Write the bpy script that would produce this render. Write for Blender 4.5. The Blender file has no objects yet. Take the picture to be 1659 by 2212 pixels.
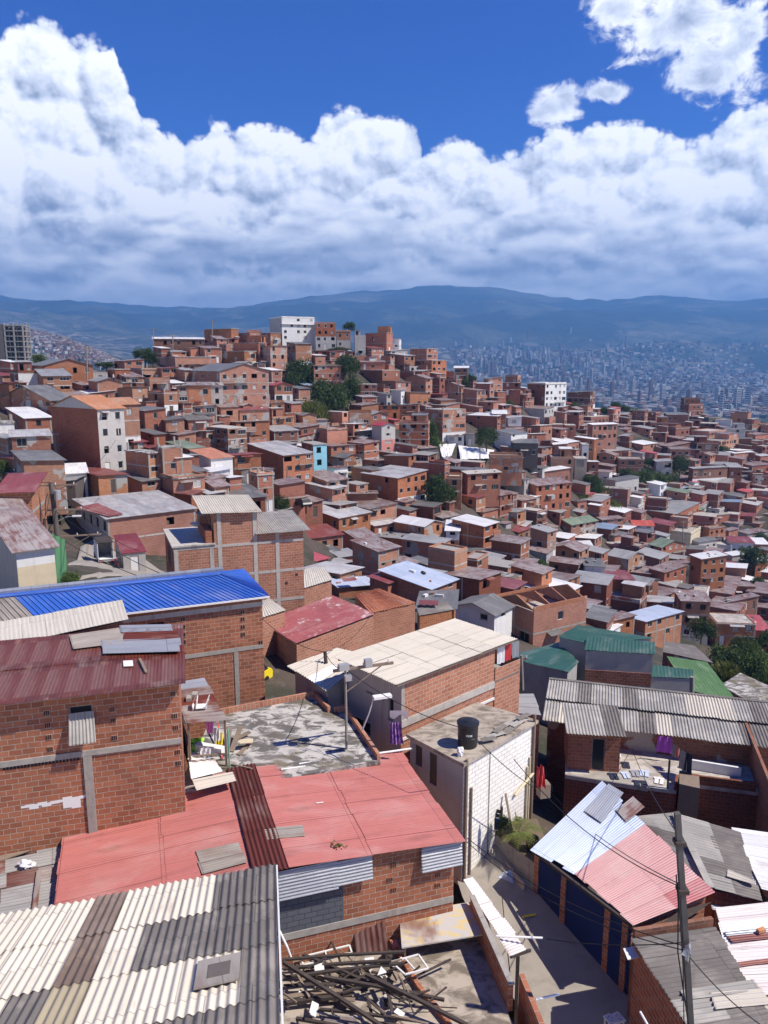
import bpy, math, random
import numpy as np
from mathutils import Vector, noise
R = math.radians
rnd = random.Random(7)
SC = bpy.context.scene
COL = SC.collection
# ---------------------------------------------------------------- camera model (eye at the origin, looking along +Y)
F, CX, CY = 1661.7, 829.5, 1106.0
PITCH = math.atan(.192)
cP, sP = math.cos(PITCH), math.sin(PITCH)
def ray(u, v):
    x = (u-CX)/F; y = -(v-CY)/F
    return Vector((x, cP+y*sP, -sP+y*cP))
def at(u, v, Y):
    d = ray(u, v); return d*(Y/d.y)
def atz(u, v, z):
    d = ray(u, v); return d*(z/d.z)
def proj(p):
    f = p[1]*cP-p[2]*sP; up = p[1]*sP+p[2]*cP
    return CX+F*p[0]/f, CY-F*up/f
Z = Vector((0, 0, 1))
# ---------------------------------------------------------------- mesh builder
class MB:
    def __init__(s): s.v = []; s.f = []; s.uv = []; s.mi = []
    def face(s, pts, uv=None, mi=0):
        n = len(s.v); s.v += [Vector(p) for p in pts]; s.f.append(list(range(n, n+len(pts))))
        if uv is None:
            a, b, d = Vector(pts[0]), Vector(pts[1]), Vector(pts[-1])
            e = (b-a); lu = e.length or 1e-6; e = e/lu; uv = []
            nn = e.cross(d-a); g = nn.cross(e); g = g.normalized() if g.length > 1e-9 else Z
            for p in pts: w = Vector(p)-a; uv.append((w.dot(e), w.dot(g)))
        s.uv += uv; s.mi.append(mi)
    def box(s, o, a, b, c, mi=0):          # corner o, edge vectors a, b, c (right handed)
        o, a, b, c = Vector(o), Vector(a), Vector(b), Vector(c)
        if a.cross(b).dot(c) < 0: a, b = b, a
        for q in ((o, o+b, o+a+b, o+a), (o+c, o+a+c, o+a+b+c, o+b+c), (o, o+a, o+a+c, o+c), (o+b, o+b+c, o+a+b+c, o+a+b),
                  (o, o+c, o+b+c, o+b), (o+a, o+a+b, o+a+b+c, o+a+c)):
            s.face(q, None, mi)
    def cbox(s, c, sx, sy, sz, th=0, mi=0):   # base centre c
        ea = Vector((math.cos(th), math.sin(th), 0)); eb = Vector((-math.sin(th), math.cos(th), 0))
        s.box(Vector(c)-ea*sx/2-eb*sy/2, ea*sx, eb*sy, Z*sz, mi)
    def beam(s, p, q, w, h, mi=0, up=Z):
        p, q = Vector(p), Vector(q); d = q-p
        sd = d.cross(up)
        if sd.length < 1e-6: sd = Vector((1, 0, 0))
        sd.normalize(); n = sd.cross(d).normalized()
        s.box(p-sd*w/2-n*h/2, sd*w, d, n*h, mi)
    def tube(s, pts, r, n=8, mi=0, r2=None, cap=True):
        pts = [Vector(p) for p in pts]; rings = []; N = len(pts)
        for i, p in enumerate(pts):
            d = (pts[min(i+1, N-1)]-pts[max(i-1, 0)]).normalized()
            x = d.cross(Z)
            if x.length < 1e-3: x = d.cross(Vector((1, 0, 0)))
            x.normalize(); y = d.cross(x); rr = r if r2 is None else r+(r2-r)*i/(N-1)
            rings.append([p+(x*math.cos(2*math.pi*k/n)+y*math.sin(2*math.pi*k/n))*rr for k in range(n)])
        for i in range(N-1):
            for k in range(n):
                s.face((rings[i][k], rings[i+1][k], rings[i+1][(k+1) % n], rings[i][(k+1) % n]), ((k/n, i), (k/n, i+1), ((k+1)/n, i+1), ((k+1)/n, i)), mi)
        if cap:
            s.face(rings[0], None, mi); s.face(list(reversed(rings[-1])), None, mi)
    def lathe(s, c, prof, n=24, mi=0):
        c = Vector(c)
        P = lambda r, z, k: c+Vector((r*math.cos(2*math.pi*k/n), r*math.sin(2*math.pi*k/n), z))
        for (r0, z0), (r1, z1) in zip(prof[:-1], prof[1:]):
            for k in range(n):
                s.face((P(r0, z0, k), P(r0, z0, k+1), P(r1, z1, k+1), P(r1, z1, k)), None, mi)
    def grid(s, P, nu, nv, uvf=None, mi=0):   # P(i,j)->Vector shared verts
        b = len(s.v)
        for j in range(nv+1):
            for i in range(nu+1): s.v.append(P(i, j))
        for j in range(nv):
            for i in range(nu):
                s.f.append([b+j*(nu+1)+i, b+j*(nu+1)+i+1, b+(j+1)*(nu+1)+i+1, b+(j+1)*(nu+1)+i])
                for (ii, jj) in ((i, j), (i+1, j), (i+1, j+1), (i, j+1)): s.uv.append(uvf(ii, jj) if uvf else (ii, jj))
                s.mi.append(mi)
    def blob(s, c, r, seed=0, rough=.25, sq=(1, 1, 1), nu=12, nv=8, mi=0):
        c = Vector(c); off = Vector((seed*3.1, seed*1.7, seed*.9))
        def P(i, j):
            a = 2*math.pi*(i % nu)/nu; b = math.pi*j/nv
            d = Vector((math.sin(b)*math.cos(a), math.sin(b)*math.sin(a), math.cos(b)))
            k = r*(1+rough*noise.noise(d*1.7+off)*2)
            return c+Vector((d.x*sq[0], d.y*sq[1], d.z*sq[2]))*k
        s.grid(P, nu, nv, None, mi)
    def mesh(s, name, mats, org=None, smooth=False):
        me = bpy.data.meshes.new(name)
        o = Vector(org) if org is not None else Vector((0, 0, 0))
        me.from_pydata([(p-o)[:] for p in s.v], [], s.f)
        l = me.uv_layers.new(name='UVMap')
        l.data.foreach_set('uv', np.array(s.uv, dtype=np.float32).ravel())
        me.polygons.foreach_set('material_index', np.array(s.mi, dtype=np.int32))
        if smooth: me.polygons.foreach_set('use_smooth', np.ones(len(s.f), dtype=bool))
        for m in (mats if isinstance(mats, (list, tuple)) else [mats]): me.materials.append(m)
        me.update()
        return me
    def part(s, name, mats, parent, smooth=False, org=None):
        base = wloc(parent) if org is None else Vector(org)
        o = bpy.data.objects.new(name, s.mesh(name, mats, base, smooth))
        COL.objects.link(o); o.parent = parent; o.location = base-wloc(parent)
        return o
    def thing(s, name, mats, label, cat, group=None, org=None, smooth=False, uv=None):
        if org is None:
            n = len(s.v); org = Vector((sum(p.x for p in s.v)/n, sum(p.y for p in s.v)/n, min(p.z for p in s.v)))
        o = bpy.data.objects.new(name, s.mesh(name, mats, org, smooth)); COL.objects.link(o); o.location = org
        tag(o, label, cat, group, uv); return o
def wloc(o):
    l = Vector((0, 0, 0))
    while o is not None: l = l+o.location; o = o.parent
    return l
LABQ = []; LAND = []
def tag(o, label=None, cat=None, group=None, uv=None, kind=None):
    if cat: o['category'] = cat
    if group: o['group'] = group
    if kind: o['kind'] = kind
    if label:
        o['label'] = label
        if uv is not None: LABQ.append((o, label, uv))
def thing(name, label, cat, loc, group=None, uv=None):
    o = bpy.data.objects.new(name, None); COL.objects.link(o); o.location = loc; o.empty_display_size = .5
    tag(o, label, cat, group, uv); return o
def landmark(o, short, uv): LAND.append((o, short, uv))
def structure(name, mb, mats, smooth=False):
    o = bpy.data.objects.new(name, mb.mesh(name, mats, None, smooth)); COL.objects.link(o); o['kind'] = 'structure'; return o
def copy_tree(o, loc, rz=0, sc=1):
    r = o.copy(); COL.objects.link(r); r.location = loc; r.rotation_euler = (0, 0, rz); r.scale = (sc, sc, sc) if not isinstance(sc, tuple) else sc
    for ch in o.children:
        q = ch.copy(); COL.objects.link(q); q.parent = r
    return r
# ---------------------------------------------------------------- materials
class NT:
    def __init__(s, tree): s.t = tree; s.n = tree.nodes; s.l = tree.links
    def node(s, typ, **kw):
        n = s.n.new(typ)
        for k, v in kw.items():
            if k.startswith('i_'): s.put(n.inputs[k[2:].replace('_', ' ')], v)
            else: setattr(n, k, v)
        return n
    def put(s, sock, v):
        if hasattr(v, 'is_output'): s.l.new(v, sock)
        elif isinstance(v, (tuple, list)) and len(v) == 3 and sock.type == 'RGBA': sock.default_value = (*v, 1)
        else: sock.default_value = v
    def math(s, op, a, b=None, c=None, clamp=False):
        n = s.n.new('ShaderNodeMath'); n.operation = op; n.use_clamp = clamp
        for i, v in enumerate((a, b, c)):
            if v is not None: s.put(n.inputs[i], v)
        return n.outputs[0]
    def vmath(s, op, a, b=None, scale=None):
        n = s.n.new('ShaderNodeVectorMath'); n.operation = op; s.put(n.inputs[0], a)
        if b is not None: s.put(n.inputs[1], b)
        if scale is not None: s.put(n.inputs['Scale'], scale)
        return n.outputs[0]
    def mix(s, f, a, b, blend='MIX'):
        n = s.n.new('ShaderNodeMix'); n.data_type = 'RGBA'; n.blend_type = blend
        s.put(n.inputs[0], f); s.put(n.inputs[6], a); s.put(n.inputs[7], b); return n.outputs[2]
    def noise(s, vec, scale, detail=4, rough=.55, dist=0, out='Fac', dim='3D'):
        n = s.n.new('ShaderNodeTexNoise'); n.noise_dimensions = dim; s.put(n.inputs['Vector'], vec)
        s.put(n.inputs['Scale'], scale); n.inputs['Detail'].default_value = detail; n.inputs['Roughness'].default_value = rough; n.inputs['Distortion'].default_value = dist
        return n.outputs[out]
    def smooth(s, x, lo, hi, tlo=0., thi=1., typ='SMOOTHSTEP'):
        n = s.n.new('ShaderNodeMapRange'); n.interpolation_type = typ
        for k, v in (('Value', x), ('From Min', lo), ('From Max', hi), ('To Min', tlo), ('To Max', thi)): s.put(n.inputs[k], v)
        return n.outputs[0]
    def scale(s, vec, xyz):
        n = s.n.new('ShaderNodeMapping'); s.put(n.inputs['Vector'], vec); n.inputs['Scale'].default_value = xyz; return n.outputs[0]
def newmat(name):
    m = bpy.data.materials.new(name); m.use_nodes = True
    t = NT(m.node_tree); b = m.node_tree.nodes['Principled BSDF']; return m, t, b
def hsvrand(t, col, dv=.16, dh=.012, ds=.15):
    oi = t.node('ShaderNodeObjectInfo').outputs['Random']
    h = t.node('ShaderNodeHueSaturation')
    t.put(h.inputs['Color'], col)
    t.put(h.inputs['Value'], t.math('MULTIPLY_ADD', oi, 2*dv, 1-dv))
    r2 = t.math('FRACT', t.math('MULTIPLY', oi, 7.31)); t.put(h.inputs['Hue'], t.math('MULTIPLY_ADD', r2, 2*dh, .5-dh))
    r3 = t.math('FRACT', t.math('MULTIPLY', oi, 13.7)); t.put(h.inputs['Saturation'], t.math('MULTIPLY_ADD', r3, 2*ds, 1-ds))
    return h.outputs[0], oi
def m_brick(name, c1, c2, mortar, bump=True, bw=.40, rh=.20, stain=.5, smear=.35, rand=True):
    m, t, b = newmat(name)
    uv = t.node('ShaderNodeTexCoord').outputs['UV']
    jit = t.vmath('ADD', uv, t.vmath('SCALE', t.vmath('SUBTRACT', t.noise(uv, 2.2, 2, out='Color'), (.5, .5, .5)), scale=.05))
    br = t.node('ShaderNodeTexBrick', offset=.5)
    t.put(br.inputs['Vector'], jit); t.put(br.inputs['Color1'], c1); t.put(br.inputs['Color2'], c2); t.put(br.inputs['Mortar'], mortar)
    br.inputs['Scale'].default_value = 1; br.inputs['Brick Width'].default_value = bw; br.inputs['Row Height'].default_value = rh
    br.inputs['Mortar Size'].default_value = .013; br.inputs['Mortar Smooth'].default_value = .25; br.inputs['Bias'].default_value = -.1
    gen = t.node('ShaderNodeNewGeometry').outputs['Position']
    n1 = t.noise(gen, .55, 5, .6)
    col = t.mix(t.smooth(n1, .42, .75, 0, stain), br.outputs['Color'], t.mix(.5, br.outputs['Color'], (.09, .05, .035)), 'MIX')
    n2 = t.noise(t.scale(uv, (3.5, 7, 1)), 1., 5, .65)
    col = t.mix(t.smooth(n2, .58, .72, 0, smear), col, mortar)
    n3 = t.noise(t.scale(uv, (1.1, .12, 1)), 1.3, 4, .6)
    col = t.mix(t.smooth(n3, .55, .8, 0, .3), col, (.07, .055, .045))
    if rand:
        col, oi = hsvrand(t, col, .22, .009, .12)
        r5 = t.math('FRACT', t.math('MULTIPLY', oi, 29.3)); pn = t.noise(t.vmath('ADD', uv, t.node('ShaderNodeCombineXYZ', i_X=t.math('MULTIPLY', oi, 91.)).outputs[0]), .32, 3, .5)
        col = t.mix(t.math('MULTIPLY', t.smooth(pn, .56, .585), t.smooth(r5, .74, .75)), col, t.mix(n2, (.36, .34, .31), (.46, .43, .39)))
    t.put(b.inputs['Base Color'], col); b.inputs['Roughness'].default_value = .92; b.inputs['Specular IOR Level'].default_value = .2
    if bump:
        fine = t.noise(uv, 30, 4, .6)
        hgt = t.math('ADD', t.math('MULTIPLY', br.outputs['Fac'], -1.), t.math('MULTIPLY', t.math('ADD', fine, n2), .5))
        bp = t.node('ShaderNodeBump'); bp.inputs['Strength'].default_value = .7; bp.inputs['Distance'].default_value = .025
        t.put(bp.inputs['Height'], hgt); t.put(b.inputs['Normal'], bp.outputs[0])
    return m
def m_plain(name, col, rough=.85, var=.25, scale=1.5, dirt=(.1, .085, .07), dirtf=.4, spec=.3, metal=0., rand=False, streak=True):
    m, t, b = newmat(name)
    uv = t.node('ShaderNodeTexCoord').outputs['UV']; pos = t.node('ShaderNodeNewGeometry').outputs['Position']
    n = t.noise(pos, scale, 6, .62)
    c = t.mix(t.smooth(n, .4, .75, 0, var), col, tuple(x*.55 for x in col))
    if dirtf:
        n3 = t.noise(t.scale(pos, (1.6, 1.6, .22)) if streak else pos, 1.1, 5, .65, .4)
        c = t.mix(t.smooth(n3, .5, .78, 0, dirtf), c, dirt)
    if rand: c, _ = hsvrand(t, c, .1, .01, .1)
    t.put(b.inputs['Base Color'], c); b.inputs['Roughness'].default_value = rough; b.inputs['Specular IOR Level'].default_value = spec; b.inputs['Metallic'].default_value = metal
    bp = t.node('ShaderNodeBump'); bp.inputs['Strength'].default_value = .25; bp.inputs['Distance'].default_value = .02
    t.put(bp.inputs['Height'], t.noise(pos, 14, 4, .6)); t.put(b.inputs['Normal'], bp.outputs[0])
    return m
def m_slab(name, light, dark, scale=.9, moss=None, thr=(.42, .6)):
    m, t, b = newmat(name)
    pos = t.node('ShaderNodeNewGeometry').outputs['Position']
    n = t.noise(t.scale(pos, (1, 1.7, 1)), scale, 8, .68, .6)
    n2 = t.noise(pos, scale*.33, 4, .6)
    c = t.mix(t.smooth(n, thr[0], thr[1]), dark, light)
    c = t.mix(t.smooth(n2, .5, .7, 0, .55), c, tuple(x*.6 for x in light))
    if moss: c = t.mix(t.smooth(t.noise(pos, .45, 5, .6, .3), .5, .66, 0, .85), c, moss)
    t.put(b.inputs['Base Color'], c); b.inputs['Roughness'].default_value = .93; b.inputs['Specular IOR Level'].default_value = .2
    bp = t.node('ShaderNodeBump'); bp.inputs['Strength'].default_value = .3; bp.inputs['Distance'].default_value = .02
    t.put(bp.inputs['Height'], t.noise(pos, 9, 5, .6)); t.put(b.inputs['Normal'], bp.outputs[0])
    return m
def m_tin(name, ca, cb, rust=(.16, .05, .025), rf=.3, rlo=.5, rough=.5, metal=0., corr=None, sheet=(.85, 2.4), var=.35, rand=True, spec=.4, streak=(6, .5)):
    """roofing sheets: UV in metres, u across the ribs, v along them"""
    m, t, b = newmat(name)
    uv = t.node('ShaderNodeTexCoord').outputs['UV']
    br = t.node('ShaderNodeTexBrick', offset=.37)
    t.put(br.inputs['Vector'], t.scale(uv, (1, 1, 1))); t.put(br.inputs['Color1'], ca); t.put(br.inputs['Color2'], cb); t.put(br.inputs['Mortar'], tuple(x*.55 for x in cb))
    br.inputs['Scale'].default_value = 1; br.inputs['Brick Width'].default_value = sheet[0]; br.inputs['Row Height'].default_value = sheet[1]
    br.inputs['Mortar Size'].default_value = .012; br.inputs['Bias'].default_value = 0.
    oi = t.node('ShaderNodeObjectInfo').outputs['Random']
    sh = t.vmath('ADD', uv, t.node('ShaderNodeCombineXYZ', i_X=t.math('MULTIPLY', oi, 31.), i_Y=t.math('MULTIPLY', oi, 17.)).outputs[0])
    st = t.noise(t.scale(sh, (streak[0], streak[1], 1)), 1., 5, .6)
    blot = t.noise(sh, .8, 5, .6, .3)
    c = t.mix(t.smooth(st, .35, .75, 0, var), br.outputs['Color'], tuple(x*.5 for x in ca))
    if rf: c = t.mix(t.math('MULTIPLY', t.smooth(t.math('ADD', t.math('MULTIPLY', st, .45), t.math('MULTIPLY', blot, .55)), rlo, rlo+.13), rf), c, rust)
    fd = t.noise(t.scale(sh, (.7, .35, 1)), 1., 4, .6, .5); c = t.mix(t.smooth(fd, .48, .72, 0, .38), c, t.mix(.45, ca, (.62, .56, .50)))
    if rand: c, _ = hsvrand(t, c, .12, .01, .12)
    t.put(b.inputs['Base Color'], c); b.inputs['Roughness'].default_value = rough; b.inputs['Metallic'].default_value = metal; b.inputs['Specular IOR Level'].default_value = spec
    h = t.noise(uv, 1.4, 3, .5)
    if corr:
        sx = t.node('ShaderNodeSeparateXYZ'); t.put(sx.inputs[0], uv)
        h = t.math('ADD', t.math('MULTIPLY', t.math('SINE', t.math('MULTIPLY', sx.outputs[0], 6.2832/corr)), .35), h)
    bp = t.node('ShaderNodeBump'); bp.inputs['Strength'].default_value = .6; bp.inputs['Distance'].default_value = .04
    t.put(bp.inputs['Height'], h); t.put(b.inputs['Normal'], bp.outputs[0])
    return m
def m_flat(name, col, rough=.6, spec=.3, metal=0.):
    m, t, b = newmat(name); t.put(b.inputs['Base Color'], col); b.inputs['Roughness'].default_value = rough
    b.inputs['Specular IOR Level'].default_value = spec; b.inputs['Metallic'].default_value = metal; return m
def m_leaf(name, a, bcol):
    m, t, b = newmat(name)
    oi = t.node('ShaderNodeNewGeometry').outputs['Random Per Island']
    t.put(b.inputs['Base Color'], t.mix(oi, a, bcol)); b.inputs['Roughness'].default_value = .6
    b.inputs['Specular IOR Level'].default_value = .25
    tr = t.node('ShaderNodeBsdfTranslucent'); t.put(tr.inputs[0], t.mix(oi, a, bcol)); ms = t.node('ShaderNodeMixShader'); ms.inputs[0].default_value = .3
    t.l.new(b.outputs[0], ms.inputs[1]); t.l.new(tr.outputs[0], ms.inputs[2]); t.l.new(ms.outputs[0], m.node_tree.nodes['Material Output'].inputs[0])
    return m
M = {}
M['brick'] = m_brick('brick', (.40, .162, .09), (.30, .115, .064), (.42, .31, .24))
M['brick_near'] = m_brick('near_brick', (.41, .155, .083), (.27, .095, .052), (.43, .35, .28), rand=False, smear=.5, stain=.65)
M['brick_orange'] = m_brick('orange_brick', (.47, .20, .112), (.38, .155, .085), (.48, .36, .27))
M['brick_dull'] = m_brick('dull_brick', (.27, .105, .062), (.19, .075, .045), (.28, .21, .17))
M['brick_pale'] = m_brick('pale_brick', (.46, .205, .125), (.36, .145, .085), (.5, .42, .35), rand=False, smear=.5)
M['block_white'] = m_brick('white_painted_block', (.88, .85, .79), (.83, .80, .74), (.55, .50, .44), rand=False, smear=.15, stain=.2)
M['block_grey'] = m_brick('shaded_grey_paint_block', (.115, .12, .14), (.10, .105, .125), (.06, .062, .07), rand=False, smear=.05, stain=.2)  # grey paint, its colour darkened to include shade from the roof
M['white'] = m_plain('white_plaster', (.74, .73, .70), dirtf=.35, dirt=(.28, .24, .2))
M['grey'] = m_plain('grey_plaster', (.40, .38, .35), dirtf=.35, rand=True)
M['greylight'] = m_plain('pale_grey_plaster', (.52, .49, .45), dirtf=.35, dirt=(.2, .18, .16))
M['dark'] = m_plain('dark_board', (.13, .11, .10), dirtf=.3, rand=True)
M['tan'] = m_plain('tan_plaster', (.48, .40, .31), dirtf=.3)
M['cream'] = m_plain('cream_plaster', (.66, .56, .38), dirtf=.3)
M['turq'] = m_plain('turquoise_paint', (.30, .62, .72), dirtf=.15)
M['pink'] = m_plain('pink_paint', (.62, .26, .21), dirtf=.2)
M['bluewall'] = m_plain('blue_paint', (.009, .024, .11), dirtf=.4, dirt=(.025, .025, .03))
M['yellow'] = m_plain('yellow_paint', (.7, .55, .3), dirtf=.2)
M['concrete'] = m_plain('concrete', (.37, .34, .30), dirtf=.6, scale=3.5, var=.5)
M['concrete_light'] = m_plain('light_concrete', (.5, .46, .41), dirtf=.55, scale=3.5, var=.45)
M['slab'] = m_slab('roof_slab', (.52, .48, .42), (.33, .29, .25))
M['slab_moss'] = m_slab('mossy_slab', (.50, .47, .43), (.13, .12, .11), 1.25, (.15, .125, .08), (.45, .56))
M['slab_terrace'] = m_slab('terrace_slab', (.42, .36, .29), (.17, .14, .11), 1.0, None, (.38, .58))
M['asphalt'] = m_plain('asphalt', (.115, .105, .095), .9, .3, 2.2, (.19, .17, .14), .45, streak=False)
M['road'] = m_plain('concrete_road', (.32, .285, .24), .9, .35, 1.2, (.12, .105, .09), .45, streak=False)
M['g'] = m_tin('grey_tin', (.35, .34, .325), (.235, .23, .22), rf=.45, rlo=.55)
M['w'] = m_tin('white_tin', (.80, .79, .77), (.62, .61, .60), rust=(.36, .31, .27), rf=.4, rlo=.52, var=.25)
M['x'] = m_tin('patched_tin', (.54, .525, .51), (.33, .325, .32), rust=(.30, .17, .14), rf=.7, rlo=.5, var=.3)
M['r'] = m_tin('rusty_tin', (.33, .29, .27), (.20, .13, .11), rf=.9, rlo=.46)
M['R'] = m_tin('red_tin', (.46, .10, .09), (.40, .085, .075), rf=.1, var=.2)
M['m'] = m_tin('maroon_tin', (.24, .07, .06), (.19, .055, .05), rf=.35, rlo=.5)
M['p'] = m_tin('pink_tin', (.58, .28, .26), (.52, .24, .22), rf=.15)
M['b'] = m_tin('blue_grey_tin', (.24, .31, .42), (.18, .24, .34), rf=.15)
M['s'] = m_tin('silver_blue_tin', (.50, .56, .66), (.38, .44, .54), rf=.1, rlo=.6)
M['n'] = m_tin('green_tin', (.20, .26, .17), (.13, .17, .11), rf=.3)
M['k'] = m_tin('dark_asbestos', (.17, .165, .155), (.115, .11, .105), rf=.3, rust=(.28, .26, .23), rlo=.52)
M['c'] = m_tin('cream_asbestos', (.60, .54, .45), (.52, .46, .38), rf=.3, rust=(.3, .26, .21), rlo=.56, var=.25)
M['t'] = m_tin('clay_tile', (.58, .27, .15), (.47, .20, .105), rf=.35, rust=(.34, .17, .10), sheet=(.22, .4), corr=.22)
M['glass'] = m_flat('dark_glass', (.02, .022, .026), .25, .35)
M['glassblue'] = m_flat('sheer_curtain', (.45, .44, .42), .8, .2)
M['frame'] = m_flat('window_frame', (.30, .27, .24), .6)
M['framew'] = m_flat('white_frame', (.72, .71, .68), .6)
M['door'] = m_flat('steel_door', (.10, .075, .06), .55)
M['wood'] = m_plain('weathered_wood', (.25, .19, .14), .9, .4, 4, dirtf=.3)
M['wooddark'] = m_plain('charred_wood', (.065, .05, .043), .9, .4, 4, dirtf=.25, dirt=(.17, .14, .12))
M['polegrey'] = m_plain('weathered_pole', (.105, .095, .085), .9, .4, 2, dirtf=.4, dirt=(.2, .18, .16))
M['woodpole'] = m_plain('pole_concrete', (.27, .25, .22), .9, .3, 2, dirtf=.3)
M['steel'] = m_flat('galvanised_steel', (.42, .42, .42), .45, .4, .4)
M['wire'] = m_flat('black_cable', (.015, .015, .017), .6)
M['pvc'] = m_flat('white_pipe', (.78, .77, .74), .4)
M['black'] = m_flat('black_plastic', (.015, .015, .017), .4, .5)
M['soil'] = m_plain('soil', (.17, .125, .085), .95, .5, .5, (.07, .085, .035), .7, streak=False)
M['clothw'] = m_plain('white_cloth', (.75, .74, .74), .9, .2, 6, dirtf=.1)
M['clothb'] = m_flat('navy_cloth', (.03, .035, .06), .9)
M['clothr'] = m_flat('red_cloth', (.55, .06, .06), .9)
M['clothp'] = m_flat('pink_cloth', (.72, .22, .52), .9)
M['clothv'] = m_flat('violet_cloth', (.35, .08, .42), .9)
M['clothg'] = m_flat('grey_cloth', (.3, .31, .34), .9)
M['clothl'] = m_flat('pale_blue_cloth', (.5, .58, .72), .9)
M['lime'] = m_flat('lime_plastic', (.3, .62, .04), .5)
M['yel'] = m_flat('yellow_plastic', (.85, .66, .03), .4)
M['leafd'] = m_leaf('dark_leaves', (.024, .045, .014), (.085, .125, .032))
M['leafm'] = m_leaf('mid_leaves', (.04, .075, .018), (.13, .18, .045))
M['leafy'] = m_leaf('yellow_green_leaves', (.09, .13, .03), (.2, .2, .05))
M['leafdry'] = m_leaf('dry_leaves', (.16, .12, .04), (.26, .17, .06))
M['bark'] = m_plain('bark', (.12, .085, .06), .95, .4, 5)
# ---------------------------------------------------------------- depth of the hillside (where the ground lies along each sight line)
DC = [(60,1262,52),(140,1256,58),(250,1225,76),(340,1238,79),(230,1150,98),(60,1180,60),(420,1300,57),(560,1310,58),(420,1180,100),(440,1090,104),(700,1310,72),
(160,1020,112),(300,1020,118),(60,960,125),(420,1050,112),(560,1085,124),(700,1038,158),(570,1000,158),(470,960,150),(100,915,130),(300,930,140),(560,930,178),
(100,848,165),(240,850,168),(420,860,172),(560,880,180),(380,775,232),(500,770,232),(620,850,222),(640,757,270),(740,752,268),(720,835,225),(830,765,270),(760,890,205),(620,980,172),
(840,960,188),(900,830,258),(1000,825,268),(1060,850,268),(900,890,228),(1080,900,258),(1180,905,275),(1280,900,300),(1400,915,330),(1500,915,345),(1620,940,330),
(1090,962,214),(960,962,208),(1280,960,278),(1500,960,305),(1620,1010,290),(1120,1020,196),(860,1050,165),(1000,1060,160),(1240,1020,240),(1450,1020,275),(1600,1080,262),
(740,1180,132),(880,1175,140),(980,1190,138),(860,1250,112),(720,1260,106),(640,1300,85),(800,1300,84),(950,1300,84),(1020,1250,118),(1180,1110,192),(1300,1110,215),(1450,1130,235),
(1150,1200,155),(1300,1220,178),(1450,1220,195),(1600,1220,215),(1200,1290,120),(1100,1290,100),(1330,1290,145),(1480,1300,165),(1600,1330,165),(1080,1385,72),(1200,1400,80),(1420,1390,128),(1600,1400,135),(1660,1480,120)]
_c = np.array(DC, float); _P = np.c_[_c[:, 0]/1000, _c[:, 1]/400]; _y = np.log(_c[:, 2])
def _phi(r): return np.where(r > 1e-9, r*r*np.log(np.maximum(r, 1e-9)), 0)
_n = len(_P); _A = np.zeros((_n+3, _n+3))
_A[:_n, :_n] = _phi(np.linalg.norm(_P[:, None]-_P[None], axis=2))+np.eye(_n)*.004
_A[:_n, _n] = 1; _A[:_n, _n+1:] = _P; _A[_n, :_n] = 1; _A[_n+1:, :_n] = _P.T
_w = np.linalg.solve(_A, np.r_[_y, 0, 0, 0])
def depth(u, v):
    p = np.array([u/1000, v/400]); r = np.linalg.norm(_P-p, axis=1)
    return float(math.exp(_phi(r)@_w[:_n]+_w[_n]+_w[_n+1:]@p))
# ground height field over (X, Y)
GP = [tuple(at(u, v, Y)) for u, v, Y in DC]
GP += [(-25,10,-20),(0,8,-22),(25,8,-25),(-25,25,-19.5),(0,25,-24),(8,18,-25),(4,29,-22.6),(7,24,-24),(14,26,-24.5),(25,30,-24),(-12,35,-19),(3,36,-20.5),(12,40,-26.5),(28,42,-29),(14,33,-26.5),(24,33,-28.5),(-20,44,-17.5),
       (-60,60,-12),(-90,110,-8),(60,60,-36),(0,48,-22),(15,58,-26),(40,70,-38),(5,64,-24),(-140,170,-6),(-170,240,-16),(-125,235,-12),(-100,290,-20),(190,250,-60),(210,330,-50),(120,150,-62),(90,100,-52)]
GP += [(-150,330,-34),(-60,330,-22),(0,330,-10),(60,350,-26),(120,395,-38),(180,420,-55)]
_g = np.array(GP); _GP = _g[:, :2]/100; _gz = _g[:, 2]; _m = len(_GP)
_B = np.zeros((_m+3, _m+3)); _B[:_m, :_m] = _phi(np.linalg.norm(_GP[:, None]-_GP[None], axis=2))+np.eye(_m)*.02
_B[:_m, _m] = 1; _B[:_m, _m+1:] = _GP; _B[_m, :_m] = 1; _B[_m+1:, :_m] = _GP.T
_wz = np.linalg.solve(_B, np.r_[_gz, 0, 0, 0])
def zn(X, Y):
    p = np.array([X/100, Y/100]); r = np.linalg.norm(_GP-p, axis=1)
    return float(_phi(r)@_wz[:_m]+_wz[_m]+_wz[_m+1:]@p)
RIDGE = [(-400,640),(0,640),(60,648),(120,653),(200,655),(300,661),(350,664),(400,663),(440,665),(500,667),(545,664),(570,657),(640,648),(700,639),(760,634),(830,630),(880,626),(920,619),(960,617),(1010,620),(1050,618),(1090,624),(1120,630),(1190,640),(1250,648),(1310,650),(1350,646),(1390,640),(1440,641),(1500,647),(1550,653),(1600,653),(1659,645),(2100,640)]
def lerp(tab, x):
    for (a, p), (b, q) in zip(tab[:-1], tab[1:]):
        if x <= b:
            k = max(0, min(1, (x-a)/(b-a))); return p+(q-p)*k
    return tab[-1][1]
FU = [-400, 0, 150, 300, 450, 600, 800, 950, 1100, 1300, 1500, 1700, 2100]
FY = [500, 1200, 1900, 2500, 3300, 4800, 6300, 7800]
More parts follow.
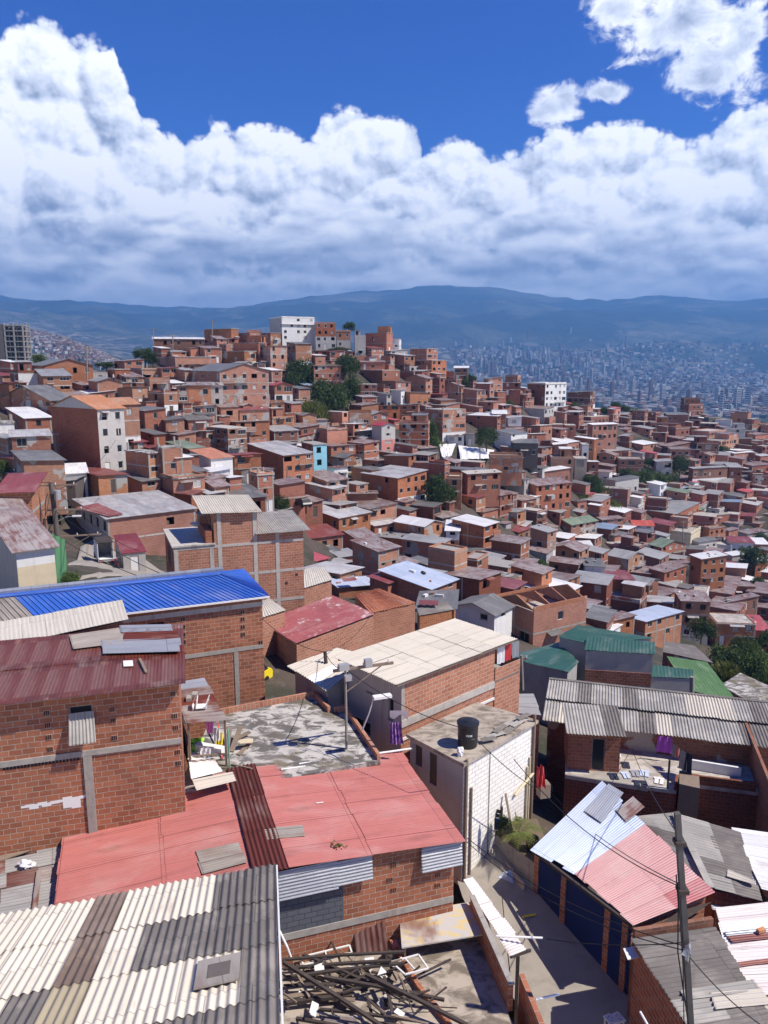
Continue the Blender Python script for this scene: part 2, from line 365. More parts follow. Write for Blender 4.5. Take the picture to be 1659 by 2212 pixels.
FV = {500: [900, 900, 905, 905, 905, 905, 905, 930, 960, 990, 1000, 1010, 1010], 1200: [830, 850, 860, 870, 880, 880, 880, 895, 915, 935, 945, 950, 950],
 1900: [730, 755, 785, 815, 845, 855, 860, 868, 885, 898, 902, 903, 903], 2500: [690, 708, 733, 786, 825, 836, 840, 845, 860, 870, 873, 874, 874],
 3300: [695, 715, 745, 790, 806, 815, 818, 826, 836, 846, 850, 850, 850], 4800: [690, 722, 742, 765, 775, 778, 780, 784, 795, 803, 806, 806, 806],
 6300: [675, 700, 712, 724, 732, 735, 735, 738, 742, 748, 752, 752, 750], 7800: [655, 672, 682, 690, 694, 694, 690, 688, 690, 700, 704, 702, 700]}
def fz(X, Y):
    r = X/Y; u = CX+F*r*1.0
    for _ in range(2):
        d = ray(u, 790); u = CX+F*r*d.y
    ys = FY+[9500]; col = [lerp(list(zip(FU, FV[y])), u) for y in FY]+[lerp(RIDGE, u)]
    if Y >= 9500: v = col[-1]+(Y-9500)/3500*70
    else: v = lerp(list(zip([math.log(y) for y in ys], col)), math.log(max(Y, 500)))
    d = ray(u, v); z = Y*d.z/d.y
    k = max(0, min(1, (Y-3800)/2500))*(1-max(0, min(1, (Y-7900)/1500))*.85)
    if k > 0:
        p = Vector((X/1700, Y/1700, 3.3)); z += k*(230*(.42-abs(noise.noise(p)))*1.2+110*(.3-abs(noise.noise(p*2.6)))+40*noise.noise(p*7)+14*noise.noise(p*19))
    elif Y > 1500: z += 12*noise.noise(Vector((X/300, Y/300, 1)))
    if Y > 8800: z += 16*noise.noise(Vector((X/160, 2.2, 1)))+9*noise.noise(Vector((X/60, 5, 1)))
    return z
def ground_z(X, Y):
    k = max(0, min(1, (Y-330)/330)); k = k*k*(3-2*k)
    a = zn(X, min(Y, 460))-.35 if k < 1 else 0
    a = a-max(0, Y-330)*.12 if k < 1 else 0
    return a*(1-k)+(fz(X, Y) if k > 0 else 0)*k
# ---------------------------------------------------------------- walls and houses
def face_mesh(mb, P0, d, L, h0, h1, ops=(), mi=0, dep=.14, off=0, cuts=()):
    """upright wall from P0 along d; top runs h0..h1; ops = (s0,s1,t0,t1) holes; cuts = [(t, mi)] the material below height t"""
    n = Vector((d.y, -d.x, 0)); hm = min(h0, h1)
    ops = [o for o in ops if o[1] < L-.02 and o[0] > .02 and o[3] < hm-.02 and o[1] > o[0]+.05 and o[3] > o[2]+.05]
    xs = sorted({0, L, *[o[0] for o in ops], *[o[1] for o in ops]}); ts = sorted({0, hm, *[o[2] for o in ops], *[o[3] for o in ops], *[c[0] for c in cuts if 0 < c[0] < hm]})
    P = lambda s, t: P0+d*s+Z*t
    def mat(t):
        for c, m in sorted(cuts):
            if t < c: return m
        return mi
    for a, b in zip(xs[:-1], xs[1:]):
        for p, q in zip(ts[:-1], ts[1:]):
            sm, tm = (a+b)/2, (p+q)/2
            if any(o[0] < sm < o[1] and o[2] < tm < o[3] for o in ops): continue
            mb.face((P(a, p), P(b, p), P(b, q), P(a, q)), [(off+a, p), (off+b, p), (off+b, q), (off+a, q)], mat(tm))
    if h0 > hm+1e-3: mb.face((P(0, hm), P(L, hm), P(0, h0)), [(off, hm), (off+L, hm), (off, h0)], mat(hm))
    if h1 > hm+1e-3: mb.face((P(0, hm), P(L, hm), P(L, h1)), [(off, hm), (off+L, hm), (off+L, h1)], mat(hm))
    for s0, s1, t0, t1 in ops:
        q = -n*dep; m = mat((t0+t1)/2)
        for A, B in (((s0, t0), (s1, t0)), ((s1, t0), (s1, t1)), ((s1, t1), (s0, t1)), ((s0, t1), (s0, t0))):
            mb.face((P(*A), P(*A)+q, P(*B)+q, P(*B)), None, m)
class House:
    def __init__(s, name, label, N, tha, La, Lb, zb, zt, cat='house', thb=None, walls=(None,), group=None, uv=None):
        """N = nearest top corner (x, y); ea runs to the right, eb to the back; zt = heights at N, R, F, L corners"""
        s.ea = Vector((math.cos(tha), math.sin(tha), 0)); tb = tha if thb is None else thb
        s.eb = Vector((-math.sin(tb), math.cos(tb), 0)); s.La, s.Lb = La, Lb; s.zb = zb
        s.N = Vector((N[0], N[1], zb)); s.zt = zt
        s.Rc = s.N+s.ea*La; s.L = s.N+s.eb*Lb; s.Fc = s.Rc+s.eb*Lb
        s.mid = (s.N+s.Fc)/2
        s.root = thing(name, label, cat, s.mid, group, uv)
    def side(s, k):
        if k == 'f': return s.N, s.ea, s.La, s.zt[0]-s.zb, s.zt[1]-s.zb
        if k == 'l': return s.L, -s.eb, s.Lb, s.zt[3]-s.zb, s.zt[0]-s.zb
        if k == 'r': return s.Rc, s.eb, s.Lb, s.zt[1]-s.zb, s.zt[2]-s.zb
        return s.Fc, -s.ea, s.La, s.zt[2]-s.zb, s.zt[3]-s.zb
    def st(s, k, u, v):
        P0, d, L, a, b = s.side(k); n = Vector((d.y, -d.x, 0)); r = ray(u, v)
        p = r*(P0.dot(n)/r.dot(n)); return (p-P0).dot(d), p.z-s.zb
    def pxo(s, k, u0, v0, u1, v1):
        a = s.st(k, u0, v0); b = s.st(k, u1, v1)
        return (min(a[0], b[0]), max(a[0], b[0]), min(a[1], b[1]), max(a[1], b[1]))
    def P(s, k, a, t, out=0.):
        P0, d, L, _, _ = s.side(k); return P0+d*a+Z*t+Vector((d.y, -d.x, 0))*out
    def walls(s, mats, ops={}, mi={}, cuts={}, dep=.14, name='wall'):
        mb = MB(); off = 0
        for k in 'flrk':
            P0, d, L, a, b = s.side(k)
            face_mesh(mb, P0, d, L, a, b, ops.get(k, ()), mi.get(k, 0), dep, off, cuts.get(k, ())); off += L+.13
        return mb.part(name, mats, s.root)
    def window(s, k, op, kind='w', fm=None, gm=None, dep=.10, name='window'):
        s0, s1, t0, t1 = op; w, h = s1-s0, t1-t0; fm = fm or M['frame']; gm = gm or M['glass']
        P0, d, L, _, _ = s.side(k); n = Vector((d.y, -d.x, 0))
        mb = MB(); o = P0+d*(s0+.004)+Z*(t0+.004)-n*dep; w -= .008; h -= .008
        b = .05 if int(s0*37+t0*11) % 3 else .09; I = n*.04
        for q, e1, e2 in ((o, d*w, Z*b), (o+Z*(h-b), d*w, Z*b), (o+Z*b, d*b, Z*(h-2*b)), (o+Z*b+d*(w-b), d*b, Z*(h-2*b))): mb.box(q, e1, e2, I)
        if kind == 'd': mb.box(o+d*b+Z*b-n*.01, d*(w-2*b), Z*(h-2*b), n*.03, 1)
        else:
            mb.face((o+d*b+Z*b, o+d*(w-b)+Z*b, o+d*(w-b)+Z*(h-b), o+d*b+Z*(h-b)), None, 1)
            nb = max(1, round(w/.6)) if kind == 'w' else max(2, round(w/.16))
            bb = .04 if kind == 'w' else .018
            for i in range(1, nb): mb.box(o+d*(w*i/nb-bb/2)+Z*b+n*.005, d*bb, Z*(h-2*b), n*.03)
            if int(s0*53+t0*17) % 5 < 3:
                mb.box(o-d*.07-Z*.085, d*(w+.14), n*(dep+.05), Z*.08, 2)
                if int(s0*29) % 2: mb.box(o-d*.07+Z*(h+.004), d*(w+.14), n*(dep+.04), Z*.1, 2)
        return mb.part(name, [fm, gm, M['concrete_light']], s.root)
    def sill(s, k, op, m=None):
        mb = MB(); s0, s1, t0, t1 = op; P0, d, L, _, _ = s.side(k); n = Vector((d.y, -d.x, 0))
        mb.box(P0+d*(s0-.08)+Z*(t0-.1)+n*.003, d*(s1-s0+.16), Z*.09, n*.06); mb.part('window_sill', m or M['concrete_light'], s.root)
    def beam(s, t, h=.22, sides='fl', m=None, out=.02, name='floor_beam', ext=0):
        mb = MB()
        for k in sides:
            P0, d, L, _, _ = s.side(k); n = Vector((d.y, -d.x, 0))
            mb.box(P0+d*(-ext)+Z*t+n*.003, d*(L+2*ext), Z*h, n*out)
        return mb.part(name, m or M['concrete'], s.root)
    def column(s, k, a, w=.24, t0=0, t1=None, m=None, out=.026):
        P0, d, L, h0, h1 = s.side(k); n = Vector((d.y, -d.x, 0)); mb = MB()
        if t1 is None: t1 = h0+(h1-h0)*a/L-.02
        mb.box(P0+d*(a-w/2)+Z*t0+n*.004, d*w, Z*(t1-t0), n*out); return mb.part('column', m or M['concrete'], s.root)
    def flat_roof(s, m, par=.0, over=.12, th=.16, pm=None):
        z = max(s.zt); mb = MB(); o = Vector((s.N.x, s.N.y, z+.002))-s.ea*over-s.eb*over
        mb.box(o, s.ea*(s.La+2*over), s.eb*(s.Lb+2*over), Z*th); r = mb.part('roof', m, s.root)
        if par:
            w = .14; mb = MB(); q = Vector((s.N.x, s.N.y, z+th+.003))
            mb.box(q, s.ea*s.La, s.eb*w, Z*par); mb.box(q+s.eb*(s.Lb-w), s.ea*s.La, s.eb*w, Z*par)
            mb.box(q+s.eb*w, s.ea*w, s.eb*(s.Lb-2*w), Z*par); mb.box(q+s.eb*w+s.ea*(s.La-w), s.ea*w, s.eb*(s.Lb-2*w), Z*par)
            mb.part('parapet', pm or M['brick'], s.root)
        return r
    def top(s, a, b, dz=.03):
        z = s.zt; fa, fb = a/s.La, b/s.Lb
        q = z[0]*(1-fa)*(1-fb)+z[1]*fa*(1-fb)+z[2]*fa*fb+z[3]*(1-fa)*fb
        p = s.N+s.ea*a+s.eb*b; return Vector((p.x, p.y, q+dz))
    def shed_roof(s, m, over=.3, th=.06, along='b', dz=.03):
        mb = MB(); o = over
        A = [s.top(*q, dz) for q in ((-o, -o), (s.La+o, -o), (s.La+o, s.Lb+o), (-o, s.Lb+o))]
        B = [p+Z*th for p in A]; wa, wb = s.La+2*o, s.Lb+2*o
        uv = [(0, 0), (wa, 0), (wa, wb), (0, wb)] if along == 'b' else [(0, 0), (0, wa), (wb, wa), (wb, 0)]
        mb.face(B, uv); mb.face(A[::-1], uv[::-1])
        for i in range(4): j = (i+1) % 4; mb.face((A[i], A[j], B[j], B[i]))
        return mb.part('roof', m, s.root)
    def gable_roof(s, m, rise, along='a', over=.3, th=.07, wm=None, dz=.02, wside=None):
        """ridge runs along a or b; gable walls are filled in"""
        o = over; mb = MB(); zb = max(s.zt)
        def Q(a, b, t): p = s.N+s.ea*a+s.eb*b; return Vector((p.x, p.y, zb+t+dz))
        if along == 'a':
            k = rise/(s.Lb/2); prof = [(-o, -o*k), (s.Lb/2, rise), (s.Lb+o, -o*k)]; f = lambda x, y, t: Q(x, y, t); E = s.La
        else:
            k = rise/(s.La/2); prof = [(-o, -o*k), (s.La/2, rise), (s.La+o, -o*k)]; f = lambda x, y, t: Q(y, x, t); E = s.Lb
        for (b0, t0), (b1, t1) in zip(prof[:-1], prof[1:]):
            A = [f(-o, b0, t0), f(E+o, b0, t0), f(E+o, b1, t1), f(-o, b1, t1)]
            if along != 'a': A = [A[1], A[0], A[3], A[2]]
            w = E+2*o; l = math.hypot(b1-b0, t1-t0); uv = [(0, 0), (w, 0), (w, l), (0, l)]
            mb.face([p+Z*th for p in A], uv); mb.face(A[::-1], uv[::-1])
            for i in range(4): mb.face((A[i], A[(i+1) % 4], A[(i+1) % 4]+Z*th, A[i]+Z*th))
        r = mb.part('roof', m, s.root)
        for x in (0, E):
            g = MB()
            pts = [f(x, 0 if True else 0, -dz), f(x, (s.Lb if along == 'a' else s.La), -dz), f(x, (s.Lb if along == 'a' else s.La)/2, rise-dz-.01)]
            w = (s.Lb if along == 'a' else s.La); uv = [(0, zb-s.zb), (w, zb-s.zb), (w/2, zb-s.zb+rise)]
            fr = (along == 'a') == (x == 0)
            if fr: pts = [pts[1], pts[0], pts[2]]; uv = [uv[1], uv[0], uv[2]]
            g.face(pts, uv); g.part('gable', wm or M['brick'], s.root)
        return r
def corr(mb, A, ea, eb, La, Lb, pitch=.177, amp=.022, seg=6, along='b', sheet=(.9, 2.0), pick=None, rows=None, jit=.012, lap=.08, sag=0., grid=None, box=False, rg=None, th=.007):
    """corrugated sheets laid on the plane A + ea*s + eb*t; ribs run along eb ('b') or ea ('a'). pick(i,j)->material index or None"""
    rg = rg or rnd
    if along == 'a': e1, e2, L1, L2 = eb, ea, Lb, La
    else: e1, e2, L1, L2 = ea, eb, La, Lb
    n = ea.cross(eb).normalized()
    nc = max(1, round(L1/sheet[0])); cw = L1/nc
    nr = rows or max(1, round(L2/sheet[1])); rl = L2/nr
    for i in range(nc):
        for j in range(nr):
            mi = pick(i, j) if pick else 0
            if mi is None: continue
            s0, s1 = i*cw, (i+1)*cw+.03
            t0, t1 = j*rl+(rg.uniform(-.04, .04) if j else rg.uniform(-.08, .03)), (j+1)*rl+lap+(rg.uniform(-.05, .05) if j == nr-1 else 0)
            dz = rg.uniform(0, jit)+(i % 2)*.004; tl = (nr-j)*.0 ; sk = rg.uniform(-.02, .02)
            ns = max(2, int((s1-s0)/pitch*seg)); up = (nr-1-j)*.012
            def P(a, b, dd=0., s0=s0, s1=s1, t0=t0, t1=t1, dz=dz, ns=ns, sk=sk, j=j):
                s_ = s0+(s1-s0)*a/ns; t_ = t0+(t1-t0)*b/2
                w = sag*math.sin(math.pi*min(1, max(0, t_/L2)))
                o_ = .010*(1-b/2) if True else 0
                return A+e1*(s_+sk*b/2)+e2*t_+n*(amp*math.sin(2*math.pi*s_/pitch)+dz+o_*2-w+dd)
            uo = i*3.7+j*1.3
            mb.grid(P, ns, 2, lambda a, b, s0=s0, s1=s1, t0=t0, t1=t1, ns=ns: (s0+(s1-s0)*a/ns+uo*0, t0+(t1-t0)*b/2), mi)
            if th: mb.grid(lambda a, b, P=P, ns=ns: P(ns-a, b*2, -th), ns, 1, lambda a, b: (a*.03, b), mi)
# ---------------------------------------------------------------- the hillside houses
CROP = {'A': (0, 1000, 1.8433), 'B': (800, 1000, 1.8433), 'C': (1600, 900, 1.8433), 'D': (0, 1500, 1.8433), 'E': (800, 1500, 1.8433), 'F': (1600, 1500, 1.8433), 'Z': (1750, 1250, 2.212)}
def cu(c, x): return (CROP[c][0]+x/CROP[c][2])/1.507
def cv(c, y): return (CROP[c][1]+y/CROP[c][2])/1.507
WALLM = dict(b='brick', o='brick_orange', d='brick_dull', p='brick_pale', W='white', G='grey', L='greylight', K='dark', T='tan', C='cream', Q='turq', P='pink')
WALLW = dict(b='brick', o='orange brick', d='dull brick', p='pale brick', W='white', G='grey', L='pale grey', K='dark', T='tan', C='cream', Q='turquoise', P='pink')
ROOFW = dict(g='grey tin roof', w='white tin roof', x='patched pale metal roof', r='rusty tin roof', R='red tin roof', m='maroon tin roof', p='pink tin roof', b='blue-grey roof', s='silver-blue roof', n='green roof', k='dark asbestos roof', c='cream asbestos roof', t='clay-tile roof')
NUM = ['', 'one', 'two', 'three', 'four', 'five', 'six']
FILLING = False; OCC = []; AREA = []
def mid(c, ul, uc, ur, vt, vb, n, wall, roof, label=None, lm=None, dy=1., th=None, lw=None, rise=None, p=.8, pl=.3, par=None, extra=None, zdrop=3., beams=None, over=.3, gw=.95, D=None):
    if c: ul, uc, ur = cu(c, ul), cu(c, uc), cu(c, ur); vt, vb = cv(c, vt), cv(c, vb)
    OCC.append((ul, vt, ur, vb, bool(label) and not FILLING)); rg = random.Random(int(uc*7+vt*13+ur))
    Y = (D or depth(uc, vb))*dy
    bs, tp = at(uc, vb, Y), at(uc, vt, Y); H = tp.z-bs.z; zb = bs.z-zdrop
    fw = bs.y*cP-bs.z*sP; mpp = fw/F; wl, wr = (uc-ul)*mpp, (ur-uc)*mpp
    az = math.atan2(bs.x, bs.y)
    if th is not None: th = R(th)
    elif wl < .8: th = max(R(4), -az+R(1)) if bs.x < 0 else R(-7)
    elif wr < .8: th = R(62)
    else: th = min(R(66), max(R(16), .45*R(36)+.55*math.atan2(wl, wr)))
    s, k_ = math.sin(th), math.cos(th)
    kr = (ur-CX)/F; kl = (ul-CX)/F; fwt = bs.y*cP-tp.z*sP
    La = (kr*fwt-bs.x)/max(.15, k_-kr*s*cP) if wr >= .8 else rg.uniform(4, 6)
    Lb = (bs.x-kl*fwt)/max(.15, s+kl*k_*cP) if wl >= .8 else rg.uniform(5, 7)
    La = min(20, max(2.2, La)); Lb = min(20, max(2.2, Lb))
    if label is None and roof == 'Tg' and rg.random() < .4: roof = rg.choice(['Tr', 'Tx', 'Tk'])
    wk = wall[0]; T = roof[0]; rk = roof[1:] or ''
    ztN = tp.z
    zt = [ztN]*4
    if T == 'T':
        q = rise if rise is not None else rg.choice([.10, .12, .08, -.06])
        if rg.random() < .65 or rise is not None: zt = [ztN, ztN, ztN+q*Lb, ztN+q*Lb]
        else: zt = [ztN, ztN+q*La*.8, ztN+q*La*.8, ztN]
    rw = 'flat concrete roof' if T == 'F' else ROOFW[rk]
    if T in 'Gg': rw = rw.replace('roof', 'gable roof').replace(' tin', '')
    lab0 = label or f"{NUM[n]}-storey {WALLW[wk]}{'-and-'+WALLW[wall[1]] if len(wall) > 1 and wall[1] != wk else ''} house with {rw}"
    ucm, vcm = (ul+ur)/2, (vt+vb)/2
    h = House('house', lab0, (bs.x, bs.y), th, La, Lb, zb, zt, uv=None if label else (ucm, vcm), group='houses stacked up the hillside')
    if lm: landmark(h.root, lm, (ucm, vcm))
    AREA.append((h.root, (ur-ul)*(vb-vt)*(.45 if FILLING else 1))); H0 = H/n; e = zdrop
    mats = [M[WALLM[wk]], M[WALLM[wall[1] if len(wall) > 1 else wk]], M[WALLM[lw or (wk if wk != 'Q' else 'b')]]]
    ops = {'f': [], 'l': [], 'r': []}
    for side, L, pr in (('f', La, p), ('l', Lb, pl), ('r', Lb, .3)):
        if pr <= 0: continue
        ns = max(1, int(L/2.05))
        if L < 1.6: continue
        stag = rg.random() < .25
        w0 = rg.choice([.8, .9, 1., 1.15]); h0 = rg.choice([.95, 1.05, 1.2])
        for fl in range(n):
            for i in range(ns):
                if rg.random() > pr: continue
                w, hh = w0, h0
                if rg.random() < .15: w, hh = w*1.5, hh
                t0 = e+fl*H0+rg.choice([.85, .95]); cx = L*(i+.5)/ns+(rg.uniform(-.3, .3) if stag else 0)
                if fl == 0 and side == 'f' and rg.random() < .3: t0 = e+.05; hh = 1.95; w = .85
                hh = min(hh, e+(fl+1)*H0-.18-t0)
                if side == 'f' and n > 1 and fl > 0 and rg.random() < .06 and L > 3: w = min(L/ns*.9, 2.2); t0 = e+fl*H0+.7; hh = H0-1.0
                if hh < .3: continue
                ops[side].append((max(.2, cx-w/2), min(L-.2, cx+w/2), t0, t0+hh))
    h.walls(mats, ops, {'f': 0, 'l': 2}, {'f': [(e+H0*(n//2 if n > 2 else 1), 1)]} if len(wall) > 1 else {}, dep=.16)
    for side in 'fl':
        for o in ops[side]:
            r = rg.random(); L = La if side == 'f' else Lb
            if o[1] > L-.02 or o[3] > min(h.side(side)[3:])-.02: continue
            if o[3]-o[2] > 1.7: h.window(side, o, 'd', gm=M[rg.choice(['door', 'door', 'frame', 'framew'])], name='door')
            elif r < .72: h.window(side, o, 'w', fm=M[rg.choice(['frame', 'frame', 'framew', 'door'])], gm=M['glass' if rg.random() < .78 else 'glassblue'])
    if beams is None: beams = wk in 'bodp' and rg.random() < .6
    if beams:
        for fl in range(1, n): h.beam(e+fl*H0-.2, .2, 'flr', M['concrete'] if rg.random() < .6 else M['concrete_light'])
        if rg.random() < .5: h.column('f', .13, t0=0); h.column('f', La-.13, t0=0)
        if rg.random() < .4 and Lb > 5: h.column('l', Lb*.5, t0=0)
    if T == 'F': h.flat_roof(M[rg.choice(['slab', 'concrete', 'slab_moss', 'concrete_light'])], par if par is not None else rg.choice([0, 0, .25, .5]), over=rg.choice([.02, .15]), pm=mats[0])
    elif T == 'T': h.shed_roof(M[rk], over=over, dz=.03)
    elif T == 'G': h.gable_roof(M[rk], rise or .14*La, 'b', over, wm=mats[0])
    else: h.gable_roof(M[rk], rise or .14*Lb, 'a', over, wm=mats[0])
    if D is None and bs.y < 215 and not FILLING:
        if T == 'T' and rg.random() < .5:
            for q in range(rg.randint(2, 5)):
                p_ = h.top(La*rg.uniform(.1, .9), Lb*rg.uniform(.1, .9), .09); mb = MB(); mb.cbox(p_, rg.uniform(.2, .9), rg.uniform(.15, .35), rg.uniform(.1, .25), rg.uniform(0, 3)); mb.part('roof_weight', M[rg.choice(['concrete', 'brick', 'wooddark', 'white'])], h.root)
        elif T == 'F' and rg.random() < .55:
            for q in ((.15, .15), (La-.4, .15), (.15, Lb-.4), (La-.4, Lb-.4)):
                if rg.random() < .75: p_ = h.top(q[0], q[1], .165); mb = MB(); mb.box(p_, h.ea*.25, h.eb*.25, Z*rg.uniform(.5, 1.2)); mb.part('column_stub', M['concrete'], h.root)
    if T == 'F' and La > 3.6 and Lb > 3.6 and D is None and rg.random() < .4:
        a0, b0 = rg.choice([.1, La*.45]), rg.choice([.25, Lb*.4]); aw, bw_ = La*.5, Lb*.52; hh = rg.uniform(1.9, 2.3); p_ = h.top(a0, b0, .17); mb = MB()
        for q0, d0, L0 in ((p_, h.ea, aw), (p_+h.eb*bw_, -h.eb, bw_), (p_+h.ea*aw, h.eb, bw_), (p_+h.ea*aw+h.eb*bw_, -h.ea, aw)): face_mesh(mb, q0, d0, L0, hh, hh, [(.3, 1.05, .02, 1.75)] if d0 == h.ea and aw > 1.6 else [], 0, .12)
        ur_ = mb.part('upper_room', mats[0], h.root); mb = MB(); o_ = p_-h.ea*.25-h.eb*.25+Z*(hh+.02); sl = Z*rg.uniform(.1, .35)
        mb.box(o_, h.ea*(aw+.5), h.eb*(bw_+.5)+sl, Z*.05); mb.part('roof', M[rg.choice(['g', 'x', 'r', 'k', 'w'])], ur_)
    if wr > 2 and rg.random() < .3 and La > 2.6:
        fl = rg.randint(0, n-1); a0 = La*rg.uniform(.05, .4); aw = min(La-a0, rg.uniform(1.3, 2.6)); nn = Vector((h.ea.y, -h.ea.x, 0)); q0 = h.P('f', a0, e+fl*H0+2.12, .004)
        mb = MB(); mb.box(q0, h.ea*aw, nn*.75-Z*.2, Z*.04); mb.part('awning', M[rg.choice(['g', 'r', 'x', 'k', 'm'])], h.root)
    if n > 1 and wr > 2 and (extra == 'bal' or (extra is None and rg.random() < .25)):
        fl = rg.randint(1, n-1); mb = MB(); a0 = La*rg.choice([.05, .45]); a1 = min(La, a0+max(1.6, La*.5)); dp = .8
        mb.box(h.P('f', a0, e+fl*H0-.12, .004), h.ea*(a1-a0), Vector((h.ea.y, -h.ea.x, 0))*dp, Z*.12)
        b = mb.part('balcony', M['concrete'], h.root)
        mb = MB(); nn = Vector((h.ea.y, -h.ea.x, 0))
        if rg.random() < .5:
            mb.box(h.P('f', a0, e+fl*H0+.004, dp), h.ea*(a1-a0), -nn*.1, Z*.8); mb.part('parapet', mats[0], b)
        else:
            for t in (.45, .85): mb.beam(h.P('f', a0, e+fl*H0+t, dp-.05), h.P('f', a1, e+fl*H0+t, dp-.05), .04, .04)
            for i in range(int((a1-a0)/.25)+1): q = h.P('f', min(a1, a0+i*.25), e+fl*H0, dp-.05); mb.beam(q, q+Z*.85, .03, .03)
            mb.part('railing', M['framew'] if rg.random() < .4 else M['frame'], b)
    h.e, h.H0, h.n = e, H0, n
    return h
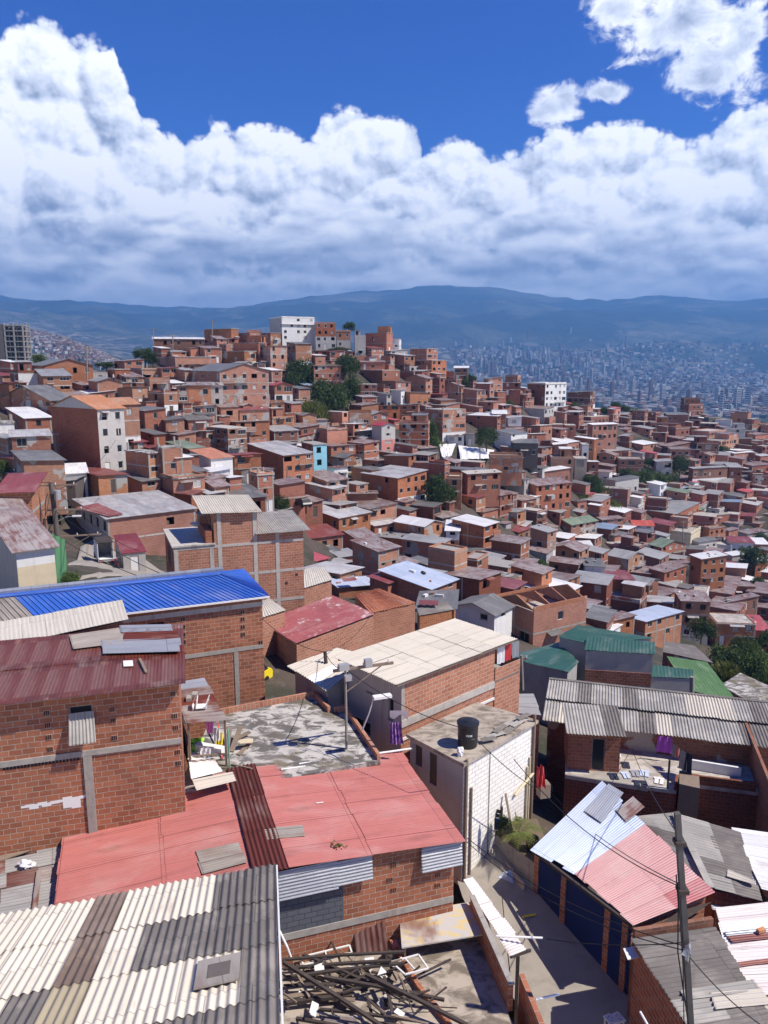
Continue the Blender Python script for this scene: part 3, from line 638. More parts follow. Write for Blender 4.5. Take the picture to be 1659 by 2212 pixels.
LIST = '''
A 105 275 555 350 490 2 o Gk
A 40 120 275 400 530 1 dW F
A 130 300 430 510 560 1 p Tw
A 405 520 690 520 575 1 b Tw
A 2 315 440 560 700 2 b gk
A 600 730 832 585 870 3 bW gt
A 300 335 445 765 905 1 o F
A 82 86 300 780 970 2 b Tg
A 0 3 80 700 860 2 W F
A -40 90 130 910 975 1 b TR
A 555 560 645 395 460 1 L F
A 645 695 780 375 460 1 o F
A 780 855 960 375 455 1 o F
A 640 800 885 480 600 2 o Tk
A 865 905 1020 445 590 2 pW F
A 885 990 1065 520 655 2 oW F
A 1065 1070 1130 475 645 3 oW Tg
A 1130 1135 1265 470 625 2 o Tr
A 1265 1270 1335 470 610 2 L Tg
A 960 1055 1265 300 390 1 o F
A 920 925 1225 190 295 2 d Tw
A 1225 1390 1430 130 215 1 b F
A 1430 1500 1565 165 225 1 o F
A 1280 1470 1535 265 385 2 bC F
A 1390 1555 1600 215 380 3 o F
A 1020 1130 1455 345 400 1 b Tk
A 1135 1325 1610 385 590 3 o Gk
A 1340 1450 1540 520 610 1 b Tk
A 1370 1440 1615 620 705 1 o Tm
A 1280 1420 1615 690 805 2 o Tg
A 1090 1185 1285 645 700 1 o Tk
A 955 1000 1105 680 805 2 o Tk
A 822 930 990 765 870 2 b Tg
A 1075 1240 1280 745 825 1 b Tg
A 1000 1130 1225 850 945 1 b Tn
A 752 900 970 880 1095 3 o F
A 935 985 1095 850 1090 3 o F
A 1140 1270 1395 910 1025 2 W Tt
A 1320 1485 1640 985 1085 2 L Tr
A 1385 1500 1600 800 895 1 o F
A 690 760 860 420 480 1 b Tr
A 1100 1150 1300 600 660 1 o Tr
A 420 500 560 470 520 1 b Tg
B 540 545 630 145 245 2 oL F
B 92 150 217 155 230 1 b F
B 0 10 92 150 215 1 o F
B 85 152 247 232 425 4 o Tg
B 245 302 395 220 375 3 bW Tk
B 385 400 505 262 335 2 b Tr
B 717 845 882 155 272 2 o F
B 650 655 720 180 295 1 G F
B 882 884 902 190 255 2 W F
B 630 635 725 290 335 1 p F
B 680 690 835 330 380 1 b Tr
B 685 820 925 380 485 2 b F
B 850 950 1015 290 380 2 d Tg
B 815 870 970 262 305 1 G Tg
B 985 1085 1152 250 345 3 b F
B 1050 1115 1205 320 435 3 o F
B 985 1055 1105 385 485 2 b Tg
B 1115 1190 1305 440 475 1 W Tw
B 1245 1250 1335 365 445 2 d Tw
B 815 900 990 445 550 2 b Tg
B 650 660 790 465 545 2 b F
B 910 985 1095 510 605 2 o Tg
B 1252 1384 1440 500 635 3 b Tr
B 1375 1462 1492 460 575 3 b Tg
B 1427 1455 1542 430 525 3 o Tk
B 1557 1630 1650 415 465 1 p F
B 1542 1545 1650 455 530 2 d Tg
B 1495 1510 1562 510 575 1 b F
B 1487 1540 1595 590 655 2 b Tg
B 1067 1200 1285 590 655 1 b Tg
B 1562 1612 1652 660 755 2 Wb Tg
B 920 925 1035 590 670 2 b Tg
B 1205 1210 1310 770 820 1 W Tg
B 1310 1320 1370 760 835 1 G Tr
B 1495 1585 1690 780 855 2 oW Tk
B 1590 1660 1755 830 885 1 K Tk
B 962 1050 1145 850 910 1 K Tr
B 110 115 232 575 705 2 b F
B 232 240 300 640 705 1 o F
B 300 345 425 650 745 1 o Gk
B 378 472 514 580 635 1 o Tg
B 465 580 617 632 735 2 o F
B 617 622 755 640 725 1 b F
B 378 490 610 740 875 2 o F
B 220 318 405 775 855 1 b TR
B 607 712 800 820 950 3 bW Tr
B 662 665 818 745 805 1 K Tw
B 790 960 985 890 950 1 b Tg
B 660 700 788 540 605 1 b Tg
B 620 695 797 590 665 1 b Tg
B 800 805 925 590 670 2 b Tg
B 1105 1170 1260 560 620 1 o Tr
B 1180 1230 1290 480 520 1 b Tr
B 1290 1330 1370 640 690 1 b Tg
B 1440 1480 1540 640 700 1 b Tg
C 0 5 65 615 695 2 o F
C 70 90 168 645 725 2 b Tg
C 455 590 625 690 805 3 dW Tg
C 150 315 375 795 880 2 G Tg
C 0 5 90 825 935 3 o Tw
C 90 95 180 850 945 2 Wo Tg
C 235 290 365 895 965 1 p Tw
C 365 370 430 890 940 1 o F
C 430 440 507 895 940 1 b F
C 500 595 705 845 895 1 b F
C 800 850 940 900 965 2 o Tg
C 945 950 1060 880 965 2 b F
C 1040 1050 1185 830 915 2 d Tg
C 1060 1100 1190 915 1005 2 d F
C 1195 1300 1410 935 1005 2 o F
C 1435 1530 1560 830 935 2 b F
C 1275 1300 1380 850 905 2 K F
C 20 115 215 945 1055 3 Wb Tk
C 115 130 280 1000 1085 1 K Tk
C 185 300 365 1030 1110 2 p Tk
C 365 370 455 1010 1110 2 p Tw
C 215 240 330 945 1000 1 b Tw
C 325 440 525 1000 1060 1 b Tw
C 535 540 580 1015 1095 1 W F
C 640 700 840 1050 1095 1 b Tg
C 850 960 985 965 1015 1 p F
C 820 905 995 1010 1085 2 p Tw
C 1215 1360 1485 990 1065 2 o F
C 1400 1470 1565 1045 1110 2 b Tw
C 1535 1580 1659 950 1005 1 o Tr
C 730 770 850 960 1010 1 b Tg
C 1000 1060 1190 1020 1100 2 d Tr
C 1500 1560 1659 890 950 1 b F
C 1590 1620 1670 1020 1090 2 d F
Z 85 90 260 535 655 2 o F
Z 262 264 358 540 690 2 T F
Z 358 362 440 560 695 2 d Tw
Z 575 580 765 545 650 2 b F
Z 845 850 970 560 670 2 L Tg
Z 1090 1110 1370 610 760 2 dW Tg
Z 1360 1370 1475 600 750 2 d Tg
Z 945 950 1100 470 580 2 b Tr
Z 1130 1140 1310 430 540 2 d F
Z 1345 1410 1555 500 570 1 b Tw
Z 1530 1540 1670 660 770 2 d F
Z 1480 1540 1670 590 660 1 d Tr
Z 1560 1600 1680 520 590 1 b Tg
F 0 45 95 210 275 1 o Tw
F 85 180 270 240 305 1 b Tg
F 130 240 300 222 320 1 o Tw
F 640 812 835 175 295 2 b F
F 690 740 885 120 205 1 L Tg
F 485 580 620 205 262 1 o TR
F 480 515 572 245 315 1 o Tk
F 985 1100 1170 180 250 1 K Tb
F 955 1060 1095 235 280 1 d Tb
F 1095 1225 1330 278 335 1 G Tp
F 905 1100 1245 320 415 2 b Tg
F 1225 1360 1390 200 255 1 b Tg
F 1380 1495 1525 220 305 2 b Tg
F 1475 1530 1585 190 255 1 b TR
F 1183 1215 1253 130 185 1 W TR
F 1300 1330 1437 330 380 1 b F
F 1365 1480 1530 380 430 1 G Tr
F 1530 1605 1645 380 440 1 b Tg
F 640 660 790 355 435 2 b Tr
F 0 150 207 310 440 2 o Tg
F 0 160 228 430 500 1 b Tm
F 0 170 228 500 690 3 b Tr
F 235 330 390 430 605 3 oW Tg
F 655 735 835 450 535 2 o Tk
F 805 840 885 480 540 1 p F
F 1020 1190 1255 445 535 1 C F
F 1270 1300 1400 410 510 2 b F
F 1395 1420 1480 420 490 1 o Tr
F 1195 1240 1355 490 550 1 L Tk
F 1420 1430 1575 490 565 1 W Tm
F 1575 1580 1665 500 570 1 b Tw
F 695 815 915 590 705 2 o Gg
F 345 515 550 625 770 2 b Tr
F 550 555 680 630 790 3 W Tk
F 390 425 500 510 570 1 b Tw
F 505 510 607 520 580 1 o Tw
F 945 1030 1170 670 795 2 b Tr
F 665 670 855 710 850 2 b Tm
F 1010 1040 1195 620 690 1 K Tr
F 885 1010 1130 820 870 1 b Tr
F 1410 1415 1585 750 830 1 b Tr
F 1560 1570 1670 1015 1110 1 b TR
F 1330 1360 1600 860 920 1 d Tr
F 650 720 860 960 1060 1 b Tr
F 560 700 775 1030 1075 1 W Tw
F 290 480 545 760 820 1 o Ts
F 200 400 530 740 810 1 b Tr
F 0 130 200 770 840 1 b Tm
F 1255 1300 1410 330 380 1 d Tr
F 1480 1530 1659 440 500 1 G Tr
F 1540 1580 1670 610 690 1 b Tw
F 1400 1440 1560 570 640 1 G Tw
E 298 520 600 170 305 2 b Tx
E 590 600 790 200 265 2 b Tr
E 825 900 920 200 260 1 b F
E 905 960 1015 250 330 2 o Tr
E 300 560 748 345 515 2 o Tx
E 890 1070 1180 395 545 2 o Gw
E 435 520 640 630 705 1 b Tx
E 750 940 1030 470 565 2 oW Tg
E 1180 1200 1280 420 530 2 Wb Tw
E 1095 1250 1330 560 770 3 o F
E 1330 1385 1410 605 745 2 o F
E 495 560 800 760 810 1 b Ts
E 925 935 1160 660 710 1 K Tk
E 1300 1330 1530 80 205 2 b Tc
E 1265 1420 1515 310 400 1 b Tr
E 1060 1180 1280 345 430 1 K Tr
E 335 400 560 570 620 1 G Tk
E 1200 1205 1295 110 240 2 b F
E 620 740 905 290 430 2 o Tr
E 1085 1140 1280 440 500 1 W Tr
E 1020 1030 1250 900 970 1 b Tk
D 925 1150 1195 205 260 1 b Tm
D 1145 1265 1355 115 180 1 o Tr
D 1090 1250 1350 200 260 1 K Tg
D 1320 1500 1610 170 250 2 o Tw
D 1490 1550 1640 90 310 3 oW F
D 370 385 520 80 140 1 W Tw
'''
for line in LIST.strip().split('\n'):
    q = line.split(); mid(q[0], *[float(x) for x in q[1:6]], int(q[6]), q[7], q[8])
# houses one can name at a glance
def special():
    h = mid('B', 142, 220, 412, 64, 238, 5, 'W', 'F', 'tall whitewashed block of stacked flats crowning the hilltop', 'white hilltop block', lw='G', par=.4, pl=.1, p=.55)
    h.beam(h.e+h.H0*3.9, .12, 'f', M['greylight'], .5, 'canopy')
    mid('B', 412, 420, 540, 97, 255, 4, 'bL', 'F', 'brick-topped white block beside the whitewashed hilltop flats', 'brick-topped white block', p=.9)
    mid('A', 305, 610, 742, 612, 1015, 4, 'L', 'gt', 'tall narrow house with pale grey rendered face and clay-tile roof', 'tall grey-faced house', lw='b', pl=0., p=1., beams=False)
    h = mid('B', 405, 408, 486, 828, 1050, 3, 'Q', 'F', 'narrow three-storey turquoise painted house', 'turquoise house', th=28, p=.9, par=0)
    mid('B', 15, 228, 402, 890, 1075, 3, 'o', 'Tx', 'brick house with stacked open balconies left of the turquoise house', 'open-balcony house', extra='bal', p=1., pl=0, lw='b')
    mid('B', 757, 815, 897, 712, 880, 4, 'LP', 'GR', 'white and pink four-storey house under a red roof', 'pink-faced house')
    mid('B', 137, 175, 280, 470, 580, 2, 'oW', 'GR', 'brick house with white ground floor and red gable roof by the bushes', 'white-based red-roofed house', p=1)
    mid('B', 392, 410, 572, 350, 485, 3, 'b', 'Tw', 'brick house framed in concrete posts above the bushes', 'concrete-framed house', beams=True, p=.7)
    mid('B', 1072, 1180, 1322, 620, 815, 3, 'oW', 'F', 'large brick house with white ground floor beside the plastic sheeting', 'big white-footed house')
    mid('B', 1330, 1507, 1565, 655, 765, 3, 'b', 'Tw', 'brick house with wide white patched roof and maroon balcony band', 'white-patched roof')
    mid('B', 915, 920, 1095, 700, 835, 3, 'b', 'F', 'brick house standing on tall concrete columns', 'columned house', par=.5)
    mid('B', 484, 530, 612, 965, 1050, 1, 'W', 'Tm', 'low white house with maroon roof right of the turquoise house', 'low white house')
    mid('B', 488, 590, 698, 905, 995, 2, 'bC', 'Gk', 'brick house with dark gable roof and long balcony right of the turquoise house', None, extra='bal')
    mid('B', 1455, 1460, 1662, 905, 995, 2, 'o', 'F', 'wide roofless orange brick wall house right of the plastic sheeting', 'wide orange wall', par=.6, p=.1)
    mid('C', 215, 318, 450, 648, 795, 4, 'W', 'F', 'white four-storey block with dark brick side on the right ridge', 'white ridge block', lw='d', p=.9)
    mid('C', 700, 735, 775, 790, 840, 1, 'P', 'TR', 'small bright red hut on the grassy ridge', 'red hut')
    mid('C', 578, 600, 757, 890, 1035, 3, 'b', 'Tw', 'brick house under a wide white terrace canopy', 'white-canopied house')
    mid('C', 500, 610, 637, 978, 1105, 3, 'b', 'Tw', 'plain tall brick house with slim white roof edge', None, p=.3)
    mid('C', 1145, 1150, 1255, 735, 840, 3, 'd', 'F', 'dark stepped brick tower house standing against the city', 'dark stepped tower')
    mid('C', 1150, 1180, 1275, 772, 840, 2, 'd', 'F', 'lower dark brick step in front of the dark stepped tower', None, dy=.985)
    mid('C', 1385, 1395, 1525, 918, 975, 2, 'L', 'F', 'long pale grey wall building on the right ridge', 'long pale wall', p=.1)
    mid('F', 185, 265, 480, 150, 318, 3, 'o', 'Tr', 'orange brick three-storey house with dark balcony openings', 'orange three-storey house', p=1)
    mid('F', 188, 240, 470, 75, 150, 1, 'o', 'Tw', 'brick top floor set back on the orange three-storey house', None, dy=1.01, zdrop=.6, D=205)
    mid('F', 835, 845, 975, 388, 445, 2, 'W', 'gR', 'small white house under a bright red roof', 'little red-roofed white house')
    mid('F', 370, 475, 635, 385, 475, 2, 'b', 'gn', 'brick house with mossy green roof below the orange house', 'green-roofed brick house')
    mid('F', 945, 1015, 1165, 520, 600, 2, 'b', 'Gn', 'brick house with yellow-green mossy gable roof', 'mossy green gable')
    mid('F', 1195, 1245, 1410, 590, 810, 4, 'o', 'Tw', 'four-storey brick house with bright white roof', 'white-roofed four-storey house', p=.85, th=14)
    mid('F', 1100, 1125, 1315, 840, 1070, 3, 'bG', 'Tr', 'tall dull house with rust-striped roof right of the silver roof', 'rust-striped tall house', lw='d')
    mid('F', 1318, 1340, 1585, 978, 1110, 2, 'b', 'F', 'square brick house with pale slab roof beside the ravine', 'pale slab house', par=.12)
    h = mid('F', 780, 915, 1145, 965, 1110, 2, 'o', 'Ts', 'concrete-framed house under a large silver-blue sheet roof', 'silver-roofed house', beams=True)
    for a in (.3, .55, .8): h.column('f', h.La*a, .3)
    h = mid('E', 695, 912, 1085, 105, 285, 3, 'oW', 'Tx', 'tall brick house with white lower face and patched white roof', 'white-faced tall house', lw='b')
    mid('E', 640, 795, 920, 545, 745, 3, 'o', 'Tr', 'brick house with white balconies and rusty corrugated roof', 'white-balconied house', extra='bal')
    h = mid('E', 810, 1110, 1265, 770, 845, 1, 'b', 'Ts', 'low house under a long silver-blue roof with a white ridge', 'long silver-blue roof', rise=.12)
    mid('E', 1245, 1490, 1600, 925, 1015, 1, 'W', 'gk', 'low white house under a broad plain dark grey roof', 'broad dark roof', rise=.8, gw=1)
special()
# ---------------------------------------------------------------- foreground helpers
def frame_of(pts):
    o = pts[0]; n = (pts[1]-pts[0]).cross(pts[3]-pts[0]); n.normalize()
    return n if n.z > 0 else -n
def pxplane(px, P0, n):
    r = ray(*px); return r*(P0.dot(n)/r.dot(n))
def qsheet(mb, q, pitch=.177, amp=.022, ribs='u', cols=None, rows=None, pick=None, jit=.012, seg=6, th=.006, rg=None, lap=.06, w=.85, l=2.0, rag=.05):
    """corrugated sheets filling a four-cornered roof plane q = [p00, p10, p11, p01]; ribs run along u (p00->p10) or v"""
    rg = rg or rnd
    if ribs == 'u': q = [q[0], q[3], q[2], q[1]]      # now first axis crosses the ribs, second runs along them
    n = frame_of(q); W = ((q[1]-q[0]).length+(q[2]-q[3]).length)/2; L = ((q[3]-q[0]).length+(q[2]-q[1]).length)/2
    nc = cols or max(1, round(W/w)); nr = rows or max(1, round(L/l))
    B = lambda s, t: (q[0]*(1-s)+q[1]*s)*(1-t)+(q[3]*(1-s)+q[2]*s)*t
    for i in range(nc):
        for j in range(nr):
            mi = pick(i, j) if pick else 0
            if mi is None: continue
            s0, s1 = i/nc, min(1.01, (i+1)/nc+.03/W); t0 = j/nr+rg.uniform(-rag, .02)/L; t1 = (j+1)/nr+lap/L+(rg.uniform(-rag, rag)/L if j == nr-1 else 0)
            dz = rg.uniform(0, jit)+(i % 2)*.004; sk = rg.uniform(-.015, .015)/W; ns = max(2, int((s1-s0)*W/pitch*seg))
            def P(a, b, dd=0.):
                s = s0+(s1-s0)*a/ns+sk*b/2; t = t0+(t1-t0)*b/2
                return B(s, t)+n*(amp*math.sin(2*math.pi*(s0+(s1-s0)*a/ns)*W/pitch)+dz+.012*b/2+dd)
            off = rg.uniform(0, 20)
            mb.grid(P, ns, 2, lambda a, b: ((s0+(s1-s0)*a/ns)*W, (t0+(t1-t0)*b/2)*L), mi)
            if th: mb.grid(lambda a, b: P(ns-a, b*2, -th), ns, 1, lambda a, b: (a*.03, b), mi)
def poly_house(name, label, poly, zt, zb, mats, roof=None, over=0., th=.18, mi=None, cat='house', ops={}, cuts={}, par=None, parm=None, parh=.3, roofname='roof', lm=None, group=None):
    """walls under an n-cornered flat top; poly counter-clockwise in plan; edge i runs poly[i] -> poly[i+1]"""
    P = [Vector((p[0], p[1], 0)) for p in poly]; n = len(P)
    A = sum(P[i].x*P[(i+1) % n].y-P[(i+1) % n].x*P[i].y for i in range(n))
    c = sum(P, Vector())/n
    root = thing(name, label, cat, Vector((c.x, c.y, zb)), group); mb = MB()
    for i in range(n):
        a, b = P[i], P[(i+1) % n]; d = (b-a); L = d.length; d.normalize()
        face_mesh(mb, Vector((a.x, a.y, zb)), d, L, zt-zb, zt-zb, ops.get(i, ()), (mi or {}).get(i, 0), .14, i*3.3, cuts.get(i, ()))
    mb.part('wall', mats, root)
    if roof:
        mb = MB(); out = []
        for i in range(n):
            d0 = (P[i]-P[i-1]).normalized(); d1 = (P[(i+1) % n]-P[i]).normalized()
            m = (Vector((d0.y, -d0.x, 0))+Vector((d1.y, -d1.x, 0))); m = m/max(.4, m.length**2/2); out.append(P[i]+m*over)
        lo = [Vector((p.x, p.y, zt+.003)) for p in out]; hi = [p+Z*th for p in lo]
        mb.face(hi, [(p.x, p.y) for p in hi]); mb.face(lo[::-1])
        for i in range(n): j = (i+1) % n; mb.face((lo[i], lo[j], hi[j], hi[i]))
        mb.part(roofname, roof, root)
    if par:
        mb = MB(); z = zt+th+.006
        for i in par:
            a, b = P[i], P[(i+1) % n]; d = (b-a).normalized(); nn = Vector((-d.y, d.x, 0))
            a, b = a+Z*z, b+Z*z
            mb.box(a+d*.0, (b-a)-d*.15, nn*.14, Z*(parh+.001*i))
        mb.part('parapet', parm, root)
    root['_z'] = 0; del root['_z']
    return root, P
def edge_part(root, P, i, s0, s1, t0, t1, zb, m, name, out=.02):
    a, b = P[i], P[(i+1) % len(P)]; d = (b-a).normalized(); nn = Vector((d.y, -d.x, 0)); mb = MB()
    mb.box(Vector((a.x, a.y, zb))+d*s0+Z*t0+nn*.004, d*(s1-s0), Z*(t1-t0), nn*out); return mb.part(name, m, root)
def edge_st(P, i, u, v, zb):
    a, b = P[i], P[(i+1) % len(P)]; d = (b-a).normalized(); nn = Vector((d.y, -d.x, 0)); r = ray(u, v); A = Vector((a.x, a.y, zb))
    p = r*(A.dot(nn)/r.dot(nn)); return (p-A).dot(d), p.z-zb
def flat_quad(px, z, dz=0.): return [atz(u, v, z)+Z*dz for u, v in px]
# foreground roof materials
M['redroof'] = m_tin('coral_roof', (.49, .168, .143), (.42, .142, .12), rust=(.27, .10, .075), rf=.5, rlo=.53, var=.3, rough=.45, rand=False, sheet=(1.6, 3.1), streak=(3.2, .35))
M['rustroof'] = m_tin('oxide_red_roof', (.15, .033, .018), (.09, .021, .012), rust=(.33, .17, .12), rf=.55, rlo=.5, var=.5, rough=.45, rand=False, streak=(5, .5))
M['ruststrip'] = m_tin('dark_rust_sheet', (.13, .032, .024), (.105, .026, .02), rust=(.06, .02, .015), rf=.5, rlo=.5, var=.4, rand=False, rough=.5)
M['ec'] = m_tin('cream_eternit', (.70, .63, .52), (.63, .565, .465), rust=(.36, .30, .235), rf=.5, rlo=.54, var=.16, rand=False, rough=.85, spec=.15, streak=(9, .6))
M['ek'] = m_tin('weathered_eternit', (.195, .175, .16), (.15, .135, .125), rust=(.34, .30, .26), rf=.5, rlo=.5, var=.4, rand=False, rough=.9, spec=.15, streak=(9, .7))
M['eb'] = m_tin('brown_translucent_sheet', (.20, .14, .105), (.17, .12, .09), rust=(.33, .25, .17), rf=.4, rand=False, rough=.55, var=.4)
M['ey'] = m_tin('yellowed_sheet', (.42, .36, .24), (.37, .31, .21), rf=.1, rand=False, rough=.6)
M['em'] = m_tin('grey_eternit', (.36, .34, .31), (.28, .265, .245), rust=(.55, .51, .45), rf=.5, rlo=.48, var=.4, rand=False, rough=.9, spec=.15, streak=(9, .7))
M['ecl'] = m_tin('sandy_eternit', (.57, .52, .44), (.50, .455, .385), rust=(.34, .30, .25), rf=.35, rlo=.55, var=.2, rand=False, rough=.85, spec=.15, sheet=(.95, 2.2), streak=(7, .5))
M['zinc'] = m_tin('zinc_sheet', (.40, .41, .44), (.30, .31, .335), rf=.25, rlo=.6, var=.3, rand=False, rough=.4, metal=.35)
M['silver'] = m_tin('bright_zinc', (.66, .72, .82), (.52, .58, .70), rf=.12, rlo=.6, var=.3, rand=False, rough=.35, metal=.4, streak=(12, .5))
M['pinktin'] = m_tin('faded_pink_tin', (.55, .29, .275), (.48, .235, .225), rust=(.62, .45, .42), rf=.3, rand=False, rough=.5, var=.25, streak=(5, .4))
M['whitetin'] = m_tin('chalky_white_tin', (.72, .65, .62), (.60, .53, .51), rust=(.36, .20, .16), rf=.5, rlo=.55, var=.2, rand=False, rough=.6)
M['bluetin'] = m_tin('blue_tin', (.045, .14, .52), (.032, .105, .42), rust=(.14, .24, .5), rf=.4, rand=False, rough=.5, var=.3, sheet=(1.0, 6), streak=(1.2, .3))
M['greentin'] = m_tin('dark_green_tin', (.034, .105, .085), (.028, .09, .074), rf=.12, rand=False, rough=.5, rust=(.12, .22, .19))
M['grasstin'] = m_tin('bright_green_tin', (.10, .20, .06), (.085, .17, .05), rf=.12, rand=False, rough=.5, rust=(.07, .11, .04))
M['maroonpeel'] = m_tin('peeling_maroon_roof', (.33, .085, .085), (.27, .07, .07), rust=(.60, .52, .51), rf=.85, rlo=.53, rand=False, rough=.6, var=.25, streak=(2.4, 1.4))
M['translucent'] = m_tin('grey_translucent_sheet', (.33, .29, .245), (.25, .22, .19), rf=.3, rand=False, rough=.5, var=.4)
EA = lambda a: Vector((math.cos(R(a)), math.sin(R(a)), 0)); EB = lambda a: Vector((-math.sin(R(a)), math.cos(R(a)), 0))
# ================================================================ 1 patchwork eternit roof, bottom left
def patchwork_house():
    C = at(592, 1870, 17.5); ea, eb = EA(17), EB(9); sb = -.25; La, Lb = 12.04, 7.6
    e3 = eb+Z*sb
    A = C-ea*La-e3*Lb
    zz = lambda p: p.z-.16
    i_ = .3; N = A+ea*i_+e3*i_; Rr = A+ea*(La-.25)+e3*i_; Ff = A+ea*(La-.25)+e3*(Lb-.3); Ll = A+ea*i_+e3*(Lb-.3)
    h = House('house', 'house under a patchwork of cream and dark corrugated asbestos sheets', (N.x, N.y), R(17), La-.55, Lb-.6, -21.5, [zz(N), zz(Rr), zz(Ff), zz(Ll)], thb=R(9))
    landmark(h.root, 'patchwork asbestos roof', (300, 2070)); h.walls([M['brick_near']], {}, {})
    G = ['kkccckbcccckkkkkkk'.replace('ccckb', 'cccb')[:17], 'kkdkcbccccccccccc', 'kecccydcccccccccc', 'kkkkmckkkkkkkkkkk']
    G[0] = 'kkcccbccckkkkkkkk'; mm = {'c': 0, 'k': 1, 'b': 2, 'y': 3, 'm': 4, 'd': 1, 'e': 0}
    rg = random.Random(5)
    mb = MB()
    def pick(i, j):
        c = 16-i; r = 3-j; ch = G[r][c]
        return mm[ch] if ch != 'm' else rg.choice([0, 1, 4])
    corr(mb, A, ea, e3, La, Lb, .177, .026, 8, 'b', (.708, 1.9), pick, rows=4, jit=.012, lap=.1, rg=rg)
    mb.part('roof', [M[k] for k in ('ec', 'ek', 'eb', 'ey', 'em')], h.root)
    n = ea.cross(e3).normalized()
    mb = MB(); q = A+ea*(La-1.52)+e3*2.55+n*.075
    mb.box(q, ea*.82, e3*.95, n*.03); mb.part('roof_patch', M['translucent'], h.root)['label'] = 'square grey skylight sheet with a dark centre'
    mb = MB(); mb.box(q+ea*.22+e3*.25+n*.032, ea*.42, e3*.45, n*.012); mb.part('roof_patch', M['dark'], h.root)
    mb = MB(); mb.beam(A+ea*(La+.07)-n*.05, A+ea*(La+.07)+e3*Lb-n*.05, .04, .12); mb.part('fascia', M['framew'], h.root)
patchwork_house()
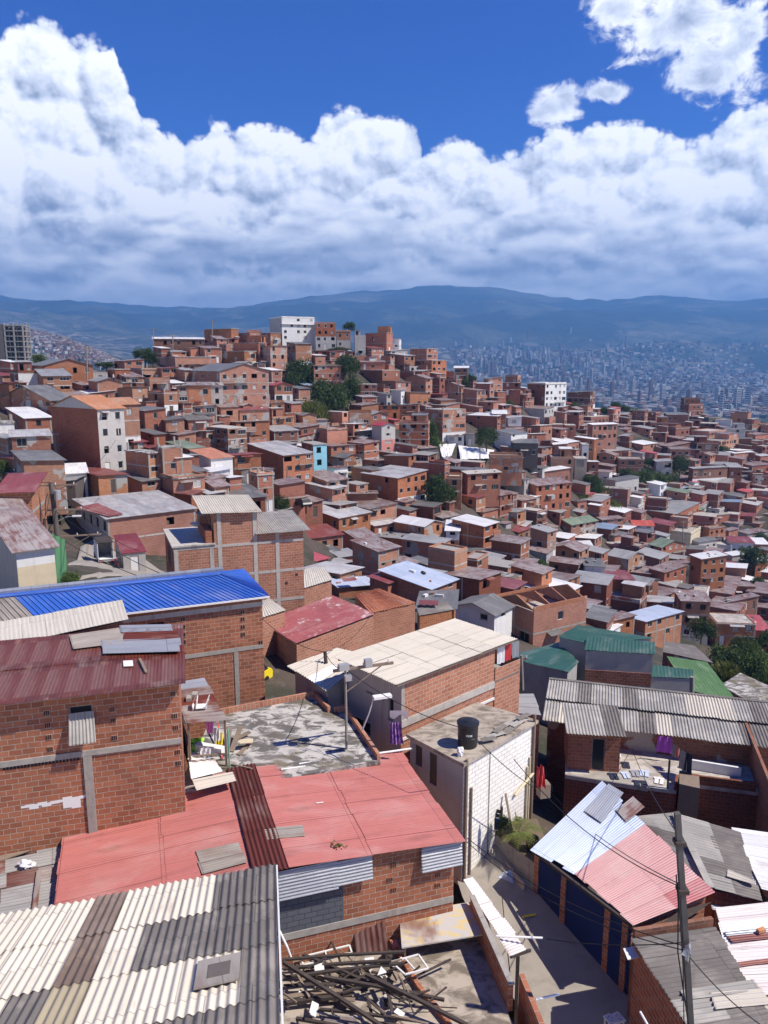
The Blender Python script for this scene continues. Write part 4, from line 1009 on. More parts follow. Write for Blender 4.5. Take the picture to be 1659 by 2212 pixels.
# ================================================================ 2 coral red gable roof
def red_house():
    ea, eb = EA(18.1), EB(18.1); A = at(590, 1880, 21.5)
    La, Lb = 6.5, 6.6
    e1 = ea-Z*.055; e2 = eb-Z*.013
    K = (148-CX)/F
    D = A+e2*Lb; l = 6.0
    for _ in range(30): l += (proj(D-(ea+Z*.06)*l)[0]-148)*.01
    LL = l; eL = ea+Z*.06
    Al = A-eL*LL
    z0 = Al.z-.12; zR = A.z-.055*La-.12
    N = Al+ea*.25+eb*.25
    h = House('house', 'house under a big coral red tin roof with a dark rust ridge strip', (N.x, N.y), R(18.1), La+LL-.5, Lb-.5, -22.3, [z0, zR, zR-.09, z0-.09])
    landmark(h.root, 'coral red roof', (600, 1780))
    # front wall: grey painted blocks with roof shade put into their colour on the left, bare brick on the right, concrete band, brick below
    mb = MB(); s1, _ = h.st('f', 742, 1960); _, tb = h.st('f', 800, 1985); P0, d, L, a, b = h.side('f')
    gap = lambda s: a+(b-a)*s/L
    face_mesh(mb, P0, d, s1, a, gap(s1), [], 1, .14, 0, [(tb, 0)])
    ops = [h.pxo('f', 838, 1908, 846, 1916), h.pxo('f', 838, 1932, 846, 1940)]
    face_mesh(mb, P0+d*s1, d, L-s1, gap(s1), b, [], 0, .14, s1)
    for k, off in (('l', 20), ('r', 30), ('k', 40)):
        q = h.side(k); face_mesh(mb, q[0], q[1], q[2], q[3], q[4], [], 0, .14, off)
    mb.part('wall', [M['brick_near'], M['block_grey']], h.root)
    mb = MB(); g0 = P0+Z*a; g1 = P0+d*L+Z*b; pk = P0+d*(LL-.25)+Z*(A.z-.14-h.zb); mb.face((g0, g1, pk)); mb.part('gable', M['brick_near'], h.root)
    h.beam(tb-.06, .24, 'f', M['concrete'], .03)
    for u, v in ((850, 1868), (952, 1848), (945, 1890), (842, 1900), (850, 1922), (945, 1912)):
        s, t = h.st('f', u, v); mb = MB()
        nn = Vector((d.y, -d.x, 0)); mb.box(h.P('f', s-.11, t-.09, .004), d*.22, Z*.18, nn*.012, 0)
        for k in range(3): mb.box(h.P('f', s-.09+k*.07, t-.07, .018), d*.04, Z*.14, nn*.004, 1)
        mb.part('vent_brick', [M['brick_near'], M['black']], h.root)
    # roof
    rg = random.Random(3); mb = MB()
    corr(mb, A, e1, e2, La, Lb, .11, .009, 4, 'a', (.8, 3.3), None, rows=2, jit=.006, lap=.06, rg=rg, th=.004)
    corr(mb, Al, eL, e2, LL, Lb, .11, .009, 4, 'a', (.8, 3.0), None, rows=2, jit=.006, lap=.06, rg=rg, th=.004)
    mb.part('roof', M['redroof'], h.root)
    n = ea.cross(eb); mb = MB()
    corr(mb, A-ea*.62-eb*.12+Z*.055, ea-Z*.0, e2, .62, Lb+.25, .155, .028, 8, 'b', (.62, 2.3), None, rows=3, jit=.006, rg=rg)
    corr(mb, A-eb*.12+Z*.055, ea-Z*.055, e2, .45, Lb+.25, .155, .028, 8, 'b', (.45, 2.3), None, rows=3, jit=.006, rg=rg)
    mb.part('ridge_strip', M['ruststrip'], h.root)
    for px in (((566, 1790), (649, 1783), (655, 1806), (572, 1814)), ):
        P = A+Z*.045; nn = e1.cross(e2).normalized(); q = [pxplane(p, P, nn) for p in (px[3], px[2], px[1], px[0])]
        mb = MB(); qsheet(mb, q, .11, .012, 'u', jit=.004, rg=rg, cols=1, rows=2); mb.part('roof_patch', M['translucent'], h.root)
    P = A+Z*.05; nn = eL.cross(e2).normalized(); q = [pxplane(p, P, nn) for p in ((440, 1888), (530, 1864), (512, 1820), (422, 1838))]
    mb = MB(); qsheet(mb, q, .13, .016, 'u', cols=2, rows=1, rg=rg); mb.part('roof_patch', M['translucent'], h.root)
    # grey corrugated flashing hung under the eave
    f = lambda u0, u1, tt, hh, nm: None
    for u0, u1, hh in ((600, 725, .95), (715, 800, .8), (908, 1003, .85)):
        s0 = max(0, h.st('f', u0, 1930 if u0 < 900 else 1870)[0]); s1_ = h.st('f', u1, 1910 if u0 < 900 else 1860)[0]; s1_ = min(s1_, L+.2)
        ta = gap((s0+s1_)/2)+.05+(.3*max(0, 1-abs(s1_-LL)/LL)); o0, o1 = .10, .22
        q = [h.P('f', s0, ta-hh, o1), h.P('f', s1_, ta-hh, o1), h.P('f', s1_, ta, o0), h.P('f', s0, ta, o0)]
        mb = MB(); qsheet(mb, q, .11, .014, 'u', cols=1, rows=1, rg=rg); mb.part('flashing', M['zinc'], h.root)
    q = [pxplane(p, D+Z*.15, Vector((0, -.25, 1)).normalized()) for p in ((206, 1756), (397, 1700), (393, 1668), (204, 1721))]
    mb = MB(); qsheet(mb, q, .13, .02, 'u', cols=1, rows=3, rg=rg); mb.part('flashing', M['zinc'], h.root)
    # loose things on the roof
    nn = e1.cross(e2).normalized()
    for px, lab, r in ((((646, 1650), (716, 1641)), 'longer white tube lying on the red roof edge by the mossy slab', .035), (((607, 1662), (660, 1655)), 'shorter white tube lying on the red roof edge', .03), (((683, 1735), (698, 1733)), 'small white stick lying in the middle of the red roof', .02)):
        a_, b_ = [pxplane(p, A+nn*(.03+r), nn) for p in px]; mb = MB(); mb.tube([a_, b_], r, 8); mb.thing('tube', M['pvc'], lab, 'tube')
    c = pxplane((731, 1828), A+nn*.05, nn); mb = MB(); rr = random.Random(2)
    for k in range(26):
        p = c+Vector((rr.gauss(0, .1), rr.gauss(0, .07), rr.uniform(0, .06))); a = rr.uniform(0, 6.3)
        e = Vector((math.cos(a), math.sin(a), rr.uniform(-.3, .5)))*.09; w = Vector((-e.y, e.x, rr.uniform(0, .04)))*.5
        mb.face((p, p+e*.5+w, p+e, p+e*.5-w))
    mb.thing('leaf_clump', M['leafdry'], 'clump of dead leaves lying on the red roof', 'leaves')
    return h
red_house()
# ================================================================ 3 mossy concrete slab behind the red roof, with a shack on it
zS = -15.85
SP = [(380, 1712), (560, 1692), (822, 1642), (748, 1533), (714, 1538), (681, 1503), (460, 1545)]
S3 = [atz(u, v, zS+.18) for u, v in SP]
root, PS = poly_house('house', 'brick house with a mossy grey concrete slab roof edged in brick', S3, zS, -21, [M['brick_near']], M['slab_moss'], 0, .18, par=(2, 3, 4, 5), parm=M['brick_pale'], parh=.26)
landmark(root, 'mossy slab roof', (640, 1590))
def shack():
    zt = zS+.19
    q = [atz(u, v, zt+2.0) for u, v in ((405, 1562), (490, 1556), (441, 1466), (374, 1476))]
    c = sum(q, Vector())/4
    r = thing('shack', 'rusty tin-roofed lean-to shack cluttered with household things', 'shack', Vector((c.x, c.y, zt))); landmark(r, 'cluttered shack', (440, 1560))
    mb = MB(); qsheet(mb, q, .11, .012, 'u', cols=5, rows=2, pick=lambda i, j: [0, 0, 1, 0, 2][i], rag=.1); mb.part('roof', [M['r'], M['rustroof'], M['zinc']], r)
    for p in q:
        mb = MB(); b = Vector((p.x, p.y, zt)); t = c+(p-c)*.93; mb.beam(Vector((t.x, t.y, zt)), Vector((t.x, t.y, p.z-.03)), .08, .08); mb.part('post', M['wood'], r)
    mb = MB(); a, b = q[3], q[2]; d = (b-a); mb.box(Vector((a.x, a.y, zt))+d*.08, Vector((d.x, d.y, 0))*.84, Vector((-d.y, d.x, 0))*.03, Z*1.7); mb.part('back_wall', M['dark'], r)
    mb = MB(); a, b = q[0], q[3]; d = (b-a); mb.box(Vector((a.x, a.y, zt))+d*.08, Vector((d.x, d.y, 0))*.8, Vector((d.y, -d.x, 0))*.03, Z*.9); mb.part('side_wall', M['wood'], r)
    mb = MB(); a, b = q[0], q[1]; d = (b-a)
    for t in (.35, .6): mb.beam(Vector((a.x, a.y, zt+t))+d*.08, Vector((b.x, b.y, zt+t))-d*.08, .06, .05)
    mb.part('railing', M['wood'], r)
    rr = random.Random(11); I = lambda s, t, z: (lambda p: Vector((p.x, p.y, zt+z)))((q[0]*(1-s)+q[1]*s)*(1-t)+(q[3]*(1-s)+q[2]*s)*t)
    def cloth(p, w, hgt, m, lab, nm='garment', cat='garment'):
        mb = MB(); d = Vector((rr.uniform(.7, 1), rr.uniform(-.3, .3), 0)).normalized()
        mb.grid(lambda i, j: p+d*(w*(i/8-.5)*(1-.2*j/6))-Z*(hgt*j/6)+Vector((d.y, -d.x, 0))*(.04*math.sin(i*1.9+j*.4)), 8, 6)
        b = len(mb.v); mb.thing(nm, m, lab, cat)
    cloth(I(.62, .12, 1.75), .3, .5, M['clothp'], 'pink cloth hanging under the shack roof'); cloth(I(.78, .1, 1.5), .3, .55, M['clothw'], 'white cloth hanging at the shack corner')
    cloth(I(.45, .06, .78), .45, .35, M['clothw'], 'pale shirt draped over the shack railing'); cloth(I(.9, .2, 1.1), .3, .55, M['yel'], 'yellow cloth hanging beside the shack post')
    mb = MB(); mb.blob(I(.3, .3, .55), .26, 3, .5, (1.2, .8, .6)); mb.blob(I(.2, .25, .35), .2, 5, .5); mb.thing('toy_heap', M['lime'], 'lime green plastic toy heap inside the shack', 'toy')
    mb = MB(); P = I(.12, .75, 1.1); mb.lathe(P, [(.05, 0), (.2, .02), (.22, .12), (.17, .3), (.14, .32)], 14); mb.thing('bucket', M['black'], 'dark bucket on a shelf inside the shack', 'bucket')
    # white plastic chair upside down on the shack roof
    n = frame_of(q); o = pxplane((435, 1528), q[0]+n*.06, n); ex = (q[1]-q[0]).normalized(); ey = n.cross(ex)
    ch = thing('plastic_chair', 'white plastic chair lying upside down on the shack roof', 'chair', o)
    mb = MB(); mb.box(o-ex*.22-ey*.22+n*.04, ex*.44, ey*.42, n*.03); mb.part('seat', M['pvc'], ch)
    mb = MB(); mb.grid(lambda i, j: o-ex*(.24+.1*math.cos(j*.5-1))+ey*(-.22+.44*i/6)+n*(.04+.4*j/6-.02*math.sin(i)), 6, 6); mb.part('backrest', M['pvc'], ch)
    for a, b in ((-.2, -.2), (-.2, .18), (.18, -.2), (.18, .18)): mb = MB(); mb.beam(o+ex*a+ey*b+n*.07, o+ex*(a*1.25+.1)+ey*b*1.15+n*.42, .04, .04); mb.part('leg', M['pvc'], ch)
    for k, (u, v) in enumerate(((402, 1516), (415, 1508))):
        p = pxplane((u, v), q[0]+n*.03, n); mb = MB(); mb.box(p, ex*.2, ey*.36, n*.14); mb.thing('concrete_block', M['concrete'], ('left' if k == 0 else 'right')+' one of two concrete blocks weighing down the shack roof', 'block')
    # planks and boards leaning beside the shack
    Q = lambda u, v, z=0.: atz(u, v, zt+z)+Z*0
    for k, (a, b, w, m, lab) in enumerate((((500, 1625), (520, 1570), .22, 'wood', 'wide grey plank leaning beside the shack, nearest the slab edge'), ((488, 1632), (497, 1572), .2, 'wood', 'upright brown plank beside the shack'), ((505, 1600), (540, 1582), .24, 'wood', 'short grey board lying across the plank heap'), ((480, 1640), (470, 1560), .06, 'clothr', 'thin reddish pole leaning on the shack'), ((500, 1652), (545, 1662), .07, 'wood', 'loose batten lying flat on the slab by the plank heap'), ((515, 1632), (545, 1600), .18, 'wood', 'notched grey plank lying on the plank heap'))):
        p, r_ = Q(*a), Q(*b, .55 if k in (0, 1, 3) else .15); mb = MB(); mb.beam(p+Z*.03, r_+Z*.03, w, .03); mb.thing('plank', M[m], lab, 'plank')
    mb = MB(); p = Q(518, 1622); mb.box(p+Z*.3, EA(10)*.55, EB(10)*.35, Z*.03); mb.thing('board', M['cream'], 'cream painted board lying on the plank heap', 'board')
    mb = MB(); p = Q(496, 1662); mb.tube([p, p+Z*1.7], .03, 8); mb.thing('pole', m_flat('green_paint', (.12, .42, .30)), 'thin upright green pole beside the shack', 'pole')
    q2 = [atz(u, v, zt+.35) for u, v in ((413, 1683), (478, 1668), (463, 1640), (403, 1620))]; mb = MB(); qsheet(mb, q2, .15, .02, 'u', cols=3, rows=1); mb.thing('roofing_sheet', M['w'], 'bright white corrugated sheet lying below the shack', 'sheet')
    q2 = [atz(u, v, zt+.42) for u, v in ((424, 1708), (508, 1688), (500, 1668), (414, 1684))]; mb = MB(); qsheet(mb, q2, .2, .03, 'u', cols=1, rows=1); mb.thing('roofing_sheet', M['ecl'], 'tan corrugated sheet lying at the red roof ridge', 'sheet')
    mb = MB(); p, r_ = Q(425, 1612, .5), Q(482, 1622, .5); mb.beam(p, r_, .3, .28); mb.thing('cabinet', M['pvc'], 'long white cabinet lying on its side below the shack', 'cabinet')
shack()
# ================================================================ 4 rusty red roof, brick wall at the left
def rust_house():
    ea, eb = EA(17), EB(15); Rc = at(386, 1474, 25); La, Lb = 13.5, 5.2; N = Rc-ea*La; zt = Rc.z
    h = House('house', 'bare brick house under a sagging oxide-red tin roof', (N.x, N.y), R(17), La, Lb, -18.5, [zt, zt, zt+.15, zt+.15], thb=R(15)); landmark(h.root, 'oxide-red roof', (180, 1550))
    w = h.pxo('f', 147, 1527, 205, 1588)
    h.walls([M['brick_near']], {'f': [w], 'r': []}, dep=.16)
    h.window('f', w, 'w')
    _, tb = h.st('f', 380, 1600); h.beam(tb-.1, .2, 'f', M['concrete'], .05)
    s, _ = h.st('f', 194, 1700); h.column('f', s, .28, 0, tb-.12, out=.06)
    d = h.ea; nn = Vector((d.y, -d.x, 0)); s0, s1, t0, t1 = w
    q = [h.P('f', s0-.03, t0-.05, .42), h.P('f', s1+.05, t0-.05, .42), h.P('f', s1+.02, t1-.32, .06), h.P('f', s0, t1-.32, .06)]
    mb = MB(); qsheet(mb, q, .11, .014, 'v', cols=1, rows=1); mb.part('window_cover', M['em'], h.root)
    for u, v in ((150, 1540), (153, 1567), (157, 1592), (160, 1621), (365, 1528), (368, 1551), (373, 1590), (566-196, 1612), (382, 1640), (383, 1668), (384, 1700), (375, 1562)):
        pass
    for x, y in ((252, 450), (258, 515), (265, 580), (272, 645), (605, 430), (612, 490), (619, 583), (935, 345), (944, 465), (949, 528), (960, 660), (964, 720)):
        u, v = (x/1.659)/1.507, (2050+y/1.659)/1.507; s, t = h.st('f', u, v)
        if s > h.La-.15: s = h.La-.16
        mb = MB(); mb.box(h.P('f', s-.1, t-.1, .004), d*.2, Z*.2, nn*.012, 0)
        for k in range(3): mb.box(h.P('f', s-.085+k*.06, t-.08, .018), d*.038, Z*.16, nn*.004, 1)
        mb.part('vent_brick', [M['brick_pale'], M['black']], h.root)
    for k in range(22):     # row of open bricks under the concrete band
        s = h.st('f', 8+k*7.6, 1652-k*1.2)[0]; mb = MB(); mb.box(h.P('f', s-.035, tb-.22, .004), d*.07, Z*.1, nn*.01); mb.part('vent_brick', M['black'], h.root)
    rr = random.Random(4); mb = MB()
    for k in range(16):
        u = 45+k*9; s, t = h.st('f', u, 1745-k*1.9+rr.uniform(-3, 3)); mb.box(h.P('f', s, t-.05-rr.uniform(0, .05)-(.3 if k in (10, 12) else 0), .003), d*.3, Z*(.06+rr.uniform(0, .05)+(.3 if k in (10, 12) else 0)), nn*(.004+.0004*k))
    mb.part('paint_splash', M['pvc'], h.root)
    e2 = eb+Z*.03; A = Vector((h.N.x, h.N.y, zt+.1))-ea*.3-e2*.45; rg = random.Random(9)
    mb = MB(); corr(mb, A, ea, e2, La+.5, Lb+.7, .12, .009, 4, 'b', (.8, 3.0), None, rows=2, jit=.014, sag=.06, rg=rg, th=.004); mb.part('roof', M['rustroof'], h.root)
    n = ea.cross(e2).normalized()
    for k, (px, m) in enumerate((([(160, 1402), (262, 1390), (266, 1355), (152, 1372)], 'translucent'), ([(222, 1412), (388, 1408), (384, 1380), (220, 1384)], 'zinc'), ([(268, 1385), (384, 1379), (376, 1362), (262, 1354)], 'rustroof'), ([(264, 1366), (372, 1363), (366, 1350), (260, 1352)], 'zinc'))):
        q = [pxplane(p, A+n*(.05+.012*k), n) for p in px]; mb = MB(); qsheet(mb, q, .12, .012, 'u', cols=2, rows=1, rg=rg); mb.part('roof_patch', M[m], h.root)
    q = [pxplane(p, A+n*.03, n) for p in ((267, 1440), (288, 1439), (287, 1428), (266, 1428))]; mb = MB(); mb.box(q[0], q[1]-q[0], q[3]-q[0], n*.015); mb.part('roof_patch', M['pvc'], h.root)
    a, b = [pxplane(p, A+n*.06, n) for p in ((302, 1423), (316, 1452))]; mb = MB(); mb.beam(a, b, .09, .05); mb.thing('plank', M['wood'], 'short grey plank lying on the oxide-red roof', 'plank')
rust_house()
# ================================================================ 5 cream strip roof and the long blue roof
def strip_and_blue():
    z = -11.0; q = [atz(u, v, z) for u, v in ((-40, 1404), (276, 1338), (262, 1297), (-40, 1352))]
    root, P = poly_house('house', 'narrow house under a long sandy asbestos roof in front of the blue roof', [q[0]+Vector((.2, .2, 0)), q[1]+Vector((-.3, .2, 0)), q[2]+Vector((-.2, -.2, 0)), q[3]+Vector((.2, -.2, 0))], z-.16, -18, [M['brick_near']])
    mb = MB(); qsheet(mb, q, .177, .006, 'v', rows=1, w=1.05, jit=.006); mb.part('roof', M['ecl'], root); landmark(root, 'sandy strip roof', (140, 1345))
    ea, eb = EA(23), EB(23); Rc = at(566, 1287, 37); La, Lb = 27., 5.; N = Rc-ea*La; zt = Rc.z
    h = House('house', 'long brick house with a bright blue ribbed roof', (N.x, N.y), R(23), La, Lb, -20.5, [zt]*4); landmark(h.root, 'blue roof', (300, 1290))
    w = h.pxo('f', 321, 1347, 356, 1366); h.walls([M['brick_near']], {'f': [w]})
    _, t1 = h.st('f', 500, 1312); _, t2 = h.st('f', 500, 1405)
    h.beam(t1-.12, .24, 'fr', M['concrete_light']); h.beam(t2-.1, .2, 'fr', M['concrete'])
    s, _ = h.st('f', 511, 1440); h.column('f', s, .22, 0, t2-.12)
    d = h.ea; nn = Vector((d.y, -d.x, 0))
    for x, y in ((1097, 950), (1099, 997), (1101, 1043), (1103, 1088), (1455, 908), (1456, 950), (1457, 997), (1458, 1042), (1563, 1090)):
        s, t = h.st('f', x/1.8433/1.507, (1500+y/1.8433)/1.507); mb = MB(); mb.box(h.P('f', s-.12, t-.13, .004), d*.24, Z*.26, nn*.012, 0)
        for k in range(2): mb.box(h.P('f', s-.1+k*.11, t-.1, .018), d*.08, Z*.2, nn*.004, 1)
        mb.part('vent_brick', [M['brick_pale'], M['black']], h.root)
    o = .3; ez = zt+.02; k = .22; rw = Lb/2
    E = lambda a, b, t: (lambda p: Vector((p.x, p.y, ez+t)))(h.N+ea*a+eb*b)
    rows = [E(-o, -o, 0), E(La+o, -o, 0), E(La-1.6, rw, .62), E(-o, rw, .62)]; back = [E(La+o, Lb+o, 0), E(-o, Lb+o, 0), E(-o, rw, .62), E(La-1.6, rw, .62)]; hip = [E(La+o, -o, 0), E(La+o, Lb+o, 0), E(La-1.6, rw, .62), E(La-1.6, rw, .62)]
    mb = MB()
    for q in (rows, back, hip):
        W = (q[1]-q[0]).length; nc = int(W/.26)
        for i in range(nc):
            for s0, s1, dz in ((0, .22, 0), (.22, 1, .0)):
                a, b = (i+s0)/nc, (i+s1)/nc; B = lambda s, t: (q[0]*(1-s)+q[1]*s)*(1-t)+(q[3]*(1-s)+q[2]*s)*t
                n = frame_of(rows) if q is rows else Z; dd = n*(.045 if s0 == 0 else .0)
                mi = 1 if (q is rows and La*.555 < a*W < La*.63) else 0
                mb.face((B(a, 0)+dd, B(b, 0)+dd, B(b, 1)+dd, B(a, 1)+dd), [(a*W, 0), (b*W, 0), (b*W, 3), (a*W, 3)], mi)
                if s0 == 0:
                    mb.face((B(a, 0), B(a, 0)+dd, B(a, 1)+dd, B(a, 1)), None, mi); mb.face((B(b, 0)+dd, B(b, 0), B(b, 1), B(b, 1)+dd), None, mi)
    mb.part('roof', [M['bluetin'], M['translucent']], h.root)
    mb = MB(); mb.beam(E(-o, rw, .66), E(La-1.6, rw, .66), .3, .05); mb.part('ridge_cap', M['bluetin'], h.root)
    mb = MB(); mb.box(E(-o, Lb+.05, -.15), ea*(La-.6), eb*.5, Z*.36); mb.part('gutter_wall', M['zinc'], h.root)
    mb = MB(); mb.beam(E(0, -o-.03, -.02), E(La+o, -o-.03, -.02), .06, .08); mb.part('fascia', M['framew'], h.root)
strip_and_blue()
# ================================================================ 6 cream corrugated roof house in the middle
def cream_house():
    ea, eb = EA(42.6), EB(42.6); A = at(857, 1480, 31); La, Lb = 8.3, 4.2
    N = A+ea*.55+eb*.3; zt = A.z-.12
    h = House('house', 'brick house under a wide sandy corrugated roof in the middle of the view', (N.x, N.y), R(42.6), La-1.9, Lb-.6, -21, [zt]*4); landmark(h.root, 'sandy corrugated roof', (930, 1410))
    o1 = [h.pxo('l', 838, 1505, 850, 1560), h.pxo('l', 765, 1545, 800, 1590), h.pxo('l', 790, 1490, 830, 1515)]
    o1 = [o for o in o1 if o[1]-o[0] > .15]
    h.walls([M['brick_pale'], M['grey']], {'l': o1}, {'l': 1}, {'f': [(h.st('f', 900, 1535)[1], 2)]} if 0 else {})
    for o in o1: h.window('l', o, 'w')
    _, t = h.st('f', 895, 1560); h.beam(t, .35, 'f', M['concrete_light'], .05)
    _, t2 = h.st('f', 890, 1590); h.beam(t2, .12, 'f', M['framew'], .06)
    h.column('f', .1, .2, t, None, M['concrete'])
    mb = MB(); corr(mb, A, ea, eb, La, Lb, .155, .02, 6, 'a', (.9, 2.8), None, rows=3, jit=.01, rg=random.Random(8)); mb.part('roof', M['ecl'], h.root)
    mb = MB()
    for a in (.1, Lb/2, Lb-.15): mb.beam(A+eb*a-Z*.07+ea*.1, A+eb*a-Z*.07+ea*(La-.1), .08, .1)
    mb.part('rafter', M['wood'], h.root)
    # balcony block at the right end
    R0 = h.Rc; mb = MB(); zz = -13.5-2.1
    b = thing('house', 'low brick annex with patchy plaster and a laundry balcony', 'house', Vector((R0.x+1, R0.y+1, -21))); mb = MB()
    p0 = R0+ea*.02-eb*.05; c4 = [p0, p0+ea*2.0, p0+ea*2.0+eb*3, p0+eb*3]
    for i in range(4):
        q0, q1 = c4[i], c4[(i+1) % 4]; d = (q1-q0).normalized(); face_mesh(mb, Vector((q0.x, q0.y, -21)), d, (q1-q0).length, 21+zt-1.15, 21+zt-1.15, [], 0, .1, i)
    mb.part('wall', M['brick_pale'], b)
    mb = MB(); mb.box(Vector((p0.x, p0.y, zt-1.9)), ea*1.95, eb*2.9, Z*.1); mb.part('floor', M['concrete'], b)
    for k, (m, w, lab) in enumerate((('clothw', .6, 'white towel hanging on the annex balcony'), ('clothr', .5, 'red shirt hanging on the annex balcony, at its far end'), ('clothg', .55, 'grey shirt hanging on the annex balcony'))):
        o = p0+ea*(.25+k*.6)+eb*.1; o = Vector((o.x, o.y, zt-.2)); mb = MB(); mb.grid(lambda i, j: o+ea*(w*i/8)-Z*(.85*j/6)+eb*(.04*math.sin(i*1.6)), 8, 6); mb.thing('garment', M[m], lab, 'garment')
    # lean-to roof on the left side of the house
    q = [atz(u, v, -14.9) for u, v in ((708, 1492), (732, 1420), (728, 1408), (620, 1437))]
    q = [atz(u, v, -14.9) for u, v in ((620, 1438), (706, 1492), (800, 1420), (728, 1400))]
    root, P = poly_house('house', 'low house under a pale stained roof left of the sandy corrugated roof', [q[0]+Vector((.4, 0, 0)), q[1]+Vector((0, .4, 0)), q[2], q[3]], -15.05, -21, [M['grey']], ops={0: [(1.2, 1.9, 3.2, 4.6)]})
    mb = MB(); qsheet(mb, q, .177, .022, 'v', jit=.01, pick=lambda i, j: [0, 0, 1, 0][(i*3+j) % 4]); mb.part('roof', [M['ecl'], M['w']], root)
cream_house()
# ================================================================ 7 white block house with the tank
zW = -15.45
def white_house():
    pts = [atz(u, v, zW) for u, v in ((1001, 1646), (1155, 1556), (1031, 1520), (886, 1586))]
    P = [Vector((p.x, p.y, 0)) for p in pts]
    zb = -21.
    ops = {0: [], 3: []}
    s0, t0 = edge_st(P, 0, 1062, 1647, zb); s1, t1 = edge_st(P, 0, 1103, 1617, zb); w = (s0, s1, min(t0, t1)+.25, max(t0, t1)-.15)
    ops[0] = [w]
    d3 = [(edge_st(P, 3, 926, 1690, zb), edge_st(P, 3, 944, 1632, zb)), (edge_st(P, 3, 896, 1650, zb), edge_st(P, 3, 912, 1615, zb))]
    ops[3] = [(min(a[0], b[0]), max(a[0], b[0]), min(a[1], b[1]), max(a[1], b[1])) for a, b in d3]
    root, P = poly_house('house', 'white painted block house with a stained flat roof carrying a black tank', pts, zW-.14, zb, [M['block_white'], M['grey'], M['brick_near']], M['slab_terrace'], .12, .14, {0: 0, 1: 2, 2: 2, 3: 1}, ops=ops)  # left wall coloured darker grey to stand in for the shade on that side
    landmark(root, 'white block house', (1030, 1640))
    a, b = P[0], P[1]; d = (b-a).normalized(); nn = Vector((d.y, -d.x, 0)); A0 = Vector((a.x, a.y, zb))
    mb = MB(); o = A0+d*w[0]+Z*w[2]-nn*.1; W, H = w[1]-w[0], w[3]-w[2]
    for k in range(6): mb.box(o+Z*(H*k/6), d*W, nn*.05, Z*.035)
    mb.face((o-nn*.0, o+d*W, o+d*W+Z*H, o+Z*H), None, 1); mb.part('window', [M['steel'], M['glass']], root)
    for i, op in enumerate(ops[3]):
        a3, b3 = P[3], P[0]; d3 = (b3-a3).normalized(); n3 = Vector((d3.y, -d3.x, 0)); o = Vector((a3.x, a3.y, zb))+d3*op[0]+Z*op[2]-n3*.1
        mb = MB(); mb.box(o, d3*(op[1]-op[0]), Z*(op[3]-op[2]), n3*.03); mb.part('door' if op[3]-op[2] > 1.4 else 'window', M['door'], root)
    # corner posts and pipes
    for s, o_, m, r, nm, z1 in ((.12, .08, 'wood', .07, 'post', zW+.1), (.5, .06, 'wood', .05, 'post', zW-1.3), ((b-a).length-.12, .07, 'wood', .07, 'post', zW+.35), ((b-a).length-.35, .06, 'cream', .045, 'drain_pipe', zW-1.6), ((b-a).length-.52, .06, 'cream', .045, 'drain_pipe', zW-2.), (1.75, .03, 'wire', .014, 'cable', zW-.1)):
        p = A0+d*s+nn*o_; mb = MB(); mb.tube([p, Vector((p.x, p.y, z1))], r, 8); mb.part(nm, M[m], root)
    L = (b-a).length; mb = MB(); mb.tube([A0+d*(L-1.5)+nn*.1+Z*2.6, A0+d*(L-.1)+nn*.1+Z*3.1], .06, 8); mb.part('drain_pipe', M['cream'], root)
    # loose asbestos strips laid along the eave
    rr = random.Random(6); zr = zW+.01
    for k, (u, v, l, an, m) in enumerate(((1090, 1568, 1.1, 40, 'em'), (1105, 1575, 1.3, 50, 'ek'), (1070, 1590, .9, 30, 'em'), (1120, 1564, 1.0, 45, 'em'), (1080, 1578, .9, 55, 'ek'), (1055, 1602, .7, 20, 'ek'), (1130, 1554, .8, 40, 'ek'))):
        p = atz(u, v, zr+.02); e = EA(an); f = EB(an); mb = MB()
        mb.grid(lambda i, j: p+e*(l*i/2-l/2)+f*(.3*j/12-.15)+Z*(.03+.02*math.sin(j*2.1)+.02*k), 2, 12); mb.part('roof_patch', M[m], root)
    return root, P, d, nn, A0
WR, WP, Wd, Wn, WA = white_house()
def tank():
    o = atz(1010, 1610, zW+.002)
    t = thing('water_tank', 'black plastic water tank standing on the white house roof', 'water tank', o); r = .44; landmark(t, 'black water tank', (1010, 1600))
    mb = MB(); mb.lathe(o, [(0, 0), (r*.86, 0), (r*.9, .03), (r*.93, .4), (r*.95, .41), (r*.95, .45), (r*.93, .46), (r*.97, .90), (r*1.0, .95), (r*1.04, .96), (r*1.04, 1.02)], 32); mb.part('body', M['black'], t, True)
    mb = MB(); mb.lathe(o+Z*1.021, [(r*1.05, 0), (r*1.05, .03), (r*.9, .05), (r*.45, .10), (r*.42, .13), (0, .135)], 32); mb.part('lid', M['black'], t)
    mb = MB()
    for i, (w, x) in enumerate(((.02, -.12), (.012, -.085), (.03, -.05), (.014, -.005), (.026, .03), (.02, .075), (.026, .11))):
        a = -math.pi/2+x/r; p = o+Vector((math.cos(a), math.sin(a), 0))*(r*.945)+Z*.58; tdir = Vector((-math.sin(a), math.cos(a), 0)); nrm = Vector((math.cos(a), math.sin(a), 0))
        mb.box(p, tdir*w, Z*.075, nrm*.012)
    mb.part('lettering', M['pvc'], t)
    p = atz(994, 1632, zW+.002); mb = MB(); mb.blob(p+Z*.17, .17, 3, .35, (.8, .8, 1.2)); mb.thing('sack', M['clothw'], 'small white sack standing in front of the black water tank', 'sack')
tank()
